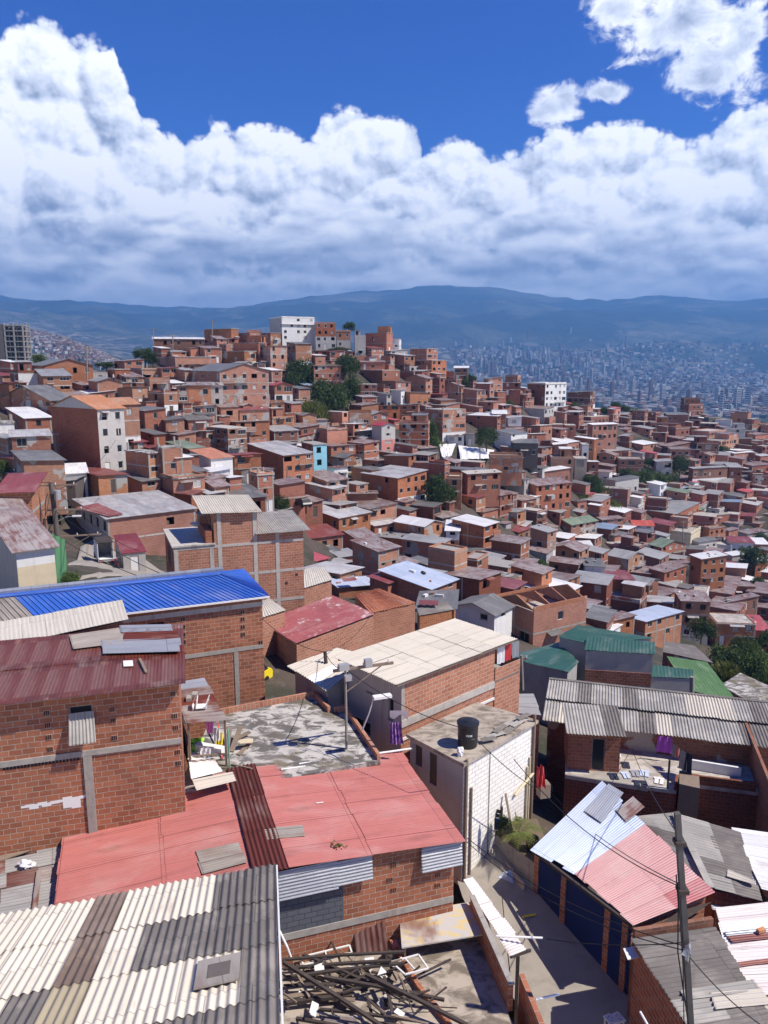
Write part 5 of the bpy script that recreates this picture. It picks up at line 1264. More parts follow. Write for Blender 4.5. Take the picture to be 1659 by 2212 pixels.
def ledge():
    # shelf on the shaded side with sacks
    c = atz(978, 1738, -18.1); mb = MB(); e, f = EA(30), EB(30)
    mb.box(c-e*.6-f*.3, e*1.1, f*.7, Z*.07); mb.beam(c+Z*-.0, c-Z*2.2, .06, .06); s = mb.thing('shelf', M['wood'], 'wooden shelf bracketed off the white house corner', 'shelf')
    for k, (dx, dy, r, m, lab) in enumerate(((-.35, .15, .22, 'clothw', 'bright white sack at the front of the shelf, left one'), (.12, .12, .2, 'clothw', 'bright white sack at the front of the shelf, right one'), (-.3, .5, .26, 'clothg', 'grey sack at the back of the shelf, lower left'), (.0, .55, .25, 'clothg', 'grey sack at the back of the shelf, topmost'))):
        mb = MB(); z = .2 if k != 3 else .5; mb.blob(c+e*dx+f*dy*.6+Z*(z+.05), r, k+2, .3, (1.1, 1, .85)); mb.thing('sack', M[m], lab, 'sack')
ledge()
# ================================================================ 8 alley, terrace with burnt timber, awning
def alley():
    mb = MB(); rows = [((1000, 1800), (1062, 1790), -19.9), ((1000, 1840), (1092, 1836), -20.3), ((1030, 1930), (1180, 1925), -21.0), ((1090, 2050), (1310, 2050), -21.7), ((1180, 2212), (1420, 2212), -22.4), ((1210, 2330), (1520, 2330), -22.9), ((1240, 2600), (1700, 2600), -23.5)]
    L = [(atz(*a, z), atz(*b, z)) for a, b, z in rows]
    for (p, q), (r, w_) in zip(L[:-1], L[1:]): mb.face((r-Vector((.6, .2, 0)), w_+Vector((.6, 0, 0)), q+Vector((.6, 0, 0)), p-Vector((.6, .2, 0))))
    structure('road', mb, M['road'])
    mb = MB(); p = atz(1128, 1982, -21.25); mb.face([p, p+Vector((.55, .12, 0)), p+Vector((.6, .24, 0)), p+Vector((.05, .1, 0))]); mb.thing('road_marking', M['yel'], 'short yellow paint mark on the alley surface', 'road marking')
alley()
zT = -19.3
def terrace():
    px = [(1150, 2310), (1097, 2185), (1015, 1990), (868, 2005), (610, 2050), (590, 2300)]
    pts = [atz(u, v, zT) for u, v in px][::-1]     # counter-clockwise
    A = sum(pts[i].x*pts[(i+1) % 6].y-pts[(i+1) % 6].x*pts[i].y for i in range(6))
    if A < 0: pts = pts[::-1]
    root, P = poly_house('house', 'brick house with an open stained concrete roof terrace at the bottom', pts, zT-.2, -23.2, [M['brick_near']], M['slab_terrace'], 0, .196)
    landmark(root, 'stained roof terrace', (950, 2110))
    # parapet wall along the alley, stepped
    e = [atz(u, v, zT) for u, v in ((1015, 1990), (1097, 2185), (1150, 2310))]; e2_ = [atz(u, v, zT) for u, v in ((1120, 2150), (1190, 2330))]
    a, b, c = e; mb = MB()
    def wall(p, q, h0, t, mi=0):
        d = (q-p).normalized(); n = Vector((d.y, -d.x, 0)); n = n if n.x > 0 else -n
        mb.box(p, d*(q-p).length, n*t, Z*h0)
    wall(a, b, .95, .15); mb.part('parapet', M['brick_near'], root); mb = MB(); mb.box(e2_[0]-Z*2, e2_[1]-e2_[0], Vector((.15, .05, 0)), Z*2.75); mb.thing('brick_wall', M['brick_near'], 'lower brick wall stepping out beside the alley, nearest the viewer', 'wall')
    mb = MB(); d = (b-a).normalized(); n = Vector((d.y, -d.x, 0)); n = n if n.x > 0 else -n
    mb.box(a+Z*.953-n*.02-d*.05, d*((b-a).length+.1), n*.19, Z*.05); mb.part('coping', M['concrete'], root)
    # awning on the alley side
    o = a+n*.16+Z*.8; L = (b-a).length
    aw = thing('awning', 'narrow chalky corrugated awning along the terrace wall above the alley', 'awning', o); landmark(aw, 'chalky alley awning', (1080, 1990))
    q = [atz(u, v, zT+z_) for u, v, z_ in ((1000, 1900, .85), (1103, 2064, .85), (1135, 2052, .72), (1018, 1896, .72))]
    mb = MB(); qsheet(mb, q, .11, .013, 'v', rows=1, w=.8, rag=.04, rg=random.Random(2)); mb.part('roof', M['whitetin'], aw)
    mb = MB(); p = q[1]*.5+q[2]*.5-Z*.1; mb.beam(p, p-Z*2.6, .1, .1); mb.part('post', M['wooddark'], aw)
    mb = MB(); mb.beam(q[1]-Z*.05, q[2]+(q[2]-q[1])*.35-Z*.08, .07, .09); mb.part('rafter', M['wooddark'], aw)
    # white pipes poking out over the alley
    for (p, q, r, lab) in (((1072, 2022), (1172, 2026), .035, 'white pipe sticking out over the alley above the awning'), ((1158, 2159), (1208, 2148), .035, 'white pipe sticking out over the alley beyond the low parapet'), ((722, 1641), (890, 1617), .045, 'long white drain pipe jutting from the mossy slab corner')):
        z = zT+1.0 if r < .04 and p[1] < 2100 else (zT+.75 if p[1] > 2100 else zS-.02)
        k = atz(*p, z); l = atz(*q, z); mb = MB(); mb.tube([k, l], r, 10); mb.thing('pipe', M['pvc'], lab, 'pipe')
    mb = MB(); p = atz(1072, 2175, zT)
    # peeling board on trestle
    zb = zT+.55; q = [atz(u, v, zb) for u, v in ((868, 2050), (1062, 2018), (1050, 1953), (862, 1975))]
    bt = thing('tabletop_board', 'large board with peeling cream and brown paint propped on the terrace', 'board', q[0]); m = M['peel']
    mb = MB(); mb.box(q[0], q[1]-q[0], q[3]-q[0], Z*.05); mb.part('panel', m, bt)
    for p in q:
        mb = MB(); c_ = sum(q, Vector())/4; t = c_+(p-c_)*.93; mb.beam(Vector((t.x, t.y, zT+.001)), Vector((t.x, t.y, zb)), .06, .06); mb.part('leg', M['wood'], bt)
    def drape(c, w, l, m, lab, dz):
        mb = MB(); mb.grid(lambda i, j: c+EA(12)*(w*(i/8-.5)*(1+.2*math.sin(j)))+EB(12)*(l*(j/6-.5))+Z*(dz+.02*math.sin(i*1.3+j)), 8, 6); mb.thing('garment', M[m], lab, 'garment')
    drape(atz(890, 1972, zb), .3, .45, 'clothp', 'bright pink cloth lying on the peeling board', .08); drape(atz(915, 1961, zb), .2, .25, 'clothw', 'small white cloth lying on the peeling board edge', .08)
    p = atz(852, 2058, zT+.01); mb = MB(); mb.box(p, EA(20)*.16, EB(20)*.3, Z*.22); mb.thing('box', M['pink'], 'small salmon pink box beside the peeling board', 'box')
    mb = MB(); mb.blob(atz(838, 2065, zT+.15), .17, 4, .3); mb.thing('bag', M['wooddark'], 'dark bag on the terrace left of the pink box', 'bag')
    # leaning red-brown sheet
    q = [atz(u, v, zT+.02) for u, v in ((770, 2065), (838, 2055))]+[Vector()]*2
    up = Vector((-.3, 1.0, 0)).normalized(); q[2] = q[1]+up*.75+Z*1.45; q[3] = q[0]+up*.75+Z*1.45
    mb = MB(); qsheet(mb, q, .19, .02, 'v', cols=4, rows=1, rag=.0); mb.thing('roofing_sheet', M['ruststrip_peel'], 'red-brown metal sheet with peeling white edges leaning on the wall', 'sheet')
    # brick kerb between terrace and the pit
    k = [atz(u, v, zT+.001) for u, v in ((845, 2040), (905, 2140), (965, 2212), (1000, 2280))]; mb = MB()
    for p, r in zip(k[:-1], k[1:]): mb.beam(p+Z*.1, r+Z*.1, .14, .2)
    mb.thing('brick_kerb', M['brick_near'], 'low broken brick kerb dividing the roof terrace from the timber heap', 'kerb')
    # timber heap
    def tz(u, v, z): return atz(u, v, zT+z)
    beams = [((610, 2073), (872, 2056), .1, .62, .62), ((612, 2093), (845, 2075), .11, .5, .72), ((612, 2112), (874, 2080), .11, .55, .55), ((612, 2078), (860, 2240), .13, .95, .35), ((655, 2062), (800, 2125), .10, .6, .5), ((700, 2110), (960, 2160), .11, .7, .4), ((790, 2105), (1010, 2215), .13, .75, .35), ((612, 2130), (720, 2126), .16, .3, .35), ((608, 2155), (740, 2138), .2, .3, .35), ((612, 2168), (760, 2150), .15, .25, .3), ((830, 2110), (850, 2200), .12, .55, .2), ((792, 2150), (810, 2220), .1, .5, .2), ((740, 2145), (830, 2118), .09, .45, .55), ((690, 2180), (900, 2205), .1, .3, .45), ((640, 2200), (820, 2235), .11, .2, .35)]
    names = ['topmost', 'second', 'third', 'long slanting', 'short slanting', 'bent', 'thick right-hand', 'broad flat', 'wide grey', 'lower', 'steep', 'short steep', 'thin', 'half buried', 'near']
    for i, (a_, b_, w, za, zb_) in enumerate(beams):
        w *= .8; p, r = tz(*a_, za), tz(*b_, zb_); mb = MB(); mid_ = (p+r)/2+Z*.03
        mb.beam(p, mid_, w, w*(.9 if i not in (7, 8) else .2)); mb.beam(mid_, r, w*.98, w*(.88 if i not in (7, 8) else .19))
        mb.thing('timber_beam', M['wooddark' if i not in (8,) else 'wood'], {0: 'charred beam along the back of the timber heap', 1: 'charred beam next in front of the rearmost one in the heap', 2: 'charred beam with its end over the concrete terrace', 3: 'longest charred beam slanting down across the whole timber heap', 4: 'short charred beam slanting under the longest one', 5: 'charred beam running from the heap to the empty window frame', 6: 'thick charred beam slanting off the heap at lower right', 7: 'broad flat dark plank at the left edge of the heap', 8: 'wide weathered grey plank at the left of the timber heap', 9: 'lower dark plank beneath the wide grey one', 10: 'steep charred post right of the broken panes', 11: 'short steep charred post at the bottom of the heap', 12: 'thin charred lath across the middle of the heap', 13: 'charred beam half buried at the bottom of the heap', 14: 'charred beam nearest to the viewer at the heap foot'}[i], 'beam', 'charred timbers heaped beside the terrace')
    rr = random.Random(12)
    for i in range(30):   # rubble of boards, tiles and panes
        u = rr.uniform(625, 880); v = rr.uniform(2085, 2200)
        p = tz(u, v, rr.uniform(.02, .3)); an = rr.uniform(0, 180); mb = MB(); mb.box(p, EA(an)*rr.uniform(.15, .5)+Z*rr.uniform(-.1, .1), EB(an)*rr.uniform(.1, .3)+Z*rr.uniform(-.05, .1), Z*.03)
        if i == 0: heap = MB()
        heap.v += [x for x in mb.v] if False else []
        b0 = len(heap.v); heap.v += mb.v; heap.f += [[k+b0 for k in f] for f in mb.f]; heap.uv += mb.uv; heap.mi += [rr.choice([0, 0, 1, 2, 3])]*len(mb.f)
    for i in range(46):
        u = rr.uniform(620, 900); v = rr.uniform(2080, 2215); p = tz(u, v, rr.uniform(.1, .6)); an = rr.choice([rr.uniform(-20, 40), rr.uniform(100, 160)]); b0 = len(heap.v); mb = MB()
        mb.beam(p, p+EA(an)*rr.uniform(.4, 1.6)+Z*rr.uniform(-.25, .25), rr.uniform(.025, .07), rr.uniform(.02, .05)); heap.v += mb.v; heap.f += [[k+b0 for k in f] for f in mb.f]; heap.uv += mb.uv; heap.mi += [rr.choice([2, 2, 2, 0])]*len(mb.f)
    o = heap.thing('rubble', [M['wood'], M['concrete_light'], M['wooddark'], M['white']], 'loose rubble of boards, tiles and scraps under the charred beams', 'rubble'); o['kind'] = 'stuff'
    # white window frames
    for k, (pts, z, lab) in enumerate(((((656, 2085), (760, 2058), (755, 2042), (648, 2068)), .5, 'white window frame lying at the back of the timber heap'), (((875, 2105), (925, 2092), (904, 2062), (845, 2078)), .5, 'empty white window frame lying between heap and terrace'))):
        q = [tz(u, v, z) for u, v in pts]; mb = MB()
        for i in range(4): mb.beam(q[i], q[(i+1) % 4], .05, .04)
        mb.beam((q[0]+q[1])/2, (q[2]+q[3])/2, .04, .03); mb.thing('window_frame', M['framew'], lab, 'window frame')
    for k, (u, v, lab) in enumerate(((680, 2098, 'white tile lying on the charred beams at the left'), (790, 2085, 'white tile lying under the beams by the terrace'), (815, 2107, 'three-cornered white scrap in the timber heap'))):
        p = tz(u, v, .62); mb = MB(); mb.box(p, EA(10)*.3, EB(10)*.28, Z*.02) if k < 2 else mb.face((p, p+Vector((.3, .1, .02)), p+Vector((.12, .32, .05)))); mb.thing('tile', M['white'], lab, 'tile')
    mb = MB(); p = atz(603, 2010, zT+1.4); mb.tube([p, p+Vector((.25, -.1, -.5)), p+Vector((.4, -.1, -1.0))], .04, 8); mb.thing('gutter_scrap', M['pvc'], 'white scrap of gutter hanging beside the asbestos roof edge', 'gutter')
    # wall between terrace and pit front: lower yard wall
    p = [atz(u, v, zT) for u, v in ((604, 2160), (735, 2143))]; 
    q = [tz(u, v, .02) for u, v in ((700, 2215), (790, 2230), (760, 2195), (690, 2190))]; mb = MB(); qsheet(mb, q, .15, .02, 'u', cols=2, rows=1); mb.thing('roofing_sheet', M['r'], 'small rusty corrugated sheet at the very bottom by the timber', 'sheet')
M['peel'] = m_slab('peeling_paint', (.50, .47, .44), (.60, .47, .24), 2.2, (.20, .085, .045), (.42, .52))
M['ruststrip_peel'] = m_tin('peeling_brown_sheet', (.12, .035, .025), (.10, .03, .022), rust=(.7, .62, .5), rf=.9, rlo=.62, rand=False, streak=(3, 1.5), sheet=(3, 3))
terrace()
# ================================================================ 9 left edge: rusty lean-to roofs
def left_leanto():
    z = -16.3; q = [atz(u, v, z) for u, v in ((-60, 2000), (143, 1962), (147, 1756), (-60, 1800))]
    rr = random.Random(31)
    root, P = poly_house('shed', 'patchwork lean-to shed of rusty and grey boards left of the red roof', [q[0]+Vector((.1, .1, 0)), q[1]+Vector((-.1, .1, 0)), q[2]+Vector((-.1, -.1, 0)), q[3]+Vector((.1, -.1, 0))], z-.06, -22, [M['brick_near']], cat='shed')
    mb = MB(); qsheet(mb, q, .16, .014, 'u', cols=7, rows=3, pick=lambda i, j: None if (i > 3 and j < 2) else rr.choice([0, 0, 1, 2, 3]), rag=.15, jit=.05, rg=rr); mb.part('roof', [M['g'], M['r'], M['wood'], M['ruststrip']], root); landmark(root, 'patchwork lean-to', (80, 1820))
    a, b = [atz(u, v, z+.08) for u, v in ((-20, 1862), (145, 1805))]; mb = MB(); mb.beam(a, b, .28, .04); mb.thing('plank', M['wood'], 'broad weathered plank lying across the patchwork lean-to', 'plank')
    mb = MB(); p = atz(58, 1868, z+.15); mb.blob(p, .2, 2, .5, (1.2, .8, .6)); mb.thing('bag', M['clothw'], 'crumpled white bag on the edge of the patchwork lean-to', 'bag')
    a, b = [atz(u, v, z+.1) for u, v in ((85, 1880), (72, 1985))]; mb = MB(); mb.beam(a, b, .16, .05); mb.thing('plank', M['r'], 'rusty red strip along the dark yard opening', 'strip')
left_leanto()
# ================================================================ 10 right-hand block: silver and pink roof, dark roof, white roofs
def silver_house():
    z = -19.0; J = lambda *p: [atz(u, v, z) for u, v in p]
    S = J((1150, 1832), (1243, 1886), (1392, 1781), (1296, 1692)); Pk = J((1243, 1886), (1368, 1997), (1541, 1928), (1392, 1781))
    poly = [atz(u, v, z-.1) for u, v in ((1158, 1832), (1366, 1988), (1525, 1926), (1300, 1706))]
    root, P = poly_house('house', 'house with blue walls under a half silver, half faded pink corrugated roof', poly, z-.14, -23.6, [M['brick_near'], M['bluewall']], mi={0: 1})
    landmark(root, 'silver and pink roof', (1330, 1830)); rg = random.Random(21)
    mb = MB(); qsheet(mb, [S[0], S[1], S[2], S[3]], .105, .013, 'v', rows=2, w=.75, jit=.03, rag=.22, rg=rg); qsheet(mb, [Pk[0], Pk[1], Pk[2], Pk[3]], .105, .011, 'v', rows=2, w=.8, jit=.012, rag=.07, rg=rg, pick=lambda i, j: 1 if not (i == 4 and j == 1) else 2)
    mb.part('roof', [M['silver'], M['pinktin'], M['R']], root)
    for pxs, m in ((((1330, 1750), (1352, 1775), (1390, 1745), (1365, 1722)), 'r'), (((1262, 1752), (1300, 1778), (1345, 1715), (1312, 1695)), 'zinc')):
        q = [atz(u, v, z+.09) for u, v in pxs]; mb = MB(); qsheet(mb, q, .105, .012, 'v', cols=1, rows=1, rg=rg); mb.part('roof_patch', M[m], root)
    mb = MB(); a, b = S[0], Pk[1]; d = b-a; mb.beam(a-Z*.1, b-Z*.1, .1, .12); mb.part('fascia', M['wooddark'], root)
    L = (P[1]-P[0]).length
    for s in (.1, L*.33, L*.78, L-.25): edge_part(root, P, 0, s-.12, s+.12, 0, 4.3, -23.6, M['brick_near'], 'column', .05)
    edge_part(root, P, 0, L*.80, L*.93, 1.2, 3.4, -23.6, M['bluewall'], 'door', .03)
    # pent roof at the lower right end
    q = [atz(u, v, z+.02) for u, v in ((1405, 1990), (1490, 1962), (1541, 1928), (1470, 1948))]
    mb = MB(); p = [Vector((v.x, v.y, z-.35)) for v in q]; mb.face(p); mb.part('soffit', M['wooddark'], root)
silver_house()
def right_roofs():
    rg = random.Random(17)
    def house(label, lm, uv, z, poly, zb, wm, ov=0):
        pts = [atz(u, v, z) for u, v in poly]; c = sum(pts, Vector())/len(pts)
        pin = [c+(p-c)*.94 for p in pts]
        A = sum(pin[i].x*pin[(i+1) % len(pin)].y-pin[(i+1) % len(pin)].x*pin[i].y for i in range(len(pin)))
        if A < 0: pin = pin[::-1]
        root, P = poly_house('house', label, pin, z-.1, zb, [M[wm]]); landmark(root, lm, uv); return root, pts
    r, q = house('house under a dark corrugated asbestos roof at the bottom right', 'dark corner roof', (1500, 2100), -19.0, ((1478, 2215), (1662, 2192), (1536, 2004), (1363, 2029)), -23.5, 'brick_near')
    q2 = [atz(u, v, -19.0) for u, v in ((1560, 2330), (1740, 2300))]
    mb = MB(); ext = [q2[0], q2[1], q[2], q[3]]
    qsheet(mb, ext, .177, .026, 'u', w=.9, rows=2, jit=.02, rag=.1, rg=rg, pick=lambda i, j: rg.choice([0, 0, 0, 0, 1])); mb.part('roof', [M['ek'], M['em']], r)
    for px, m in ((((1480, 2160), (1640, 2140), (1625, 2118), (1470, 2140)), 'em'), (((1548, 2180), (1662, 2170), (1640, 2135), (1535, 2143)), 'ecl')):
        p = [atz(u, v, -18.92) for u, v in px]; mb = MB(); qsheet(mb, p, .177, .024, 'u', cols=1 if m == 'ecl' else 1, rows=2, rg=rg); mb.part('roof_patch', M[m], r)
    p = [atz(u, v, -19.3) for u, v in ((1356, 2074), (1392, 2066), (1378, 2032), (1346, 2050))]; mb = MB(); mb.box(p[0], p[1]-p[0], p[3]-p[0], Z*.02); mb.thing('sheet_scrap', M['white'], 'pale flat sheet poking out beside the dark corner roof', 'sheet')
    # parapet wall behind it
    a, b = atz(1375, 2022, -19.0), atz(1545, 1996, -19.0); mb = MB(); d = (b-a).normalized(); mb.box(a+Vector((-d.y, d.x, 0))*.1-Z*4, b-a, Vector((-d.y, d.x, 0))*.15, Z*4.12); mb.thing('brick_wall', M['brick_dull'], 'low brick wall between the pink roof and the dark corner roof', 'wall')
    # chalky white roofs
    r, q = house('house under chalky white tin roofs with a maroon streak at the right edge', 'chalky white roof', (1600, 2040), -19.5, ((1600, 2150), (1760, 2150), (1760, 1940), (1545, 1962)), -23.5, 'brick_near')
    mb = MB(); qsheet(mb, q, .14, .012, 'u', w=.85, rows=2, jit=.03, rag=.08, rg=rg, pick=lambda i, j: {1: 1, 3: 2}.get(i % 5, 0)); mb.part('roof', [M['whitetin'], M['whitetin'], M['w']], r)
    for px, m in ((((1582, 2036), (1680, 2026), (1680, 2012), (1570, 2022)), 'm'), (((1592, 2089), (1680, 2078), (1680, 2068), (1588, 2079)), 'm'), (((1570, 2022), (1680, 2012), (1680, 2002), (1566, 2012)), 'zinc')):
        p = [atz(u, v, -19.41) for u, v in px]; mb = MB(); qsheet(mb, p, .12, .01, 'u', cols=1, rows=2, rg=rg); mb.part('roof_patch', M[m], r)
    p = atz(1640, 2018, -19.35); mb = MB(); mb.box(p, EA(20)*.3, EB(20)*.14, Z*.12); mb.thing('brick', M['brick_orange'], 'single orange brick lying on the chalky white roof', 'brick')
    # grey slab at the right bottom
    r, q = house('house with a smooth grey slab roof at the right edge', 'smooth grey slab', (1640, 2150), -20.1, ((1665, 2290), (1800, 2260), (1780, 2100), (1600, 2150)), -24, 'brick_near')
    mb = MB(); mb.box(q[0], q[1]-q[0], q[3]-q[0], Z*.15); mb.part('roof', M['slab'], r)
    # grey asbestos roofs behind
    r, q = house('house under two weathered grey asbestos roofs meeting at a ridge', 'weathered grey twin roof', (1500, 1830), -20.1, ((1430, 1832), (1545, 1925), (1670, 1950), (1595, 1797), (1458, 1757), (1352, 1768)), -24, 'brick_dull')
    zz = -20.1; qa = [atz(1400, 1800, zz), atz(1545, 1925, zz), atz(1458, 1757, zz+.55), atz(1350, 1768, zz+.3)]; qa = [atz(1395, 1800, zz), atz(1535, 1918, zz), atz(1460, 1757, zz+.5), atz(1352, 1766, zz+.2)]
    mb = MB(); qsheet(mb, qa, .177, .024, 'u', rows=2, rg=rg, rag=.12, pick=lambda i, j: rg.choice([0, 1, 1])); qb = [atz(1460, 1757, zz+.5), atz(1537, 1918, zz+.02), atz(1640, 1945, zz-.1), atz(1596, 1797, zz)]
    qsheet(mb, [qb[1], qb[2], qb[3], qb[0]], .177, .024, 'u', rows=2, rg=rg, rag=.12, pick=lambda i, j: rg.choice([0, 0, 1])); mb.part('roof', [M['ek'], M['em']], r)
    mb = MB(); mb.beam(atz(1458, 1757, zz+.58), atz(1536, 1918, zz+.12), .3, .05); mb.part('ridge_cap', M['em'], r)
    r, q = house('house under a plain bright white sheet roof at the right edge', 'plain white sheet', (1630, 1850), -20.3, ((1625, 1915), (1760, 1950), (1760, 1815), (1580, 1788)), -24, 'brick_dull')
    mb = MB(); qsheet(mb, q, .13, .01, 'u', rows=2, rg=rg); mb.part('roof', M['w'], r)
    p = [atz(u, v, -20.0) for u, v in ((1570, 1893), (1625, 1910), (1628, 1902), (1572, 1878))]; mb = MB(); qsheet(mb, p, .177, .02, 'u', cols=1, rows=1); mb.part('roof_patch', M['ecl'], r)
    # dark filler house between
    r, q = house('low house in shadow under grey-blue sheets between pink and white roofs', 'grey-blue sheet gap', (1600, 1940), -20.8, ((1540, 1965), (1760, 1975), (1760, 1925), (1530, 1930)), -24, 'brick_dull')
    mb = MB(); qsheet(mb, q, .15, .015, 'u', rows=2, rg=rg); mb.part('roof', M['zinc'], r)
right_roofs()
# ================================================================ 11 long asbestos roof and the laundry terrace
def laundry_block():
    ea, eb = EA(-16), EB(-16); A = at(1171, 1556, 42); La, Lb = 19., 5.0; zt = A.z; rg = random.Random(14)
    N = A+ea*.3+eb*.5
    h = House('house', 'long low brick house under weathered corrugated asbestos roofs', (N.x, N.y), R(-16), La-.6, Lb-.8, -28, [zt-.1, zt-.1, zt+.2, zt+.2]); landmark(h.root, 'long asbestos roof', (1420, 1540))
    h.walls([M['brick_dull']])
    mb = MB(); e2 = eb+Z*.06; pk = lambda i, j: rg.choice([0, 0, 0, 1, 1, 2])
    corr(mb, A, ea, e2, La, 2.6, .177, .03, 6, 'b', (.885, 2.6), pk, rows=1, rg=rg); corr(mb, A+e2*2.5+Z*.12, ea, e2, La, 2.7, .177, .03, 6, 'b', (.885, 2.6), pk, rows=1, rg=rg)
    mb.part('roof', [M['em'], M['ek'], M['ecl']], h.root)
    mb = MB(); mb.beam(A+e2*5.25+Z*.12, A+e2*5.25+ea*La+Z*.12, .25, .12); mb.part('ridge_cap', M['ek'], h.root)
    zt2 = zt-1.4; J = lambda u, v, dz=0.: atz(u, v, zt2)+Z*dz
    px = [(1221, 1672), (1400, 1700), (1462, 1708), (1466, 1690), (1640, 1712), (1600, 1590), (1330, 1578), (1222, 1572)]
    pts = [J(*p) for p in px]
    root, P = poly_house('house', 'brick house with a bare concrete roof terrace used for drying laundry', pts, zt2-.2, -28.5, [M['brick_dull']], M['slab'], 0, .196, par=(2, 3), parm=M['brick_dull'], parh=.5); landmark(root, 'laundry terrace', (1380, 1650))
    edge_part(root, P, 0, 0, (P[1]-P[0]).length, 28.5+zt2-.25, 28.5+zt2-.02, -28.5, M['concrete_light'], 'slab_edge', .03)
    # hut on the terrace
    hN = J(1222, 1666); hh = 2.35
    hu = House('rooftop_hut', 'small brick hut with a dark asbestos roof on the laundry terrace', (hN.x+.15, hN.y+.25), R(-8), 2.75, 2.3, zt2, [zt2+hh]*2+[zt2+hh+.3]*2, cat='hut'); landmark(hu.root, 'rooftop hut', (1275, 1610))
    dr = (1.25, 1.95, .02, 1.9); hu.walls([M['brick_near']], {'f': [dr]}); hu.window('f', dr, 'd', name='door')
    mb = MB(); corr(mb, Vector((hu.N.x, hu.N.y, zt2+hh+.03))-hu.ea*.2-(hu.eb+Z*.13)*.45, hu.ea, hu.eb+Z*.13, 3.1, 2.9, .177, .026, 6, 'b', (.9, 3.2), lambda i, j: 0 if i < 2 else 1, rows=1, rg=rg); mb.part('roof', [M['em'], M['ek']], hu.root)
    # laundry lying flat
    items = [(1330, 1634, .75, .3, 'clothw', 'white garment spread flat, farthest of the laundry on the floor'), (1318, 1651, .5, .6, 'clothg', 'grey trousers spread on the terrace beside black ones'), (1352, 1654, .5, .6, 'clothb', 'black trousers spread flat in the second row'), (1326, 1678, .55, .6, 'clothb', 'black trousers spread nearest the hut'), (1352, 1676, .45, .6, 'clothl', 'light blue trousers spread beside the nearest black pair'), (1372, 1672, .5, .6, 'clothg', 'grey-blue trousers spread in the middle of the floor'), (1392, 1672, .6, .6, 'clothl', 'pale blue trousers spread towards the clothes line'), (1384, 1694, .8, .5, 'clothb', 'black trousers lying skewed closest to the terrace edge'), (1424, 1688, .6, .6, 'clothw', 'pale trousers spread by the dark post')]
    for k, (u, v, w, l, m, lab) in enumerate(items):
        o = J(u, v, .03); an = -16+rg.uniform(-15, 15); e, f = EA(an), EB(an); g = thing('garment', lab, 'garment', o, 'laundry drying on the terrace floor') if 0 else None
        mb = MB(); mb.box(o-e*w/2+f*l*.25, e*w*.9, f*.18, Z*.03)
        for s in (-1, 1): mb.box(o+e*(s*w*.22-w*.17)-f*l*.55, e*w*.33+f*0, f*l*.79, Z*.025)
        mb.thing('garment', M[m], lab, 'garment', 'laundry drying on the terrace floor')
    # clothes line with hanging things
    a, b = J(1428, 1640, 1.5), J(1492, 1692, 1.6)
    line = thing('clothes_line', 'clothes line slung over the laundry terrace on a dark post', 'clothes line', J(1440, 1690)); mb = MB(); mb.tube([a+(b-a)*(i/8)-Z*(.12*math.sin(math.pi*i/8)) for i in range(9)], .012, 5); mb.part('wire', M['wire'], line)
    mb = MB(); mb.tube([J(1442, 1703), J(1442, 1703, 1.6)], .06, 8); mb.part('post', M['wooddark'], line)
    for k, (t, w, hgt, m, lab) in enumerate(((.08, .75, .95, 'clothv', 'violet towel on the clothes line, farthest along'), (.42, .3, .7, 'clothg', 'dark shirt on the clothes line'), (.52, .3, .6, 'pink', 'salmon shirt on the clothes line'), (.74, .6, 1.15, 'clothg', 'long grey dress hanging on the clothes line'), (.9, .55, 1.1, 'clothb', 'dark trousers on the near end of the clothes line'))):
        p = a+(b-a)*t-Z*(.12*math.sin(math.pi*t)); d = (b-a).normalized() if k else ea
        mb = MB(); mb.grid(lambda i, j: p+d*(w*(i/8-.5)*(1+.15*j/6))-Z*(hgt*j/6)+Vector((d.y, -d.x, 0))*(.05*math.sin(i*1.7+j*.3)), 8, 6); mb.thing('garment', M[m], lab, 'garment')
    # brick walls with pale copings right of the terrace
    for k, (p, r_, hgt, m, lab) in enumerate((((1480, 1660), (1600, 1680), .55, 'white', 'low wall with red and white coping beyond the clothes line'), ((1590, 1580), (1668, 1790), 1.6, 'brick_dull', 'tall slanting brick wall closing the laundry terrace'))):
        x, y = J(*p), J(*r_); mb = MB(); d = (y-x).normalized(); mb.box(x-Z*3, y-x, Vector((-d.y, d.x, 0))*.15, Z*(3+hgt)); mb.thing('brick_wall', M[m], lab, 'wall')
    q = [J(u, v, .1) for u, v in ((1466, 1712), (1510, 1722), (1508, 1690), (1466, 1682))]; mb = MB(); mb.box(q[0]-Z*1.5, q[1]-q[0], q[3]-q[0], Z*1.9); mb.thing('wooden_crate', M['wood'], 'tall slatted wooden box at the terrace corner', 'crate')
    # shadowed strip of roof below on the right
    q = [atz(u, v, -24.5) for u, v in ((1640, 1740), (1760, 1760), (1760, 1690), (1630, 1680))]; root, P = poly_house('house', 'low house with a grey tin roof right of the laundry terrace wall', q, -24.6, -29, [M['brick_dull']]); mb = MB(); qsheet(mb, q, .15, .012, 'u'); mb.part('roof', M['zinc'], root)
laundry_block()
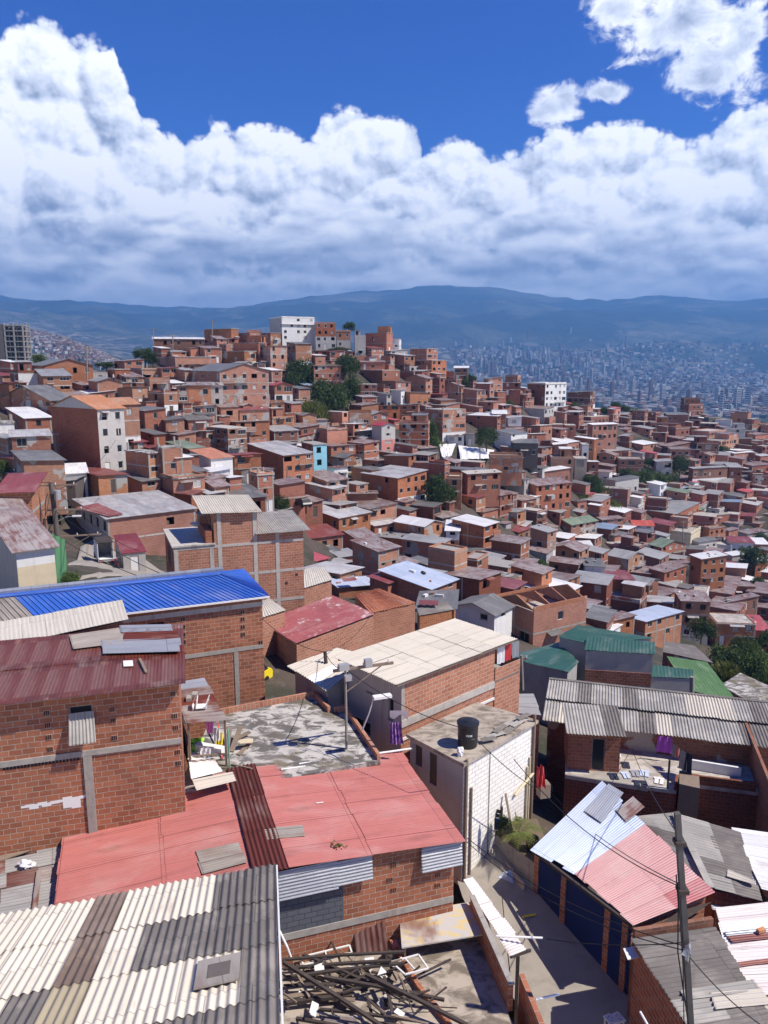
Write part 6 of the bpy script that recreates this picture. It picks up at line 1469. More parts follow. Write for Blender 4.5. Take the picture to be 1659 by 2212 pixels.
# ================================================================ 12 green-roofed house and mid-distance roofs
def sheet_house(label, lm, uv, z, px, zb, wm, rm, ribs='u', pitch=.2, amp=.02, inset=.95, mi=None, mats=None, **kw):
    q = [atz(u, v, z+(dz[0] if dz else 0)) for (u, v, *dz) in px]; c = sum(q, Vector())/4
    pin = [c+(p-c)*inset for p in q]
    A = sum(pin[i].x*pin[(i+1) % 4].y-pin[(i+1) % 4].x*pin[i].y for i in range(4))
    if A < 0: pin = pin[::-1]
    zt = min(p.z for p in q)-.08
    root, P = poly_house('house', label, pin, zt, zb, mats or [M[wm]], mi=mi)
    if max(p.z for p in q)-min(p.z for p in q) > .1:      # fill under a tilted sheet
        mb = MB(); B = [Vector((p.x, p.y, zt)) for p in pin]; T = [c+(p-c)*inset-Z*.06 for p in q]
        if A < 0: T = T[::-1]
        for i in range(4): j = (i+1) % 4; mb.face((B[i], B[j], T[j], T[i]))
        mb.part('gable', M[wm] if wm else mats[0], root)
    mb = MB(); qsheet(mb, q, pitch, amp, ribs, **kw); mb.part('roof', rm, root)
    if lm: landmark(root, lm, uv)
    return root, P, zb
def greens():
    sheet_house('grey house under the upper dark green roof sheets', 'upper green roof', (1310, 1370), -20.3, ((1205, 1376, 0), (1275, 1392, 0), (1412, 1378, .1), (1248, 1350, .5)), -29, 'grey', M['greentin'], pitch=.25, amp=.008)
    root, P, zb = sheet_house('grey and brick house with a dark green front roof', 'dark green front roof', (1340, 1400), -20.4, ((1262, 1404, 0), (1415, 1413, 0), (1414, 1388, .4), (1268, 1377, .4)), -29, 'grey', M['greentin'], 'v', pitch=.25, amp=.008)
    i = min(range(4), key=lambda k: (P[k]+P[(k+1) % 4]).y); L = (P[(i+1) % 4]-P[i]).length
    edge_part(root, P, i, .02, L-.02, 29-20.4-2.5, 29-20.4-1.5, zb, M['brick_near'], 'brick_band', .04)
    sheet_house('low grey house under a wide dark green roof by the street lamp', 'wide green roof', (1160, 1425), -21.3, ((1088, 1420, 0), (1228, 1452, 0), (1250, 1430, .1), (1205, 1388, .2)), -29, 'grey', M['greentin'], 'v', pitch=.25, amp=.008)
    sheet_house('grey house under a small teal roof right of the dark green one', 'small teal roof', (1430, 1448), -22.2, ((1374, 1460, 0), (1498, 1466, 0), (1495, 1447, .3), (1372, 1434, .3)), -29, 'grey', M['greentin'], 'v', pitch=.25, amp=.008)
    sheet_house('house under a bright grass-green sheet roof beside the ravine', 'grass-green roof', (1515, 1465), -24.2, ((1486, 1490), (1592, 1516), (1527, 1431), (1440, 1418)), -30, 'brick_dull', M['grasstin'], 'v', pitch=.25, amp=.008, w=1.2)
    sheet_house('house under dark charcoal sheets above the grass-green roof', 'charcoal roof', (1470, 1405), -25.5, ((1430, 1408), (1540, 1432), (1500, 1395), (1440, 1386)), -31, 'brick_dull', M['ek'], 'u', pitch=.25, amp=.008)
    q = [atz(u, v, -30.5) for u, v in ((1560, 1480), (1670, 1545), (1700, 1500), (1600, 1455))]; c = sum(q, Vector())/4
    root, P = poly_house('house', 'house with a dark flat roof strewn with timber beside the ravine bushes', q, -30.6, -36, [M['brick_dull']], M['slab_moss'], .1, .12); landmark(root, 'dark flat ravine roof', (1620, 1495))
    sheet_house('house under a peeling maroon tin roof next to the blue-roofed house', 'peeling maroon roof', (690, 1340), -18.0, ((565, 1343), (639, 1391), (810, 1327), (718, 1287)), -25, 'brick_pale', M['maroonpeel'], 'v', pitch=.25, jit=.02, inset=.97)
    sheet_house('brick house with an orange clay-tile roof behind the peeling maroon roof', 'orange clay-tile roof', (830, 1290), -19.4, ((800, 1325, -.0), (898, 1303, 0), (818, 1272, .25), (766, 1286, .25)), -28, 'brick_orange', M['t'], 'v', pitch=.24, amp=.05, w=.24, l=.5, seg=5, inset=.98)
    sheet_house('small house under dark rippled sheets right of the clay-tile roof', 'dark rippled roof', (940, 1310), -21.5, ((905, 1330), (978, 1318), (965, 1300), (900, 1306)), -29, 'brick', M['ek'], 'u', pitch=.25)
    sheet_house('low brick house with a cream roof right of the tall concrete-gridded brick building', 'cream roof below tall grid', (680, 1245), -20.5, ((652, 1272), (718, 1252), (700, 1224), (650, 1230)), -27, 'brick_pale', M['ecl'], 'v', pitch=.25)
    sheet_house('narrow house with a pale roof strip at the blue roof end', 'pale roof strip', (590, 1320), -16.8, ((562, 1336), (617, 1318), (580, 1292), (560, 1304)), -25, 'brick_pale', M['ecl'], 'v')
    sheet_house('low patched house in the gap left of the white block house', None, None, -19.4, ((1110, 1540), (1168, 1545), (1150, 1500), (1108, 1500)), -26, 'brick_dull', M['g'], 'u')
    # unroofed brick building
    h = mid(None, 1072, 1150, 1268, 1322, 1415, 2, 'o', 'F', 'roofless orange brick building with bare gable walls', 'roofless brick building', D=78, par=0, p=.25, th=32, beams=True)
    for o in list(h.root.children):
        if o.name.startswith('roof'): bpy.data.objects.remove(o)
    rt = h.root; zt = max(h.zt)
    for a in (.02, .36, .68, .99):
        mb = MB()
        p = h.N+h.ea*(h.La*a); p = Vector((p.x, p.y, zt)); q = p+h.eb*h.Lb; pk = (p+q)/2+Z*1.1; t = h.ea*.14
        mb.face((p, q, pk)); mb.face((q+t, p+t, pk+t)); mb.face((p, pk, pk+t, p+t)); mb.face((pk, q, q+t, pk+t)); mb.part('gable', M['brick_orange'], rt)
    mb = MB(); w = .14; q = Vector((h.N.x, h.N.y, zt)); mb.box(q, h.ea*h.La, h.eb*w, Z*.5); mb.box(q+h.eb*(h.Lb-w), h.ea*h.La, h.eb*w, Z*.35); mb.part('parapet', M['brick_orange'], rt)
    mb = MB(); z0 = Vector((h.N.x, h.N.y, zt-1.4)); mb.box(z0+h.ea*.2+h.eb*.2, h.ea*(h.La-.4), h.eb*(h.Lb-.4), Z*.1); mb.part('floor', M['slab'], rt)
greens()
# ================================================================ 13 tall brick building with the concrete grid
def tall_grid():
    ea, eb = EA(21), EB(21); N0 = at(374, 1185, 55); rg = random.Random(40)
    def s_at(u): k = (u-CX)/F; fw = N0.y*cP-N0.z*sP; return (k*fw-N0.x)/(ea.x-k*ea.y*cP)
    sA, sB, sC = s_at(463), s_at(557), s_at(655)
    zb = -24.5
    def zat(u, v, s): p = N0+ea*s; return at(u, v, p.y).z
    zA, zB, zC = zat(420, 1180, sA/2), zat(463, 1108, sA), zat(600, 1150, (sB+sC)/2)
    for k, (s0, s1, zt, Lb, label, lm) in enumerate(((0, sA, zA, 6.5, 'lower terrace wing of the tall concrete-gridded brick building', 'terrace wing'), (sA, sB, zB, 4.5, 'tall brick tower with concrete grid and grey asbestos roof', 'tall gridded tower'), (sB, sC, zC, 5., 'broad brick house with concrete grid right of the tall tower', 'gridded right block'))):
        n = N0+ea*(s0+.004*k); La = s1-s0-.008
        h = House('house', label, (n.x, n.y), R(21), La, Lb, zb, [zt]*4); landmark(h.root, lm, ((374, 463, 557)[k]+45, 1200))
        ops = {'l': [], 'f': []}
        if k == 0: ops['l'] = [(2.0, 4.6, zA-zb-2.0, zA-zb-.5)]
        if k == 1: ops['l'] = [(2.2, 3.1, zB-zb-2.1, zB-zb-.5)]
        h.walls([M['brick_pale'], M['brick']], ops, {'l': 1})
        for o in ops['l']: h.window('l', o, 'w' if k == 0 else 'd')
        H = zt-zb; t = zA-zb-.25
        while t > .5:
            h.beam(t, .22, 'f', M['concrete_light'], .02); t -= 2.35
        for a in ((.18, La-.2) if k == 0 else (La*.12, La-.2) if k == 1 else (La*.42,)): h.column('f', a, .3, 0, None, M['concrete_light'])
        if k == 0:
            h.flat_roof(M['concrete_light'], 0, .1, .12)
            p = h.N+h.ea*2.4+h.eb*3.2; c = thing('chimney', 'square brick shaft standing on the terrace wing', 'shaft', Vector((p.x, p.y, zA+.15))); mb = MB(); mb.box(Vector((p.x, p.y, zA+.13)), h.ea*1.3, h.eb*1.3, Z*1.5); mb.part('wall', M['brick'], c); mb = MB(); mb.box(Vector((p.x, p.y, zA+1.635))-h.ea*.1-h.eb*.1, h.ea*1.5, h.eb*1.5, Z*.1); mb.part('cap', M['concrete'], c)
            p = h.N+h.ea*3.4+h.eb*1.6; mb = MB(); mb.box(Vector((p.x, p.y, zA+.13)), h.ea*.4, h.eb*.4, Z*.45); mb.thing('bucket', M['yel'], 'small yellow bucket on the terrace wing', 'bucket')
            p = h.N+h.ea*.1+h.eb*.1; mb = MB(); mb.box(Vector((p.x, p.y, zA+.13))+h.ea*(La-.7), h.ea*.5, h.eb*3, Z*.9); mb.part('parapet', M['brick'], h.root)
        else:
            A = Vector((h.N.x, h.N.y, zt+.05))-h.ea*(.9 if k == 1 else .2)-h.eb*.35; e2 = h.eb+Z*.1; mb = MB(); corr(mb, A, h.ea-Z*.04 if k == 1 else h.ea, e2, La+1.2 if k == 1 else La+.7, Lb+.7, .177, .028, 6, 'b', (.9, 5), None, rows=1, rg=rg); mb.part('roof', M['ecl' if k == 1 else 'em'], h.root)
        for a, t in ((.5, .9), (.5, 3.3), (La-.9, 2.0), (La*.6, 4.4), (La-.6, 5.0)):
            if t < H-.6 and a < La-.3:
                nn = Vector((h.ea.y, -h.ea.x, 0)); mb = MB(); mb.box(h.P('f', a-.1, t+3.2 if t+3.2 < H-.5 else t, .004), h.ea*.2, Z*.22, nn*.01); mb.part('vent_brick', M['wooddark'], h.root)
tall_grid()
# ================================================================ 14 left street
mid('D', -80, 5, 160, 195, 420, 2, 'b', 'Tm', 'brick house with a maroon roof at the left edge above the street', 'maroon-roofed street house', D=53, th=14, p=.1, beams=True, rise=.12)
mid('D', -120, 112, 200, 545, 740, 2, 'WC', 'Tr', 'white-boarded house with yellow ground floor at the left street corner', 'white-boarded corner house', D=45, th=38, lw='G', p=.3, rise=.2)
h = mid('D', 450, 660, 1170, 350, 600, 2, 'o', 'Tx', 'brick house with white-grey patched metal roof and grey shopfront on the street', 'street shopfront house', D=88, lw='G', p=.08, pl=.9, th=38, rise=.05, beams=True)
n = Vector((0, 0, 1)); 
def add_patch(h, px, m, dz=.12):
    P0 = h.top(0, 0, .1+dz); e1 = (h.top(1, 0)-h.top(0, 0)); e2 = (h.top(0, 1)-h.top(0, 0)); nn = e1.cross(e2).normalized()
    q = [pxplane(p, P0, nn) for p in px]; mb = MB(); qsheet(mb, q, .2, .012, 'v'); mb.part('roof_patch', M[m], h.root)
D_ = lambda x, y: (cu('D', x), cv('D', y))
add_patch(h, [D_(450, 280), D_(650, 335), D_(740, 320), D_(580, 255)], 'm')
mid('D', 400, 445, 930, 172, 290, 1, 'p', 'Tx', 'long brick house with a messy white and grey sheet roof above the street', 'messy white roof', D=106, p=.05, th=20, rise=.1)
mid('D', 738, 746, 842, 560, 690, 1, 'G', 'Tm', 'low grey house under a small maroon roof by the truck', 'low shop by the truck', D=76, th=26, rise=.1, over=.12)
mid('D', 165, 170, 450, 150, 470, 3, 'K', 'Tg', 'dark shaded row house behind the street pole', 'shaded row house', D=100, th=6, p=.7)
mid('D', 0, 140, 340, 100, 200, 1, 'b', 'Tg', None, None, D=92, p=.3)

# ================================================================ the packed in-between houses
def fill():
    gx, gy = 4, 4; W, H = 1700//gx, 1500//gy; occ = np.zeros((H, W), bool)
    def mark(a, b, c, d): occ[max(0, int(b/gy)):max(0, int(d/gy)), max(0, int(a/gx)):max(0, int(c/gx))] = True
    for a, b, c, d, sp in OCC:
        mark(a, b, c, d) if sp else mark(a+.07*(c-a), b, c-.07*(c-a), d-.22*(d-b))
    prot = np.zeros((H, W), bool)
    for a, b, c, d, sp in OCC:
        if sp: prot[max(0, int(b/gy)):max(0, int(d/gy)), max(0, int(a/gx)):max(0, int(c/gx))] = True
    for u, v, w_, h_ in GREEN: mark(u-w_/2, v-h_, u+w_/2, v)
    mark(935, 955, 1090, 1000); mark(300, 1060, 420, 1260); mark(0, 1060, 240, 1300)
    top = [(0, 790), (200, 800), (330, 750), (420, 735), (570, 715), (760, 745), (850, 760), (930, 790), (1000, 815), (1040, 835), (1180, 850), (1290, 888), (1400, 900), (1530, 900), (1600, 925), (1700, 930)]
    bot = [(0, 1040), (240, 1055), (430, 1085), (560, 1100), (650, 1120), (662, 1262), (900, 1275), (1070, 1268), (1270, 1375), (1450, 1370), (1540, 1330), (1700, 1330)]
    rg = random.Random(99); n = 0; cand = []
    for j in range(180, 345):
        for i in range(0, W-2): cand.append((j, i))
    ks = dict(b=6, o=4, d=4, p=2, W=.6, G=.7, L=.5); kd = dict(b=6, o=2, d=9, p=1, W=.5, G=.7, L=.3); rk = dict(Tg=4, Tw=2, Tr=5, Tk=3, F=4, Tm=1, Tb=.5, TR=.5, Gg=1, gr=1, Tn=.4)
    for scale in (1., .72, .52):
        for j, i in cand:
            u, v = i*gx, j*gy
            if v < lerp(top, u) or v > lerp(bot, u): continue
            Y = depth(u, v); k = F/Y*scale; w = rg.uniform(6.5, 9)*k; h1 = rg.uniform(2.4, 2.9)*k
            cw, ch = int(.56*w/gx), int(.56*h1/gy)+1
            if i+cw >= W or j+ch >= H or occ[j:j+ch, i:i+cw].any(): continue
            ul = u-rg.uniform(.05, .25)*w; ur = ul+w; n_ = 2 if rg.random() < .75 else 1; vb = v+h1*(1.0 if n_ == 1 else 1.75)
            if vb > lerp(bot, u)+26: vb = v+h1; n_ = 1
            uc = ul+w*(rg.uniform(.3, .65) if u < 800 else rg.uniform(.6, .9))
            vt_ = v
            if n_ == 2 and rg.random() < .3 and not prot[int((v-h1*.62)/gy):j+1, int(ul/gx):int(ur/gx)+1].any(): vt_ = v-h1*.62; n_ = 3
            if n >= FILLMAX: return n
            mid(None, ul, uc, ur, vt_, vb, n_, rg.choices(list(ks), list((ks if u < 850 else kd).values()))[0], rg.choices(list(rk), list(rk.values()))[0]); n += 1
            mark(ul+.05*w, v, ur-.05*w, vb-.2*(vb-v))
    return n

def street():
    mb = MB(); L = [((60, 1290), (470, 1290)), ((110, 1262), (430, 1262)), ((150, 1225), (345, 1225)), ((165, 1190), (290, 1190)), ((172, 1150), (235, 1150))]
    f = lambda p: (lambda q: Vector((q.x, q.y, ground_z(q.x, q.y)+.12)))(at(p[0], p[1], depth(*p)))
    for (a, b), (c, d) in zip(L[:-1], L[1:]):
        for k in range(6):
            s0, s1 = k/6, (k+1)/6; m = lambda p, q, s: (p[0]+(q[0]-p[0])*s, p[1]+(q[1]-p[1])*s)
            mb.face((f(m(a, b, s0)), f(m(a, b, s1)), f(m(c, d, s1)), f(m(c, d, s0))))
    structure('road', mb, M['road'])
street()
# ================================================================ 15 poles, wires, vehicles, small things
def pole(name, label, base, top, r0, r1, arms=(), lm=None, m='woodpole', square=False, cat='utility pole', lamp=None, extra=None):
    b, t = Vector(base), Vector(top); o = thing(name, label, cat, b); mb = MB()
    if square:
        for i in range(1): mb.beam(b, t, r0*1.8, r0*1.8)
    else: mb.tube([b, (b+t)/2, t], r0, 10, 0, r1)
    mb.part('post', M[m], o)
    for (h, an, l, off) in arms:
        p = b+(t-b)*h; e = EA(an); mb = MB(); mb.beam(p-e*(l*(.5-off)), p+e*(l*(.5+off)), .09, .11); mb.beam(p-Z*(l*.38)+e*.02, p+e*(l*(.5+off)*.75)-Z*.05, .04, .04)
        mb.part('crossarm', M['wood'], o)
        for k in range(3): mb = MB(); q = p+e*(l*(off-.42+.42*k))+Z*.055; mb.tube([q, q+Z*.14], .035, 8); mb.part('insulator', M['pvc'], o)
    if lamp:
        (h, an, l) = lamp; p = b+(t-b)*h; e = EA(an); mb = MB(); mb.tube([p, p+e*l*.6+Z*.35, p+e*l+Z*.4], .03, 6); mb.part('lamp_arm', M['steel'], o)
        mb = MB(); mb.box(p+e*(l-.1)+Z*.36-EB(an)*.11, e*.62, EB(an)*.22, Z*.1); mb.part('lamp_head', M['pvc'], o)
    if lm: landmark(o, lm, proj((b+t)/2))
    return o
def wire(label, p, q, sag, r=.014, grp=None):
    p, q = Vector(p), Vector(q); mb = MB(); mb.tube([p+(q-p)*(i/14)-Z*(sag*4*(i/14)*(1-i/14)) for i in range(15)], r, 5)
    return mb.thing('wire', M['wire'], label, 'cable', grp, org=p)
P1b, P1t = at(136, 1255, 55), at(110, 1042, 56)
pole('utility_pole', 'tall concrete pole with crossarms at the left street corner', P1b, P1t, .22, .17, ((.97, 12, 3.0, .1), (.72, 12, 2.6, .3), (.45, 18, 3.4, .4)), 'street corner pole', m='polegrey', lamp=(.6, 8, 1.3))
P2b, P2t = at(106, 1262, 52), at(96, 1120, 53)
pole('utility_pole', 'slimmer dark pole beside the green tarpaulin', P2b, P2t, .14, .1, (), None, 'wooddark')
P3b, P3t = at(714, 1545, 36), at(702, 1408, 37)
pole('utility_pole', 'dark wooden pole in front of the pale stained lean-to roof', P3b, P3t, .13, .09, (), 'dark wooden pole', 'wooddark')
P4b, P4t = at(748, 1532, 29.5), at(746, 1444, 29.5)
o4 = pole('utility_pole', 'steel pole with transformer boxes on a crossarm at the mossy slab', P4b-Z*2, P4t, .06, .05, ((.99, 20, 2.6, .3),), 'transformer pole', 'woodpole')
for dx, dz, sx, sz in ((-.35, .05, .42, .24), (-.1, -.42, .28, .2), (.75, .06, .3, .3)):
    mb = MB(); p = P4t+EA(20)*dx+Z*dz; mb.box(p-EB(20)*.35, EA(20)*sx, EB(20)*.25, Z*sz); mb.part('transformer_box', M['steel'], o4)
P5b = at(782, 1578, 28.5); P5t = P5b+Vector((.45, .2, 1.25))
lp = thing('street_lamp', 'white street lamp leaning out from the mossy slab edge', 'street lamp', P5b); mb = MB(); mb.tube([P5b, (P5b+P5t)/2+Vector((.05, 0, .05)), P5t], .035, 8); mb.part('lamp_arm', M['steel'], lp)
mb = MB(); mb.box(P5t-EB(18)*.13, EA(18)*.75, EB(18)*.26, Z*.11); mb.part('lamp_head', M['pvc'], lp)
P6t, P6b = at(1463, 1756, 19), at(1492, 2212, 19); d = (P6b-P6t); P6b = P6t+d*1.62
o6 = pole('utility_pole', 'tall dark square pole wrapped in cables at the lower right', P6b, P6t, .085, .1, (), 'tall right-hand pole', 'polegrey', square=True)
for t, s in ((.36, .22), (.14, .1)): 
    mb = MB(); p = P6t+d*t; mb.box(p-Vector((.14, .15, 0)), Vector((.28, 0, 0)), Vector((0, .3, 0)), Z*.12); mb.part('bracket', M['wooddark'], o6)
mb = MB(); p = P6t+d*.62; mb.blob(p+Vector((-.05, -.2, 0)), .16, 5, .5, (.7, .6, 1.4)); mb.part('connector_box', M['steel'], o6)
mb = MB(); mb.tube([P6t+d*.36+Vector((-.25, -.1, .6)), P6t+d*.4+Vector((-.18, -.15, 0)), P6t+d*.62+Vector((-.3, -.2, 0)), P6t+d*1.0+Vector((-.12, -.2, 0))], .02, 6); mb.tube([P6t+d*.3+Vector((-.16, -.15, 0)), P6t+d*.7+Vector((-.18, -.2, 0)), P6t+d*1.05+Vector((-.3, -.25, 0))], .016, 6); mb.part('cable_bundle', M['wire'], o6)
P6 = lambda t: P6t+d*t
# concrete poles on the green-roof street
b = at(1128, 1490, 48); pole('utility_pole', 'grey pole standing before the wide dark green roof', b, at(1126, 1415, 48), .13, .1, ((.9, 0, .8, 0),), None)
b = at(1494, 1510, 50); pole('utility_pole', 'stubby grey pole before the grass-green roof', b, at(1495, 1462, 50), .17, .15, (), None)
HP = ((332, 782, 708, 230, 'slim pole rising against the mountain at the left end of the hilltop', 'lone skyline pole'), (374, 790, 722, 225, 'pole with a crossarm at the hilltop between flat roofs', None), (457, 722, 692, 240, 'lattice mast on top of the hilltop brick house', None), (187, 800, 748, 165, 'pole behind the orange gable house on the far left', None), (1130, 880, 862, 260, 'thin pole on the right ridge', None), (643, 1035, 992, 150, 'dark pole in front of the low white house', None), (1037, 1000, 965, 190, 'pole behind the white plastic sheeting', None), (830, 862, 830, 230, 'thin pale pole by the dark hillside trees', None), (990, 838, 812, 250, 'thin pole near the hill crest', None), (1352, 1290, 1235, 165, 'pole standing among rusty roofs below the white tower stairs', None), (1478, 1255, 1215, 180, 'pole right of the bright white roof', None), (1475, 1180, 1125, 215, 'dark pole among the right-hand houses', None), (1228, 1320, 1240, 130, 'pole in the lane above the silver-blue roof', None), (620, 1090, 1010, 140, 'dark street pole left of the turquoise house', None))
HPP = []
for u, vb, vt, Y, lab, lm in HP:
    b, t = at(u, vb, Y), at(u+rnd.uniform(-2, 2), vt, Y); HPP.append(t)
    pole('utility_pole', lab, b-Z*2, t, .16, .12, ((.96, rnd.uniform(0, 60), 2.0, .1),) if (u < 500 or u > 1300) else (), lm)
W = 'cables strung between poles'
for k, (p, q, s, lab) in enumerate(((P6(.33), at(1180, 1700, 40), .5, 'cable sagging from the right-hand pole over the silver roof'), (P6(.34), at(1110, 1640, 27), .6, 'cable from the right-hand pole past the pink roof to the white house corner'), (P6(.1), at(1360, 1600, 44), .4, 'cable from the right-hand pole up to the laundry terrace'),
    (P6(.6), at(1180, 2028, 22), .15, 'thin cable from the pole to the white alley pipe'), (P6(.62), at(985, 1790, 29), .6, 'upper cable running along the alley to the red roof corner'), (P6(.64), at(988, 1800, 28.5), .75, 'lower cable running along the alley to the red roof corner'), (P6(.65), at(1720, 2260, 17), .3, 'cable dropping right from the pole over the dark roof'),
    (P4t, at(1010, 1575, 26), .35, 'cable crossing in front of the white house roof'), (at(1010, 1575, 26), at(1190, 1720, 30), .3, 'cable crossing the white block wall to the silver roof'), (P3t, P4t, .3, 'cable between the two poles by the mossy slab'), (P3t, at(560, 1330, 37), .4, 'cable from the dark wooden pole to the blue-roofed house'), (P3t, at(800, 1330, 50), .5, 'cable from the dark wooden pole over the maroon roof'),
    (P1t, at(300, 1190, 60), .8, 'cable from the street pole over the truck'), (P1b+(P1t-P1b)*.72, at(430, 1270, 45), .6, 'second cable from the street pole towards the gridded tower'), (P1t, P2t, .3, 'cable between the two poles at the left street'), (P1t, at(-40, 1010, 60), .4, 'cable from the street pole to the left edge'), (P1b+(P1t-P1b)*.45, at(440, 1285, 40), .5, 'lowest cable from the street pole to the blue roof'), (at(1085, 1940, 24.2), at(1105, 2130, 21), .1, 'cable hanging down beside the terrace parapet'), (P1b+(P1t-P1b)*.9, at(250, 950, 105), .9, 'cable from the street pole up to the tall grey-faced house'), (HPP[0], HPP[1], 1., 'cable between skyline poles'), (HPP[13], at(450, 1085, 90), 1.2, 'cable from the dark street pole down to the lower houses'))):
    wire(lab, p, q, s, .016 if Vector(p).length < 45 else .022)
o1 = [o for o in COL.objects if o.get('label') == 'tall concrete pole with crossarms at the left street corner'][0]; mb = MB(); rr_ = random.Random(5)
for k in range(9):
    t0_ = rr_.uniform(.3, .9); p = P1b+(P1t-P1b)*t0_+Vector((-.25, -.2, 0)); mb.tube([p, p+Vector((rr_.uniform(-.7, -.1), rr_.uniform(-.3, .3), rr_.uniform(-1.6, -.5))), p+Vector((rr_.uniform(-.9, .2), 0, rr_.uniform(-2.6, -1.2)))], .03, 5)
mb.part('cable_bundle', M['wire'], o1); mb = MB(); p = P1b+(P1t-P1b)*.88+Vector((.5, -.3, 0)); mb.tube([p-Z*.35, p+Z*.35], .24, 12); mb.part('transformer', M['steel'], o1)
for k, (q_, lab) in enumerate(((at(-30, 1090, 50), 'cable from the street pole low across the left edge'), (at(215, 1075, 84), 'cable from the street pole to the messy white roof'), (at(60, 1150, 50), 'short cable from the street pole to the maroon-roofed house'), (at(300, 1120, 84), 'cable from the street pole over the patched metal roof'))): wire(lab, P1b+(P1t-P1b)*(.5+.13*k), q_, .5, .02)
# green tarpaulin
a, b = at(104, 1150, 52.5), at(140, 1165, 54); mb = MB(); hgt = 3.6
mb.grid(lambda i, j: a+(b-a)*(i/14)-Z*(hgt*j/10)+Vector((.35, -.9, 0))*(.14*math.sin(i*1.2+j*.35)), 14, 10); mb.thing('tarpaulin', m_plain('green_tarp', (.10, .26, .13), dirtf=.3), 'large green tarpaulin hanging beside the street pole', 'tarpaulin', smooth=True)
def truck():
    c = at(352, 1262, 66); c = Vector((c.x, c.y, zn(c.x, c.y)-.0)); c = at(232, 1246, 76); c.z = max(c.z, ground_z(c.x, c.y)+.13)
    e, f = EA(27), EB(27)
    t = thing('box_truck', 'small box truck with an open back parked in the left street', 'truck', c); landmark(t, 'parked box truck', (226, 1220))
    w, l, h = 1.55, 2.9, 1.75; o = c-e*w/2+Z*.62; mb = MB(); k = .06
    mb.box(o, e*w, f*l, Z*k); mb.box(o+Z*k, e*k, f*l, Z*(h-k)); mb.box(o+e*(w-k)+Z*k, e*k, f*l, Z*(h-k)); mb.box(o+f*(l-k)+e*k+Z*k, e*(w-2*k), f*k, Z*(h-k)); mb.part('cargo_box', M['white'], t)
    mb = MB(); mb.box(o+Z*(h+.002)-e*.03-f*.03, e*(w+.06), f*(l+.06), Z*.06); mb.part('roof', M['wooddark'], t)
    mb = MB(); mb.box(o+e*.1+f*(l+.1)-Z*.2, e*(w-.2), f*1.3, Z*.75); mb.box(o+e*.15+f*(l+.1)+Z*.55, e*(w-.3), f*1.0, Z*.7); mb.part('cab', M['white'], t)
    mb = MB(); mb.box(o+e*.14+f*(l+.4)+Z*.65, e*(w-.28), f*.6, Z*.45); mb.part('window', M['glass'], t)
    mb = MB(); mb.box(o-f*.1-Z*.2, e*w, f*.1, Z*.14); mb.part('rear_bumper', M['steel'], t)
    for s in (.05, w-.35):
        mb = MB(); mb.box(o+e*s-f*.125-Z*.17, e*.28, f*.03, Z*.1); mb.part('tail_light', M['clothr'], t)
    for s in (.02, w-.26):
        for y in (.7, l+.9):
            p = o+e*s+f*y-Z*.27; mb = MB(); mb.tube([p, p+e*.24], .34, 16); wl = mb.part('wheel', M['black'], t); mb = MB(); mb.tube([p-e*.01, p+e*.25], .16, 12); mb.part('rim', M['steel'], wl, org=None)
truck()
def car(label, c, an, col, s=1.):
    e, f = EA(an), EB(an); t = thing('car', label, 'car', c)
    def prism(pr, w, m, nm, x0=0):
        mb = MB(); L = [c+f*(y*s)+Z*(z*s)-e*(w/2*s) for y, z in pr]; Rr = [p+e*(w*s) for p in L]; n = len(pr)
        mb.face(L[::-1]); mb.face(Rr)
        for i in range(n): j = (i+1) % n; mb.face((L[i], L[j], Rr[j], Rr[i]))
        return mb.part(nm, m, t)
    prism([(-1.9, .3), (1.9, .3), (1.95, .65), (1.85, .8), (.95, .92), (-1.75, .95), (-1.95, .7)], 1.62, col, 'body')
    prism([(-1.6, .95), (.85, .93), (.25, 1.42), (-1.1, 1.45)], 1.42, M['glass'], 'window'); prism([(-1.05, 1.44), (.2, 1.41), (.15, 1.47), (-1.0, 1.5)], 1.36, col, 'roof')
    for x in (-.72, .72):
        for y in (-1.2, 1.2): p = c+e*((x-.1)*s)+f*(y*s)+Z*(.3*s); mb = MB(); mb.tube([p, p+e*.2*s], .3*s, 14); mb.part('wheel', M['black'], t)
    for x in (-.6, .4): mb = MB(); mb.box(c+e*x*s+f*1.9*s+Z*.6*s, e*.2*s, f*.06*s, Z*.12*s); mb.part('headlight', M['pvc'], t)
    return t
tx = at(530, 1490, 45.5); car('yellow taxi half hidden behind the corner of the blue-roofed house', Vector((tx.x, tx.y, tx.z)), 155, m_flat('taxi_yellow', (.80, .62, .02), .35, .5))
cc = at(1585, 1078, 262); car('pale car parked high on the right among dark houses', cc+Z*.2, 80, M['pvc'])
cc = at(655, 1098, 128); car('dark car parked by the bush on the lane', cc+Z*.3, 30, M['black'])
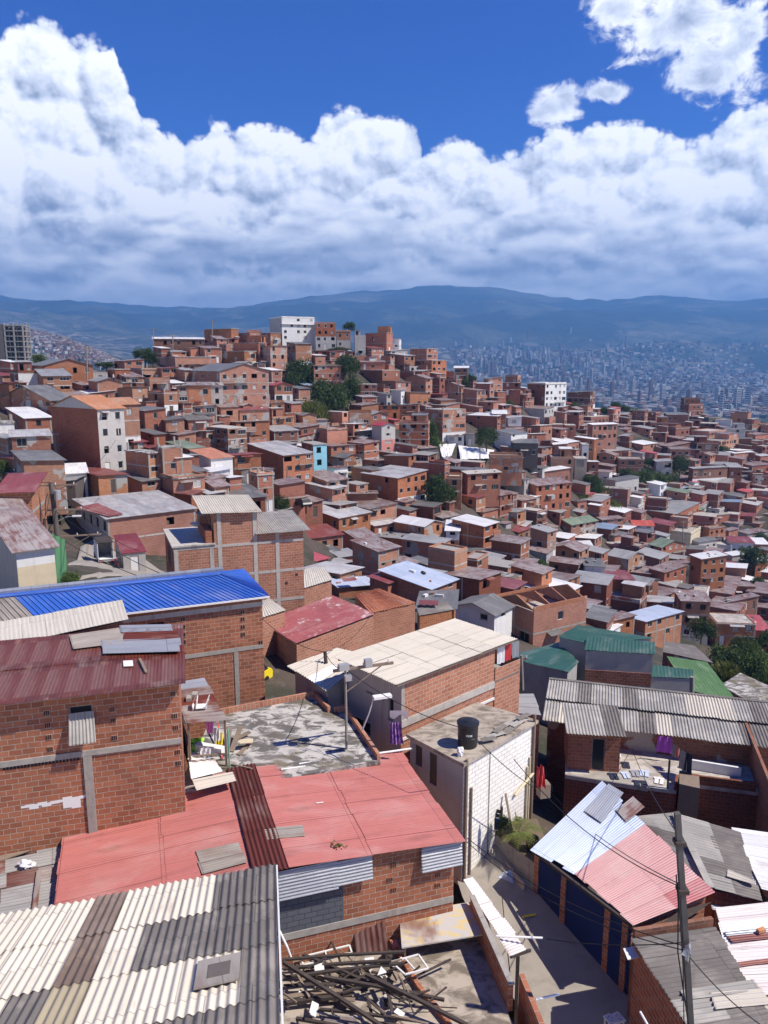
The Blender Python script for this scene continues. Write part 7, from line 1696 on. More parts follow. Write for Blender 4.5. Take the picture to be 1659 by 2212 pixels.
def person():
    b = at(246, 826, 152); e, f = EA(-20), EB(-20); p = thing('person', 'person in a white shirt standing in an open doorway below the orange gable house', 'person', b)
    J = [(0, 0, .95, .13), (0, 0, 1.2, .12), (0, 0, 1.42, .13), (0, 0, 1.52, .055), (0, 0, 1.62, .085), (0, 0, 1.74, .08), (.1, 0, .5, .065), (.1, 0, .08, .05), (.1, -.13, .03, .04), (-.1, 0, .5, .065), (-.1, 0, .08, .05), (-.1, -.13, .03, .04), (.21, 0, 1.38, .05), (.26, .02, 1.1, .04), (.25, -.08, .88, .035), (-.21, 0, 1.38, .05), (-.26, .02, 1.1, .04), (-.25, -.08, .88, .035)]
    E_ = [(0, 1), (1, 2), (2, 3), (3, 4), (4, 5), (0, 6), (6, 7), (7, 8), (0, 9), (9, 10), (10, 11), (2, 12), (12, 13), (13, 14), (2, 15), (15, 16), (16, 17)]
    me = bpy.data.meshes.new('body'); me.from_pydata([(e*x+f*y+Z*z)[:] for x, y, z, r in J], E_, []); me.materials.append(m_flat('skin', (.35, .2, .13), .6))
    o = bpy.data.objects.new('body', me); COL.objects.link(o); o.parent = p; md = o.modifiers.new('skin', 'SKIN'); me.skin_vertices.new() if not me.skin_vertices else None
    for v_, (x, y, z, r) in zip(me.skin_vertices[0].data, J): v_.radius = (r, r*.85)
    me.skin_vertices[0].data[0].use_root = True; o.modifiers.new('sub', 'SUBSURF').levels = 1
    mb = MB(); mb.lathe(b, [(.16, .92), (.165, 1.1), (.175, 1.3), (.15, 1.44), (.07, 1.5)], 12); mb.part('shirt', M['clothw'], p)
    for s in (-.1, .1): mb = MB(); mb.tube([b+e*s+Z*.12, b+e*s+Z*.5, b+e*s*.8+Z*.95], .075, 8, 0, .1); mb.part('trousers', M['clothb'], p)
    mb = MB(); mb.blob(b+Z*1.72, .1, 1, .1, (1, 1, .75)); mb.part('hair', M['black'], p)
person()
def motorbike():
    c = at(258, 1250, 75); c.z = ground_z(c.x, c.y)+.13; e, f = EA(27), EB(27); t = thing('motorcycle', 'motorcycle parked in the shade right behind the box truck', 'motorcycle', c)
    for y in (0, 1.25):
        mb = MB(); n = 20; mb.tube([c+f*(y+.28*math.cos(k*.314))+Z*(.3+.28*math.sin(k*.314)) for k in range(n+1)], .05, 6); mb.part('wheel', M['black'], t)
    mb = MB(); mb.tube([c+Z*.3, c+f*.4+Z*.62, c+f*1.0+Z*.8, c+f*1.25+Z*.3], .045, 6); mb.box(c+f*.4-e*.12+Z*.3, e*.24, f*.45, Z*.3); mb.part('frame', M['clothr'], t)
    mb = MB(); mb.box(c-f*.15-e*.12+Z*.66, e*.24, f*.7, Z*.1); mb.part('seat', M['black'], t)
    mb = MB(); mb.tube([c+f*1.0-e*.35+Z*.95, c+f*1.02+Z*.88, c+f*1.0+e*.35+Z*.95], .02, 6); mb.part('handlebar', M['steel'], t)
motorbike()
# garden by the alley
zG = -19.75
def garden():
    px = [(1036, 1800), (1056, 1793), (1160, 1868), (1186, 1832), (1160, 1768), (1020, 1778)]
    pts = [atz(u, v, zG) for u, v in px]; mb = MB(); n = len(pts)
    A = sum(pts[i].x*pts[(i+1) % n].y-pts[(i+1) % n].x*pts[i].y for i in range(n)); pts = pts if A > 0 else pts[::-1]
    mb.face(pts, None, 1)
    for i in range(n): a, b = pts[i], pts[(i+1) % n]; mb.face((a-Z*4, b-Z*4, b, a))
    mb.thing('retaining_wall', [M['concrete'], M['soil']], 'raised garden bed behind a grey retaining wall beside the alley', 'wall')
    a, b = atz(1028, 1792, zG), atz(1082, 1805, zG); d = (b-a).normalized(); fe = thing('plank_fence', 'dark plank fence with gaps at the foot of the white block wall', 'fence', a); landmark(fe, 'dark plank fence', (1050, 1780)); mb = MB()
    for k in range(6):
        if k != 3: mb.beam(a+Z*(.1+k*.2), b+Z*(.1+k*.2), .03, .16)
    mb.part('planks', M['wooddark'], fe)
    for t in (0, .5, 1): mb = MB(); p = a+(b-a)*t; mb.beam(p-Z*.3, p+Z*1.35, .09, .09); mb.part('post', M['wooddark'], fe)
    mb = MB(); p = atz(1068, 1790, zG+.55); mb.box(p, d*.3, Vector((d.y, -d.x, 0))*.05, Z*.5); mb.thing('sign_board', M['bluewall'], 'small blue painted board hung on the dark plank fence', 'board')
    for k, (u0, v0, u1, v1, lab) in enumerate(((1079, 1800, 1085, 1716, 'grey plank leaning upright against the white block wall'), (1108, 1806, 1092, 1714, 'brown plank leaning at a slant against the white block wall'), (1122, 1800, 1113, 1754, 'thin stick leaning by the palm'))):
        p = atz(u0, v0, zG); q = at(u1, v1, p.y+.35); mb = MB(); mb.beam(p, q, .1 if k < 2 else .04, .04); mb.thing('plank', M['wood'], lab, 'plank')
    # palm
    c = atz(1120, 1822, zG); pl = thing('palm', 'small yellow-green palm growing in the alley garden', 'palm', c); landmark(pl, 'alley palm', (1120, 1810)); rr = random.Random(3)
    mb = MB(); mb.tube([c, c+Z*.6], .1, 8, 0, .07); mb.part('trunk', M['bark'], pl)
    mb = MB()
    for k in range(15):
        a = rr.uniform(0, 6.28); ln = rr.uniform(.8, 1.35); e = Vector((math.cos(a), math.sin(a), 0)); sd = Vector((-e.y, e.x, 0)); up = rr.uniform(.5, 1.1)
        pt = lambda t: c+Z*.55+e*(ln*t)+Z*(up*t-1.25*t*t*up)
        for j in range(1, 14):
            t = j/14
            for s in (-1, 1):
                p = pt(t); w = .30*math.sin(math.pi*min(1, t+.12)); q = p+sd*(s*w)+e*.14-Z*.08; mb.face((p, p+e*.045, q)) ; mb.face((p+e*.02, p+e*.06-Z*.01, q+e*.05))
    mb.part('fronds', M['leafy'], pl)
    mb = MB(); mb.lathe(atz(1150, 1836, zG), [(0, 0), (.24, .0), (.28, .3), (.27, .55), (.25, .58), (.22, .56), (.2, .1)], 20); mb.thing('barrel', M['black'], 'black open barrel beside the alley palm', 'barrel')
    rr = random.Random(8); zA = -20.95
    for k, (u, v, r, m, lab) in enumerate(((1048, 1838, .26, 'clothg', 'grey rubble sack at the far end of the alley pile'), (1060, 1856, .27, 'clothw', 'dusty pale sack in the alley pile, second from the fence'), (1068, 1872, .24, 'concrete', 'concrete-coloured sack in the middle of the alley pile'), (1078, 1880, .25, 'clothg', 'grey sack near the long plank in the alley'), (1092, 1900, .32, 'clothl', 'big pale blue sack at the near end of the alley pile'))):
        p = atz(u, v, zA); mb = MB(); mb.blob(p+Z*.12, r, k+1, .4, (1.1, 1., .75)); mb.thing('sack', M[m], lab, 'sack')
    a, b = atz(1078, 1852, zA+.35), atz(1132, 1916, zA+.2); mb = MB(); mb.beam(a, b, .06, .3); mb.thing('plank', M['tan'], 'long pale plank on edge along the alley sacks', 'plank')
    # red cloth and box on the white house
    o = at(1160, 1655, 28.3); mb = MB(); mb.grid(lambda i, j: o+Vector((.38*(i/8)*(.75+.25*j/8), .08*math.sin(i*1.7+j*.5), -.95*j/8-.05*math.sin(i*.9))), 8, 8); mb.thing('garment', M['clothr'], 'red cloth hanging at the white house corner', 'garment')
    p = at(1168, 1712, 28.4); mb = MB(); mb.box(p-Z*.3, Vector((.42, .1, 0)), Vector((-.1, .4, 0)), Z*.6); mb.thing('cabinet', M['wood'], 'brown wooden cabinet hung below the red cloth', 'cabinet')
    # striped skirt and blanket on the shaded yard
    o = at(842, 1560, 29); mb = MB(); mb.grid(lambda i, j: o+Vector((.02+.42*(i/16)*(1+.3*j/8), .08*math.sin(i*1.5), -.95*j/8)), 16, 8); mb.thing('garment', M['stripe'], 'violet striped skirt hanging before the shaded grey wall', 'garment')
    o = at(842, 1535, 29.4); mb = MB(); mb.grid(lambda i, j: o+Vector((.75*i/8, .15*j/6, -.35*(j/6)*(1+.3*math.sin(i)))), 8, 6); mb.thing('garment', M['clothw'], 'white sheet draped above the violet striped skirt', 'garment')
M['stripe'] = m_slab('striped_cloth', (.45, .25, .50), (.10, .04, .32), 5, (.5, .08, .15), (.45, .55))
garden()
for k, (u, v, lab) in enumerate(((1318, 2203, 'white flower-patterned stool at the bottom edge of the dark yard, left one'), (1336, 2199, 'white flower-patterned stool at the bottom edge of the dark yard, right one'))):
    p = atz(u, v, -21.7); t = thing('stool', lab, 'stool', p-Z*.5); mb = MB(); e, f = EA(25), EB(25)
    mb.box(p-e*.14-f*.2, e*.28, f*.4, Z*.04); mb.part('seat', M['pvc'], t)
    for a in (-.1, .1):
        for b in (-.14, .14): mb = MB(); mb.beam(p+e*a+f*b-Z*.5, p+e*a+f*b, .035, .035); mb.part('leg', M['pvc'], t)
    mb = MB()
    for q in range(5): a = q*1.2566; c = p+Z*.045+e*(.07*math.cos(a))+f*(.1*math.sin(a)); mb.box(c-e*.02-f*.03, e*.04, f*.06, Z*.004)
    mb.part('pattern', M['clothg'], t)
mb = MB(); mb.tube([at(1383, 2186, 18), at(1405, 2225, 17.4)], .035, 8); mb.thing('pipe', M['pvc'], 'short white pipe slanting out of the dark yard at the bottom', 'pipe')
# white plastic sheets on the slope
for k, (pts, lab) in enumerate(((([(948, 960), (985, 958), (975, 985), (955, 988)]), 'smaller crumpled white plastic sheet on the slope'), ([(990, 962), (1068, 972), (1060, 990), (995, 992)], 'larger crumpled white plastic sheet on the slope'))):
    q = [at(u, v, depth(u, v)-2) for u, v in pts]; mb = MB(); B = lambda s, t: (q[0]*(1-s)+q[1]*s)*(1-t)+(q[3]*(1-s)+q[2]*s)*t
    mb.grid(lambda i, j: B(i/20, j/8)+Vector((0, -1, .5))*(.6*noise.noise(Vector((i*.45, j*.6, k*5)))), 20, 8)
    o = mb.thing('plastic_sheet', M['clothw'], lab, 'plastic sheet')
    if k: landmark(o, 'white plastic sheeting', (1030, 975))
# rooftop tanks and washing on the hillside
for (u, v, m, lab) in ((424, 1130, 'pvc', 'white satellite dish heap on the terrace beside the gridded tower'),):
    p = at(u, v, 59.5); mb = MB(); mb.lathe(p-Z*.3, [(0, 0), (.2, .05), (.4, .18), (.5, .32)], 18); mb.thing('satellite_dish', M[m], lab, 'dish')
for k, (u, v, m, lab) in enumerate(((312, 940, 'clothl', 'pale blue washing hanging from the tall brick house by the grey face'), (292, 1000, 'clothw', 'white washing hanging below the tall grey-faced house'), (585, 1045, 'clothl', 'blue and white washing on the terrace railing above the lane'), (605, 1047, 'clothw', 'white washing on the terrace railing above the lane, right piece'), (388, 838, 'clothr', 'red shirts drying under a hilltop balcony roof'), (372, 838, 'clothw', 'white shirts drying under a hilltop balcony roof'), (1502, 1228, 'clothv', 'magenta curtain on the four-storey white-roofed house'), (372, 850, 'clothl', 'blue sheet drying on the flat roof left of the red shirts'), (640, 735, 'clothw', 'white washing on the hilltop block balcony'))):
    p = at(u, v, depth(u, v+15)-1.2); w = 1.2; mb = MB(); mb.grid(lambda i, j: p+EA(30)*(w*i/8)-Z*(1.3*j/6)+EB(30)*(.1*math.sin(i*1.8)), 8, 6); mb.thing('garment', M[m], lab, 'washing')
# ================================================================ 16 plants
def crown_mb(rr, rx, rz, n, leaf, cl=22, low=.0):
    mb = MB(); cs = []
    for k in range(cl):
        a = rr.uniform(0, 6.283); b = math.acos(rr.uniform(-.55, 1)); q = rr.uniform(.45, 1.)
        cs.append((Vector((math.sin(b)*math.cos(a)*rx*q, math.sin(b)*math.sin(a)*rx*q, rz*(1+low)+math.cos(b)*rz*q)), rr.uniform(.25, .48)*rx))
    for k in range(n):
        c, r = cs[k % cl]; dv = Vector((rr.gauss(0, 1), rr.gauss(0, 1), rr.gauss(0, .8))); dv = dv.normalized()*(r*rr.uniform(.55, 1.1)**.6)
        p = c+dv; e = Vector((rr.gauss(0, 1), rr.gauss(0, 1), rr.gauss(0, .6))).normalized(); f = e.cross(Vector((rr.gauss(0, 1), rr.gauss(0, 1), rr.gauss(0, 1)))).normalized()
        s = leaf*rr.uniform(.6, 1.3); mb.face((p-e*s, p-f*s*.45, p+e*s, p+f*s*.45), [(0, 0)]*4, 0)
    return mb
PROTO = {}
def proto(kind):
    rr = random.Random(hash(kind) % 1000 if False else {'tree': 1, 'bush': 2, 'grass': 3, 'light': 4, 'low': 5}[kind])
    if kind in ('tree', 'light'):
        cr = crown_mb(rr, 1.0, .8, 3600, .075, 34, .55); lm = 'leafd' if kind == 'tree' else 'leafm'
        tr = MB(); tr.tube([(0, 0, -.6), (.03, 0, .5), (0, .03, 1.1)], .09, 8, 0, .04)
        for k in range(5): a = k*1.3; tr.tube([(0, 0, .5+.1*k), (.4*math.cos(a), .4*math.sin(a), .9+.1*k)], .035, 5, 0, .015)
    elif kind in ('bush', 'low'):
        cr = crown_mb(rr, 1.0, .62, 3200, .075, 32, -.25); lm = 'leafd' if kind == 'bush' else 'leafm'
        tr = MB(); tr.tube([(0, 0, -.5), (0, 0, .5)], .06, 6, 0, .03)
        for k in range(4): a = k*1.6; tr.tube([(0, 0, .1), (.4*math.cos(a), .4*math.sin(a), .6)], .03, 5, 0, .012)
    else:
        cr = MB(); lm = 'leafy'
        for k in range(700):
            a = rr.uniform(0, 6.28); r = rr.uniform(0, 1)**.6; p = Vector((r*math.cos(a), r*math.sin(a), 0)); h = rr.uniform(.5, 1.2)*(1-.4*r); l = Vector((rr.gauss(0, .25), rr.gauss(0, .25), 0)); w = Vector((rr.uniform(-1, 1), rr.uniform(-1, 1), 0)).normalized()*.035
            cr.face((p-w-Z*.2, p+w-Z*.2, p+l*.5+Z*h*.7+w, p+l*.5+Z*h*.7-w)); cr.face((p+l*.5+Z*h*.7-w, p+l*.5+Z*h*.7+w, p+l*1.4+Z*h))
        tr = MB(); tr.tube([(0, 0, -.3), (0, 0, .3)], .05, 6, 0, .03)
    PROTO[kind] = [('crown' if kind != 'grass' else 'blades', cr.mesh(kind+'_crown', M[lm])), ('trunk' if kind != 'grass' else 'stem', tr.mesh(kind+'_trunk', M['bark']))]
for k in ('tree', 'bush', 'grass', 'light', 'low'): proto(k)
KN = {'tree': ('tree', 'dark green tree'), 'light': ('tree', 'lighter green tree'), 'bush': ('bush', 'dense dark bush'), 'low': ('bush', 'leafy green bush'), 'grass': ('grass_clump', 'clump of tall yellow-green grass')}
def plant(kind, u, vb, w, h, D=None, lab=None):
    Y = D or depth(u, vb); b = at(u, vb, Y); mpp = (b.y*cP-b.z*sP)/F; sx = w*mpp/2; hz = {'tree': 1.9, 'light': 1.9, 'bush': 1.15, 'low': 1.15, 'grass': 1.0}[kind]; sz = h*mpp/hz
    n, head = KN[kind]; cat = {'tree': 'tree', 'bush': 'bush', 'grass_clump': 'grass'}[n]
    o = thing(n, lab or head, cat, b, 'plants growing between the houses', None if lab else (u, vb-h/2)); o.scale = (sx, sx, sz); o.rotation_euler = (0, 0, rnd.uniform(0, 6.28))
    for nm, me in PROTO[kind]:
        c = bpy.data.objects.new(nm, me); COL.objects.link(c); c.parent = o
    return o
Bq = lambda x, y: (cu('B', x), cv('B', y))
PL = [('bush', *Bq(330, 475), 55, 55), ('bush', *Bq(280, 495), 36, 36), ('tree', *Bq(300, 450), 40, 40), ('bush', *Bq(510, 625), 78, 55), ('bush', *Bq(560, 600), 50, 50), ('bush', *Bq(455, 560), 50, 45), ('tree', *Bq(625, 480), 44, 60), ('tree', *Bq(600, 430), 40, 45), ('bush', *Bq(640, 530), 40, 40), ('tree', *Bq(620, 165), 26, 24), ('bush', *Bq(560, 275), 50, 12), ('grass', *Bq(420, 680), 50, 45), ('grass', *Bq(370, 640), 40, 30), ('grass', *Bq(455, 690), 30, 30), ('low', *Bq(1110, 800), 30, 40), ('low', *Bq(1130, 850), 34, 26), ('tree', *Bq(1445, 880), 46, 52), ('bush', *Bq(1310, 485), 20, 20), ('tree', *Bq(1355, 475), 20, 22), ('low', *Bq(380, 440), 24, 24),
      ('low', cu('A', 240), cv('A', 335), 30, 18), ('tree', cu('A', 875), cv('A', 365), 46, 38), ('tree', cu('A', 640), cv('A', 385), 40, 18), ('tree', cu('A', 920), cv('A', 362), 26, 22), ('low', cu('A', 20), cv('A', 1005), 36, 30), ('bush', cu('E', 1150), cv('E', 280), 52, 66), ('tree', cu('E', 1130), cv('E', 260), 40, 56), ('bush', cu('E', 215), cv('E', 305), 40, 36), ('tree', cu('F', 600), cv('F', 205), 32, 40), ('grass', cu('F', 715), cv('F', 300), 46, 26), ('low', cu('F', 280), cv('F', 690), 44, 36), ('tree', cu('F', 1570), cv('F', 700), 50, 60), ('bush', cu('F', 1600), cv('F', 800), 40, 36), ('tree', cu('F', 1530), cv('F', 640), 40, 40), ('low', cu('D', 415), cv('D', 745), 46, 26, 50),
      ('tree', cu('Z', 640), cv('Z', 740), 36, 36), ('low', cu('Z', 760), cv('Z', 735), 46, 34), ('low', cu('Z', 870), cv('Z', 735), 50, 28), ('bush', cu('Z', 960), cv('Z', 735), 36, 26), ('tree', cu('Z', 1020), cv('Z', 700), 36, 50), ('tree', cu('Z', 390), cv('Z', 780), 34, 34), ('bush', cu('Z', 620), cv('Z', 200), 24, 14), ('low', cu('Z', 700), cv('Z', 225), 44, 14), ('bush', cu('Z', 480), cv('Z', 225), 30, 18), ('bush', cu('Z', 560), cv('Z', 170), 24, 12),
      ('bush', 1585, 1470, 80, 66, 92), ('low', 1630, 1480, 80, 70, 90), ('bush', 1650, 1520, 70, 70, 84), ('low', 1560, 1440, 60, 46, 105), ('bush', 1600, 1420, 60, 44, 118), ('tree', 1655, 1440, 60, 70, 105), ('grass', 1575, 1460, 60, 34, 90), ('low', 1620, 1440, 50, 50, 100), ('bush', 1515, 1375, 50, 40, 128), ('bush', 1100, 1500, 40, 34, 46), ('low', 1170, 1240, 30, 26), ('bush', 1470, 1245, 26, 26), ('tree', 1400, 1015, 24, 22), ('low', 1290, 1070, 40, 30), ('bush', 1330, 1080, 34, 22), ('low', 1100, 880, 24, 14), ('tree', 1010, 830, 20, 20), ('bush', 1225, 1230, 26, 20), ('grass', 1260, 1080, 30, 18), ('bush', 960, 1085, 50, 40), ('low', 1240, 885, 22, 14), ('tree', 1560, 985, 26, 20), ('bush', 1640, 1180, 40, 30), ('low', 1610, 1300, 46, 30)]
GREEN = [(p[1], p[2], p[3], p[4]) for p in PL]
for p in PL: plant(*p)
FILLMAX = 700; FILLING = True
print('FILL', fill())
plant('bush', 1088, 1790, 26, 30, 29.2, 'feathery bush at the foot of the white block wall')
# ================================================================ 17 ground, mountains, far city
def land():
    NX = 150; ys = []; y = 4.
    while y < 900: ys.append(y); y *= 1.032
    ys.append(y)
    def gridded(ys, nx, tmax, fn):
        mb = MB(); mb.grid(lambda i, j: (lambda t, Y: Vector((t*Y, Y, fn(t*Y, Y))))(-tmax+2*tmax*i/nx, ys[j]), nx, len(ys)-1, lambda i, j: (i*.1, j*.1)); return mb
    structure('ground', gridded(ys, NX, .95, ground_z), M['groundm'], True)
    y2 = [ys[-1]]
    while y2[-1] < 13800: y2.append(y2[-1]*1.018)
    structure('mountains', gridded(y2, 230, .95, lambda X, Y: fz(X, Y)), M['farland'], True)
m, t, b = newmat('hillside_soil'); pos = t.node('ShaderNodeNewGeometry').outputs['Position']
c = t.mix(t.smooth(t.noise(pos, .12, 6, .6), .42, .6), (.085, .062, .045), (.035, .036, .02)); c = t.mix(t.smooth(t.noise(pos, .9, 5, .7), .5, .7, 0, .6), c, (.13, .10, .08))
t.put(b.inputs['Base Color'], c); b.inputs['Roughness'].default_value = .95
bp = t.node('ShaderNodeBump'); bp.inputs['Strength'].default_value = .6; bp.inputs['Distance'].default_value = .3; t.put(bp.inputs['Height'], t.noise(pos, 1.2, 5, .65)); t.put(b.inputs['Normal'], bp.outputs[0]); M['groundm'] = m
m, t, b = newmat('far_slopes'); pos = t.node('ShaderNodeNewGeometry').outputs['Position']; sx = t.node('ShaderNodeSeparateXYZ'); t.put(sx.inputs[0], pos)
n1 = t.noise(pos, .0011, 7, .62, .3); c = t.mix(t.smooth(n1, .47, .62), (.016, .026, .014), (.10, .105, .065)); c = t.mix(t.smooth(t.noise(pos, .006, 6, .65), .48, .66, 0, .7), c, (.035, .05, .02))
c = t.mix(t.smooth(t.noise(pos, .0023, 7, .65), .58, .68, 0, .7), c, (.22, .19, .15))
urb = t.math('MULTIPLY', t.smooth(sx.outputs[1], 6800., 5200.), t.smooth(t.noise(pos, .0016, 4, .6), .36, .56))
vor = t.node('ShaderNodeTexVoronoi', feature='F1'); t.put(vor.inputs['Vector'], pos); vor.inputs['Scale'].default_value = .022
c = t.mix(t.math('MULTIPLY', urb, .75), c, t.mix(t.smooth(vor.outputs['Color'], .35, .75), (.05, .06, .035), (.32, .27, .23)))
t.put(b.inputs['Base Color'], c); b.inputs['Roughness'].default_value = .95; b.inputs['Specular IOR Level'].default_value = .05
bp = t.node('ShaderNodeBump'); bp.inputs['Strength'].default_value = 1; bp.inputs['Distance'].default_value = 60; t.put(bp.inputs['Height'], t.noise(pos, .004, 7, .65)); t.put(b.inputs['Normal'], bp.outputs[0]); M['farland'] = m
land()
SIL = [(0, 780), (320, 760), (420, 720), (580, 700), (760, 715), (860, 730), (930, 765), (985, 800), (1030, 828), (1120, 826), (1180, 830), (1220, 842), (1290, 880), (1400, 888), (1468, 885), (1475, 865), (1530, 866), (1545, 900), (1659, 912), (1750, 915)]
YV = [(730, 6600), (745, 6300), (775, 5300), (803, 4600), (826, 3900), (846, 3300), (872, 2500), (900, 1900)]
def farY(v): return lerp(YV, v)
M['twp'] = m_plain('pale_tower', (.37, .345, .32), dirtf=.2, rand=True, scale=.05); M['twb'] = m_plain('brick_tower', (.22, .125, .09), dirtf=.2, rand=True, scale=.05); M['tww'] = m_plain('white_tower', (.50, .49, .475), dirtf=.15, rand=True, scale=.05)
def city():
    rr = random.Random(77); protos = []
    for k in range(6):
        w, dd, h = [(17, 15, 52), (22, 14, 44), (14, 14, 62), (26, 16, 36), (18, 18, 70), (30, 15, 30)][k]; rows = []
        mb = MB(); mb.box((-w/2, -dd/2, -40), (w, 0, 0), (0, dd, 0), (0, 0, h+40)); mb.box((-w*.25, -dd*.25, h+.01), (w*.5, 0, 0), (0, dd*.5, 0), (0, 0, 4))
        n = int(h/6)
        for i in range(n):      # window bands as shallow dark slots
            for s in (-1, 1): mb.box((-w*.42, s*(dd/2)-.15, 4+i*6), (w*.84, 0, 0), (0, .3, 0), (0, 0, 2.2), 1)
            for s in (-1, 1): mb.box((s*(w/2)-.15, -dd*.4, 4+i*6), (.3, 0, 0), (0, dd*.8, 0), (0, 0, 2.2), 1)
        for key in ('twp', 'twb', 'tww'): protos.append((key, mb.mesh('tower', [M[key], M['glass']])))
    lab = {'twp': 'pale apartment tower far off in the hazy valley city', 'twb': 'brick-red apartment tower far off in the hazy valley city', 'tww': 'bright white apartment tower far off in the hazy valley city'}
    n = 0
    while n < 230:
        r = rr.random()
        if r < .62: u = rr.gauss(1190, 105); v = rr.gauss(788, 28)
        elif r < .80: u = rr.uniform(1270, 1680); v = rr.uniform(865, 902)
        else: u = rr.uniform(980, 1680); v = rr.uniform(745, 850)
        if not (970 < u < 1700 and 738 < v < 902) or v > lerp(SIL, u)+4: continue
        Y = farY(v); p = at(u, v, Y); z = fz(p.x, p.y); p.z = z
        key, me = rr.choice(protos)
        if r >= .62 and r < .80: key, me = rr.choice([q for q in protos if q[0] == ('twb' if rr.random() < .7 else 'tww')])
        o = bpy.data.objects.new('apartment_tower', me); COL.objects.link(o); o.location = p; o.rotation_euler = (0, 0, rr.uniform(.2, 1.2)); s = rr.uniform(.5, .95); o.scale = (s, s, rr.uniform(.45, 1.05))
        tag(o, lab[key], 'tower', 'apartment towers across the valley: '+{'twp': 'pale', 'twb': 'brick', 'tww': 'white'}[key]); n += 1
    mb = MB()
    for k in range(5200):
        u = rr.uniform(930, 1720); v = 905-abs(rr.gauss(0, 60)) if rr.random() < .6 else rr.uniform(760, 860)
        if v < 742 or v > lerp(SIL, u)+4: continue
        Y = farY(v)*rr.uniform(.97, 1.03); p = at(u, v, Y); z = fz(p.x, p.y); w = rr.uniform(12, 34); h = rr.uniform(5, 15)
        mb.cbox((p.x, p.y, z-6), w, rr.uniform(10, 26), h+6, rr.uniform(0, 1.5), rr.choice([0, 0, 1, 1, 2, 3]))
    o = mb.thing('city_rooftops', [M['twp'], M['twb'], M['tww'], M['farland']], 'mass of low city rooftops filling the hazy valley floor', 'city', org=Vector((1200, 3000, -100))); o['kind'] = 'stuff'
    mb = MB(); SP_ = [(0, 712), (60, 718), (130, 730), (200, 745), (260, 772), (330, 800), (420, 820)]
    for k in range(7000):
        u = rr.uniform(-60, 430); v = lerp(SP_, u)+abs(rr.gauss(0, 26))
        if v > 812: continue
        p0 = None; Y = lerp([(700, 2700), (735, 2500), (790, 2050), (820, 1850)], v+ (0)); X = (u-CX)/F*Y*1.0
        p = at(u, v, Y); z = fz(p.x, p.y)
        w = rr.uniform(6, 13); mb.cbox((p.x, p.y, z-5), w, rr.uniform(6, 12), rr.uniform(3, 9)+5, rr.uniform(0, 1.5), rr.choice([0, 1, 1, 1, 2, 3]))
    o = mb.thing('hillside_settlement', [M['twp'], M['twb'], M['tww'], M['farland']], 'hazy hillside covered in countless small houses far left', 'settlement', org=Vector((-900, 2400, 50))); o['kind'] = 'stuff'
city()
def concrete_tower():
    Y = 420; a = at(14, 782, Y); top = at(14, 702, Y).z; zb = a.z-12
    t = thing('unfinished_tower', 'unfinished concrete tower with open floors at the far left', 'tower', Vector((a.x, Y, zb))); landmark(t, 'unfinished concrete tower', (25, 750))
    e, f = EA(8), EB(8); w = (at(52, 760, Y)-a).x; nf = 7; H = top-zb; o = Vector((a.x, Y, zb)); fh = (top-a.z)/7
    for i in range(12):
        z = top-i*fh
        if z < zb: break
        mb = MB(); mb.box(o+Z*(z-zb-.4), e*w, f*12, Z*.4); mb.part('floor_slab', M['concrete'], t)
    for i in range(3):
        for j in range(3): mb = MB(); mb.box(o+e*(i*(w-.7)/2)+f*(j*5.6)-e*.0, e*.7, f*.7, Z*(H+1.2-.3*j)); mb.part('column', M['concrete'], t)
    mb = MB(); mb.box(o+e*.9+f*6, e*(w-1.8), f*.3, Z*(H-1)); mb.part('core_wall', M['dark'], t)
    mb = MB(); mb.box(o-e*4.5, e*4, f*8, Z*(H+.3)); mb.part('side_core', M['dark'], t)
concrete_tower()
# ================================================================ 18 labels: make each house and plant findable
def merge_small(limit=296):
    hs = [o for o in COL.objects if o.name.split('.')[0] == 'house']
    ar = {}
    for o, a in AREA: ar[o.name] = a
    keep = {lo.name for lo, _, _ in LAND}
    hs.sort(key=lambda o: -1e9 if (o.name in keep or o.name not in ar) else -ar[o.name])
    drop = hs[limit:]; mb = MB(); mats = []; dn = {o.name for o in drop}
    for o in drop:
        st = [o]; al = []
        while st: q = st.pop(); al.append(q); st += list(q.children)
        for q in al:
            if q.type == 'MESH':
                off = wloc(q); me = q.data; b = len(mb.v); mb.v += [v.co+off for v in me.vertices]; uv = me.uv_layers[0].data; mm = []
                for m_ in me.materials:
                    if m_ not in mats: mats.append(m_)
                    mm.append(mats.index(m_))
                for p in me.polygons:
                    mb.f.append([b+i for i in p.vertices]); mb.mi.append(mm[p.material_index]); mb.uv += [uv[i].uv[:] for i in p.loop_indices]
    for i in range(len(LABQ)-1, -1, -1):
        if LABQ[i][0].name in dn: LABQ.pop(i)
    for o in drop:
        st = [o]; al = []
        while st: q = st.pop(); al.append(q); st += list(q.children)
        for q in reversed(al): bpy.data.objects.remove(q)
    if drop:
        o = mb.thing('house_mass', mats, 'small half-hidden brick houses packed into the gaps of the hillside', 'houses', org=Vector((20, 180, -30))); o['kind'] = 'stuff'
merge_small()
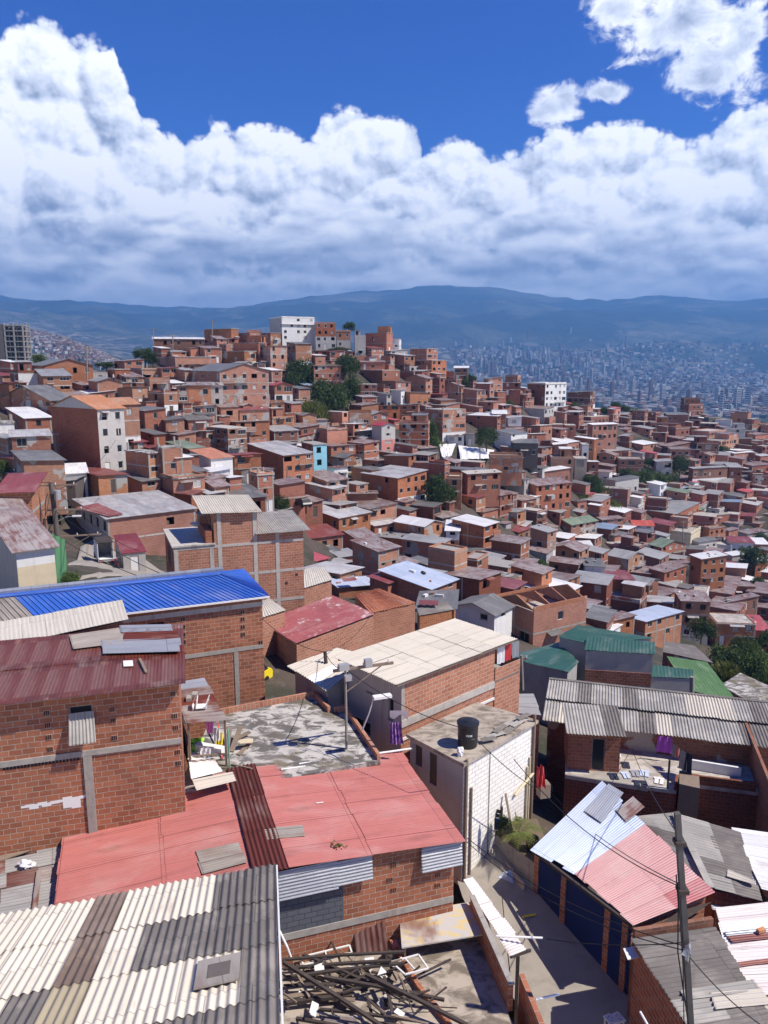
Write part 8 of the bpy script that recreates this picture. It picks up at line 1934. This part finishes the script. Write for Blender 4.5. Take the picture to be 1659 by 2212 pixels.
def finish_labels():
    used = {}
    out = []
    for o, head, (u, v) in LABQ:
        best = None
        for lo, short, (lu, lv) in LAND:
            if lo is o: continue
            d = math.hypot(u-lu, (v-lv)*1.3)
            if d < 14: continue
            if best is None or d < best[0]: best = (d, short, u-lu, v-lv)
        d, short, dx, dy = best
        if abs(dx) > 2.2*abs(dy): rel = 'right of' if dx > 0 else 'left of'
        elif abs(dy) > 2.2*abs(dx): rel = 'below' if dy > 0 else 'above'
        else: rel = ('lower ' if dy > 0 else 'upper ')+('right of' if dx > 0 else 'left of')
        out.append([o, f'{head} {rel} the {short}', d])
    g = {}
    for q in out: g.setdefault(q[1], []).append(q)
    ordn = ['nearest', 'second nearest', 'third nearest', 'fourth nearest', 'fifth nearest', 'sixth nearest', 'seventh nearest']
    for lab, qs in g.items():
        qs.sort(key=lambda q: q[2])
        for i, q in enumerate(qs): 
            L_ = lab if len(qs) == 1 else f'{lab}, {ordn[min(i, 6)]}'
            if len(L_.split()) > 16: L_ = L_.replace(' house with ', ' house, ', 1)
            if len(L_.split()) > 16: L_ = L_.replace(' of the ', ' of ', 1)
            q[0]['label'] = L_
finish_labels()
# ================================================================ 19 camera, sun, sky, air
cam = bpy.data.objects.new('camera', bpy.data.cameras.new('camera')); COL.objects.link(cam); SC.camera = cam
cam.data.sensor_fit = 'VERTICAL'; cam.data.sensor_height = 24; cam.data.lens = 24*F/2212; cam.data.clip_start = .1; cam.data.clip_end = 60000
cam.location = (0, 0, 0); cam.rotation_euler = (math.pi/2-PITCH, 0, 0)
S = Vector((.74, -.18, 1.0)).normalized()
sun = bpy.data.objects.new('sun', bpy.data.lights.new('sun', 'SUN')); COL.objects.link(sun); sun.data.energy = 5.0; sun.data.angle = R(.5); sun.data.color = (1, .93, .83)
sun.rotation_euler = S.to_track_quat('Z', 'Y').to_euler(); sun.location = (60, -20, 120)
hz, t, b = newmat('haze'); n = hz.node_tree.nodes; n.remove(b); pv = n.new('ShaderNodeVolumePrincipled'); pv.inputs['Color'].default_value = (.20, .48, 1, 1); pv.inputs['Density'].default_value = 1.55e-4; pv.inputs['Anisotropy'].default_value = .1
hz.node_tree.links.new(pv.outputs[0], n['Material Output'].inputs['Volume'])
mb = MB(); mb.box((-14500, -60, -420), (29000, 0, 0), (0, 14300, 0), (0, 0, 1420)); ho = bpy.data.objects.new('haze', mb.mesh('haze', hz)); COL.objects.link(ho); ho['kind'] = 'stuff'; ho['label'] = 'bluish haze lying in the valley air'; ho['category'] = 'haze'
w = bpy.data.worlds.new('World'); SC.world = w; w.use_nodes = True; t = NT(w.node_tree); bg = w.node_tree.nodes['Background']
sky = t.node('ShaderNodeTexSky', sky_type='NISHITA', sun_disc=False); sky.sun_elevation = math.asin(S.z); sky.sun_rotation = math.atan2(S.x, S.y); sky.altitude = 1700; sky.air_density = 1.; sky.dust_density = .3; sky.ozone_density = 3
dirv = t.node('ShaderNodeTexCoord').outputs['Generated']; sx = t.node('ShaderNodeSeparateXYZ'); t.put(sx.inputs[0], dirv)
az = t.math('ARCTAN2', sx.outputs[0], sx.outputs[1]); el = t.math('ARCSINE', sx.outputs[2])
def azel(u, v): d_ = ray(u, v).normalized(); return math.atan2(d_.x, d_.y), math.asin(d_.z)
PXR = 1/1662.
TOPS = [(-300, 150), (-100, 150), (0, 108), (30, 62), (70, 52), (120, 62), (155, 88), (200, 100), (245, 122), (256, 165), (285, 228), (305, 270), (330, 290), (380, 300), (440, 292), (452, 266), (480, 260), (510, 276), (545, 272), (600, 284), (640, 302), (672, 318), (690, 280), (755, 256), (800, 266), (880, 276), (905, 312), (922, 342), (960, 328), (1000, 318), (1040, 328), (1060, 349), (1120, 324), (1170, 312), (1180, 296), (1260, 284), (1360, 266), (1430, 272), (1500, 294), (1540, 288), (1610, 258), (1660, 256), (1900, 300)]
TOP2 = [(-300, 400), (0, 440), (120, 470), (240, 430), (330, 400), (430, 440), (520, 490), (640, 440), (760, 420), (830, 450), (900, 480), (980, 440), (1080, 400), (1180, 430), (1300, 470), (1420, 440), (1540, 480), (1660, 470), (1900, 450)]
TOP3 = [(-300, 500), (0, 480), (60, 520), (200, 540), (330, 510), (460, 480), (600, 500), (720, 470), (850, 465), (930, 500), (1060, 520), (1200, 490), (1330, 540), (1480, 510), (1600, 550), (1700, 540), (1900, 520)]
TOP4 = [(-300, 600), (0, 590), (140, 600), (260, 560), (400, 590), (560, 570), (720, 600), (900, 560), (1040, 600), (1200, 580), (1400, 570), (1560, 600), (1700, 580), (1900, 590)]
A0, A1, E1 = -.75, .75, .5
azn = t.math('DIVIDE', t.math('SUBTRACT', az, A0), A1-A0)
def curve(tab):
    fc = w.node_tree.nodes.new('ShaderNodeFloatCurve'); c_ = fc.mapping.curves[0]
    pts = sorted((((azel(u, v)[0]-A0)/(A1-A0), azel(u, v)[1]/E1) for u, v in tab)); p2 = [(0, pts[0][1])]
    for p in pts:
        if p[0] > p2[-1][0]+.002: p2.append(p)
    p2.append((1, pts[-1][1])); c_.points[0].location = p2[0]; c_.points[1].location = p2[-1]
    for p in p2[1:-1]: c_.points.new(*p)
    for p in c_.points: p.handle_type = 'AUTO_CLAMPED'
    fc.mapping.update(); t.put(fc.inputs['Value'], azn); return t.math('MULTIPLY', fc.outputs[0], E1)
def vec(x, y, z=0.): c = t.node('ShaderNodeCombineXYZ'); t.put(c.inputs[0], x); t.put(c.inputs[1], y); t.put(c.inputs[2], z); return c.outputs[0]
def puff(x, y, scs=((7., .46, .06), (17., .30, .028), (38., .18, .014), (85., .12, .006), (190., .06, .003))):
    p = vec(x, y); out = None; big = None; wn = t.vmath('SUBTRACT', t.noise(p, 16., 3, .55, out='Color'), (.5, .5, .5))
    for i_, (sc, a, wk) in enumerate(scs):
        v = t.node('ShaderNodeTexVoronoi', feature='F1', voronoi_dimensions='2D'); t.put(v.inputs['Vector'], t.vmath('ADD', p, t.vmath('SCALE', wn, scale=wk))); v.inputs['Scale'].default_value = sc
        d = v.outputs['Distance']; b = t.math('MULTIPLY', t.math('SUBTRACT', 1., t.math('MULTIPLY', t.math('MULTIPLY', d, d), 1.6)), a)
        out = b if out is None else t.math('ADD', out, b)
        if i_ == 1: big = out
    return out, big
elw = t.math('MULTIPLY', el, 1.2)
h0, g0 = puff(az, elw); h1, g1 = puff(t.math('ADD', az, .007), t.math('ADD', elw, .011))
rel = t.math('ADD', t.math('MULTIPLY', t.math('SUBTRACT', h0, h1), .62), t.math('MULTIPLY', t.math('SUBTRACT', g0, g1), .9));
ST = ((9., .5, .05), (24., .32, .02)); els = t.math('MULTIPLY', el, 2.6); k0, _ = puff(az, els, ST); k1, _ = puff(t.math('ADD', az, .005), t.math('ADD', els, .022), ST)
rels = t.math('ADD', t.math('MULTIPLY', t.math('SUBTRACT', k0, k1), .8), t.math('MULTIPLY', rel, .4)); hp = t.math('SUBTRACT', h0, .60)
fine = t.math('SUBTRACT', t.noise(vec(az, el, 4.), 60., 5, .65), .5)
dp = t.math('ADD', t.math('MULTIPLY', hp, .040), t.math('MULTIPLY', fine, .010))
soft = t.noise(vec(t.math('MULTIPLY', az, 5.), t.math('MULTIPLY', el, 16.), 7.), 1., 5, .6)
strk = t.noise(vec(t.math('MULTIPLY', az, 7.), t.math('MULTIPLY', t.math('ADD', el, t.math('MULTIPLY', hp, .03)), 30.), 3.), 1., 6, .62, .4)
tops = [curve(x) for x in (TOPS, TOP2, TOP3, TOP4)]
azl = t.smooth(az, -.10, -.36)        # the tall tower of cloud on the left stays white for longer
tone = None; mask = None
for k, (tp, w0, w1, lo, hi) in enumerate(((tops[0], .050, .120, .52, .92), (tops[1], .012, .055, .50, .90), (tops[2], .005, .04, .52, .90), (tops[3], .004, .03, .70, .97))):
    dk = t.math('ADD', t.math('SUBTRACT', tp, el), t.math('MULTIPLY', dp, 1. if k == 0 else .8 if k == 1 else .5))
    q0, q1 = (t.math('MULTIPLY_ADD', azl, .07, w0), t.math('MULTIPLY_ADD', azl, .10, w1)) if k == 0 else (w0, w1)
    sh = t.smooth(t.math('ADD', dk, t.math('MULTIPLY', t.math('SUBTRACT', soft, .5), .08 if k == 0 else .05)), q0, q1)
    bk = t.math('ADD', t.math('MULTIPLY', sh, lo-hi), hi)
    rk = t.math('MULTIPLY', rel if k == 0 else rels, (1.25, .55, .4, .35)[k]); bk = t.math('ADD', bk, rk)
    if k: bk = t.math('ADD', bk, t.math('MULTIPLY', t.math('SUBTRACT', strk, .5), .6))
    if k == 0: tone = bk; mask = t.smooth(dk, -.001, .009)
    else:
        cov = t.math('MULTIPLY', t.smooth(dk, .0, .010+.006*k), t.smooth(t.noise(vec(t.math('MULTIPLY', az, 6.), t.math('MULTIPLY', el, 14.), 11.+k), 1., 3, .5), .36, .50))
        tone = t.math('ADD', t.math('MULTIPLY', tone, t.math('SUBTRACT', 1., cov)), t.math('MULTIPLY', bk, cov))
def ell(u, v, ru, rv):
    a_, e_ = azel(u, v); a2 = azel(u+ru, v)[0]-a_; e2 = e_-azel(u, v+rv)[1]
    return t.math('SUBTRACT', 1., t.math('SQRT', t.math('ADD', t.math('POWER', t.math('DIVIDE', t.math('SUBTRACT', az, a_), a2), 2.), t.math('POWER', t.math('DIVIDE', t.math('SUBTRACT', el, e_), e2), 2.))))
def mx(*a):
    r = a[0]
    for q in a[1:]: r = t.math('SMOOTH_MAX', r, q, .25)
    return r
D2 = mx(ell(1345, 10, 80, 60), ell(1470, 50, 150, 100), ell(1525, 160, 105, 80), ell(1600, 90, 60, 90), ell(1205, 228, 66, 44), ell(1310, 200, 70, 26))
D2 = t.math('ADD', D2, t.math('ADD', t.math('MULTIPLY', hp, .85), t.math('MULTIPLY', t.math('SUBTRACT', t.noise(vec(az, t.math('MULTIPLY', el, 1.5), 9.), 26., 7, .66, .6), .5), 1.9)))
m2 = t.math('MULTIPLY', t.smooth(D2, .0, .55), .95)
t2 = t.math('ADD', t.math('ADD', t.math('SUBTRACT', .94, t.math('MULTIPLY', t.smooth(t.math('SUBTRACT', D2, t.math('MULTIPLY', az, 1.2)), -.05, .7), .30)), t.math('MULTIPLY', rel, .8)), 0.)
tone = t.math('ADD', t.math('MULTIPLY', tone, mask), t.math('MULTIPLY', t2, t.math('SUBTRACT', 1., mask)))
mask = t.math('MAXIMUM', mask, m2)
cr = t.node('ShaderNodeValToRGB'); cr.color_ramp.elements[0].position = .15; cr.color_ramp.elements[0].color = (.15, .18, .25, 1); cr.color_ramp.elements[1].position = .97; cr.color_ramp.elements[1].color = (1.0, 1.0, 1.0, 1)
e_ = cr.color_ramp.elements.new(.42); e_.color = (.31, .35, .44, 1); e_ = cr.color_ramp.elements.new(.62); e_.color = (.56, .60, .69, 1); e_ = cr.color_ramp.elements.new(.82); e_.color = (.82, .85, .92, 1); t.put(cr.inputs[0], tone)
SKYK = .06
cl = t.vmath('SCALE', cr.outputs[0], scale=1.2/SKYK)
hs = t.node('ShaderNodeHueSaturation'); hs.inputs['Saturation'].default_value = 1.35; t.put(hs.inputs['Color'], sky.outputs[0])
skc = t.mix(1., hs.outputs[0], t.mix(t.smooth(el, .40, .10), (.34, .74, 1.75), (.56, 1.0, 1.9)), 'MULTIPLY')
fin = t.mix(mask, skc, cl); t.put(bg.inputs[0], fin); bg.inputs[1].default_value = SKYK
w.cycles.sampling_method = 'MANUAL'; w.cycles.sample_map_resolution = 512
SC.view_settings.view_transform = 'Standard'; SC.view_settings.look = 'None'; SC.view_settings.exposure = 0.3; SC.view_settings.gamma = 1
SC.cycles.use_denoising = True; SC.cycles.max_bounces = 6; SC.cycles.diffuse_bounces = 2; SC.cycles.glossy_bounces = 2; SC.cycles.transmission_bounces = 2; SC.cycles.volume_bounces = 0
SC.cycles.use_adaptive_sampling = True; SC.cycles.adaptive_threshold = .025
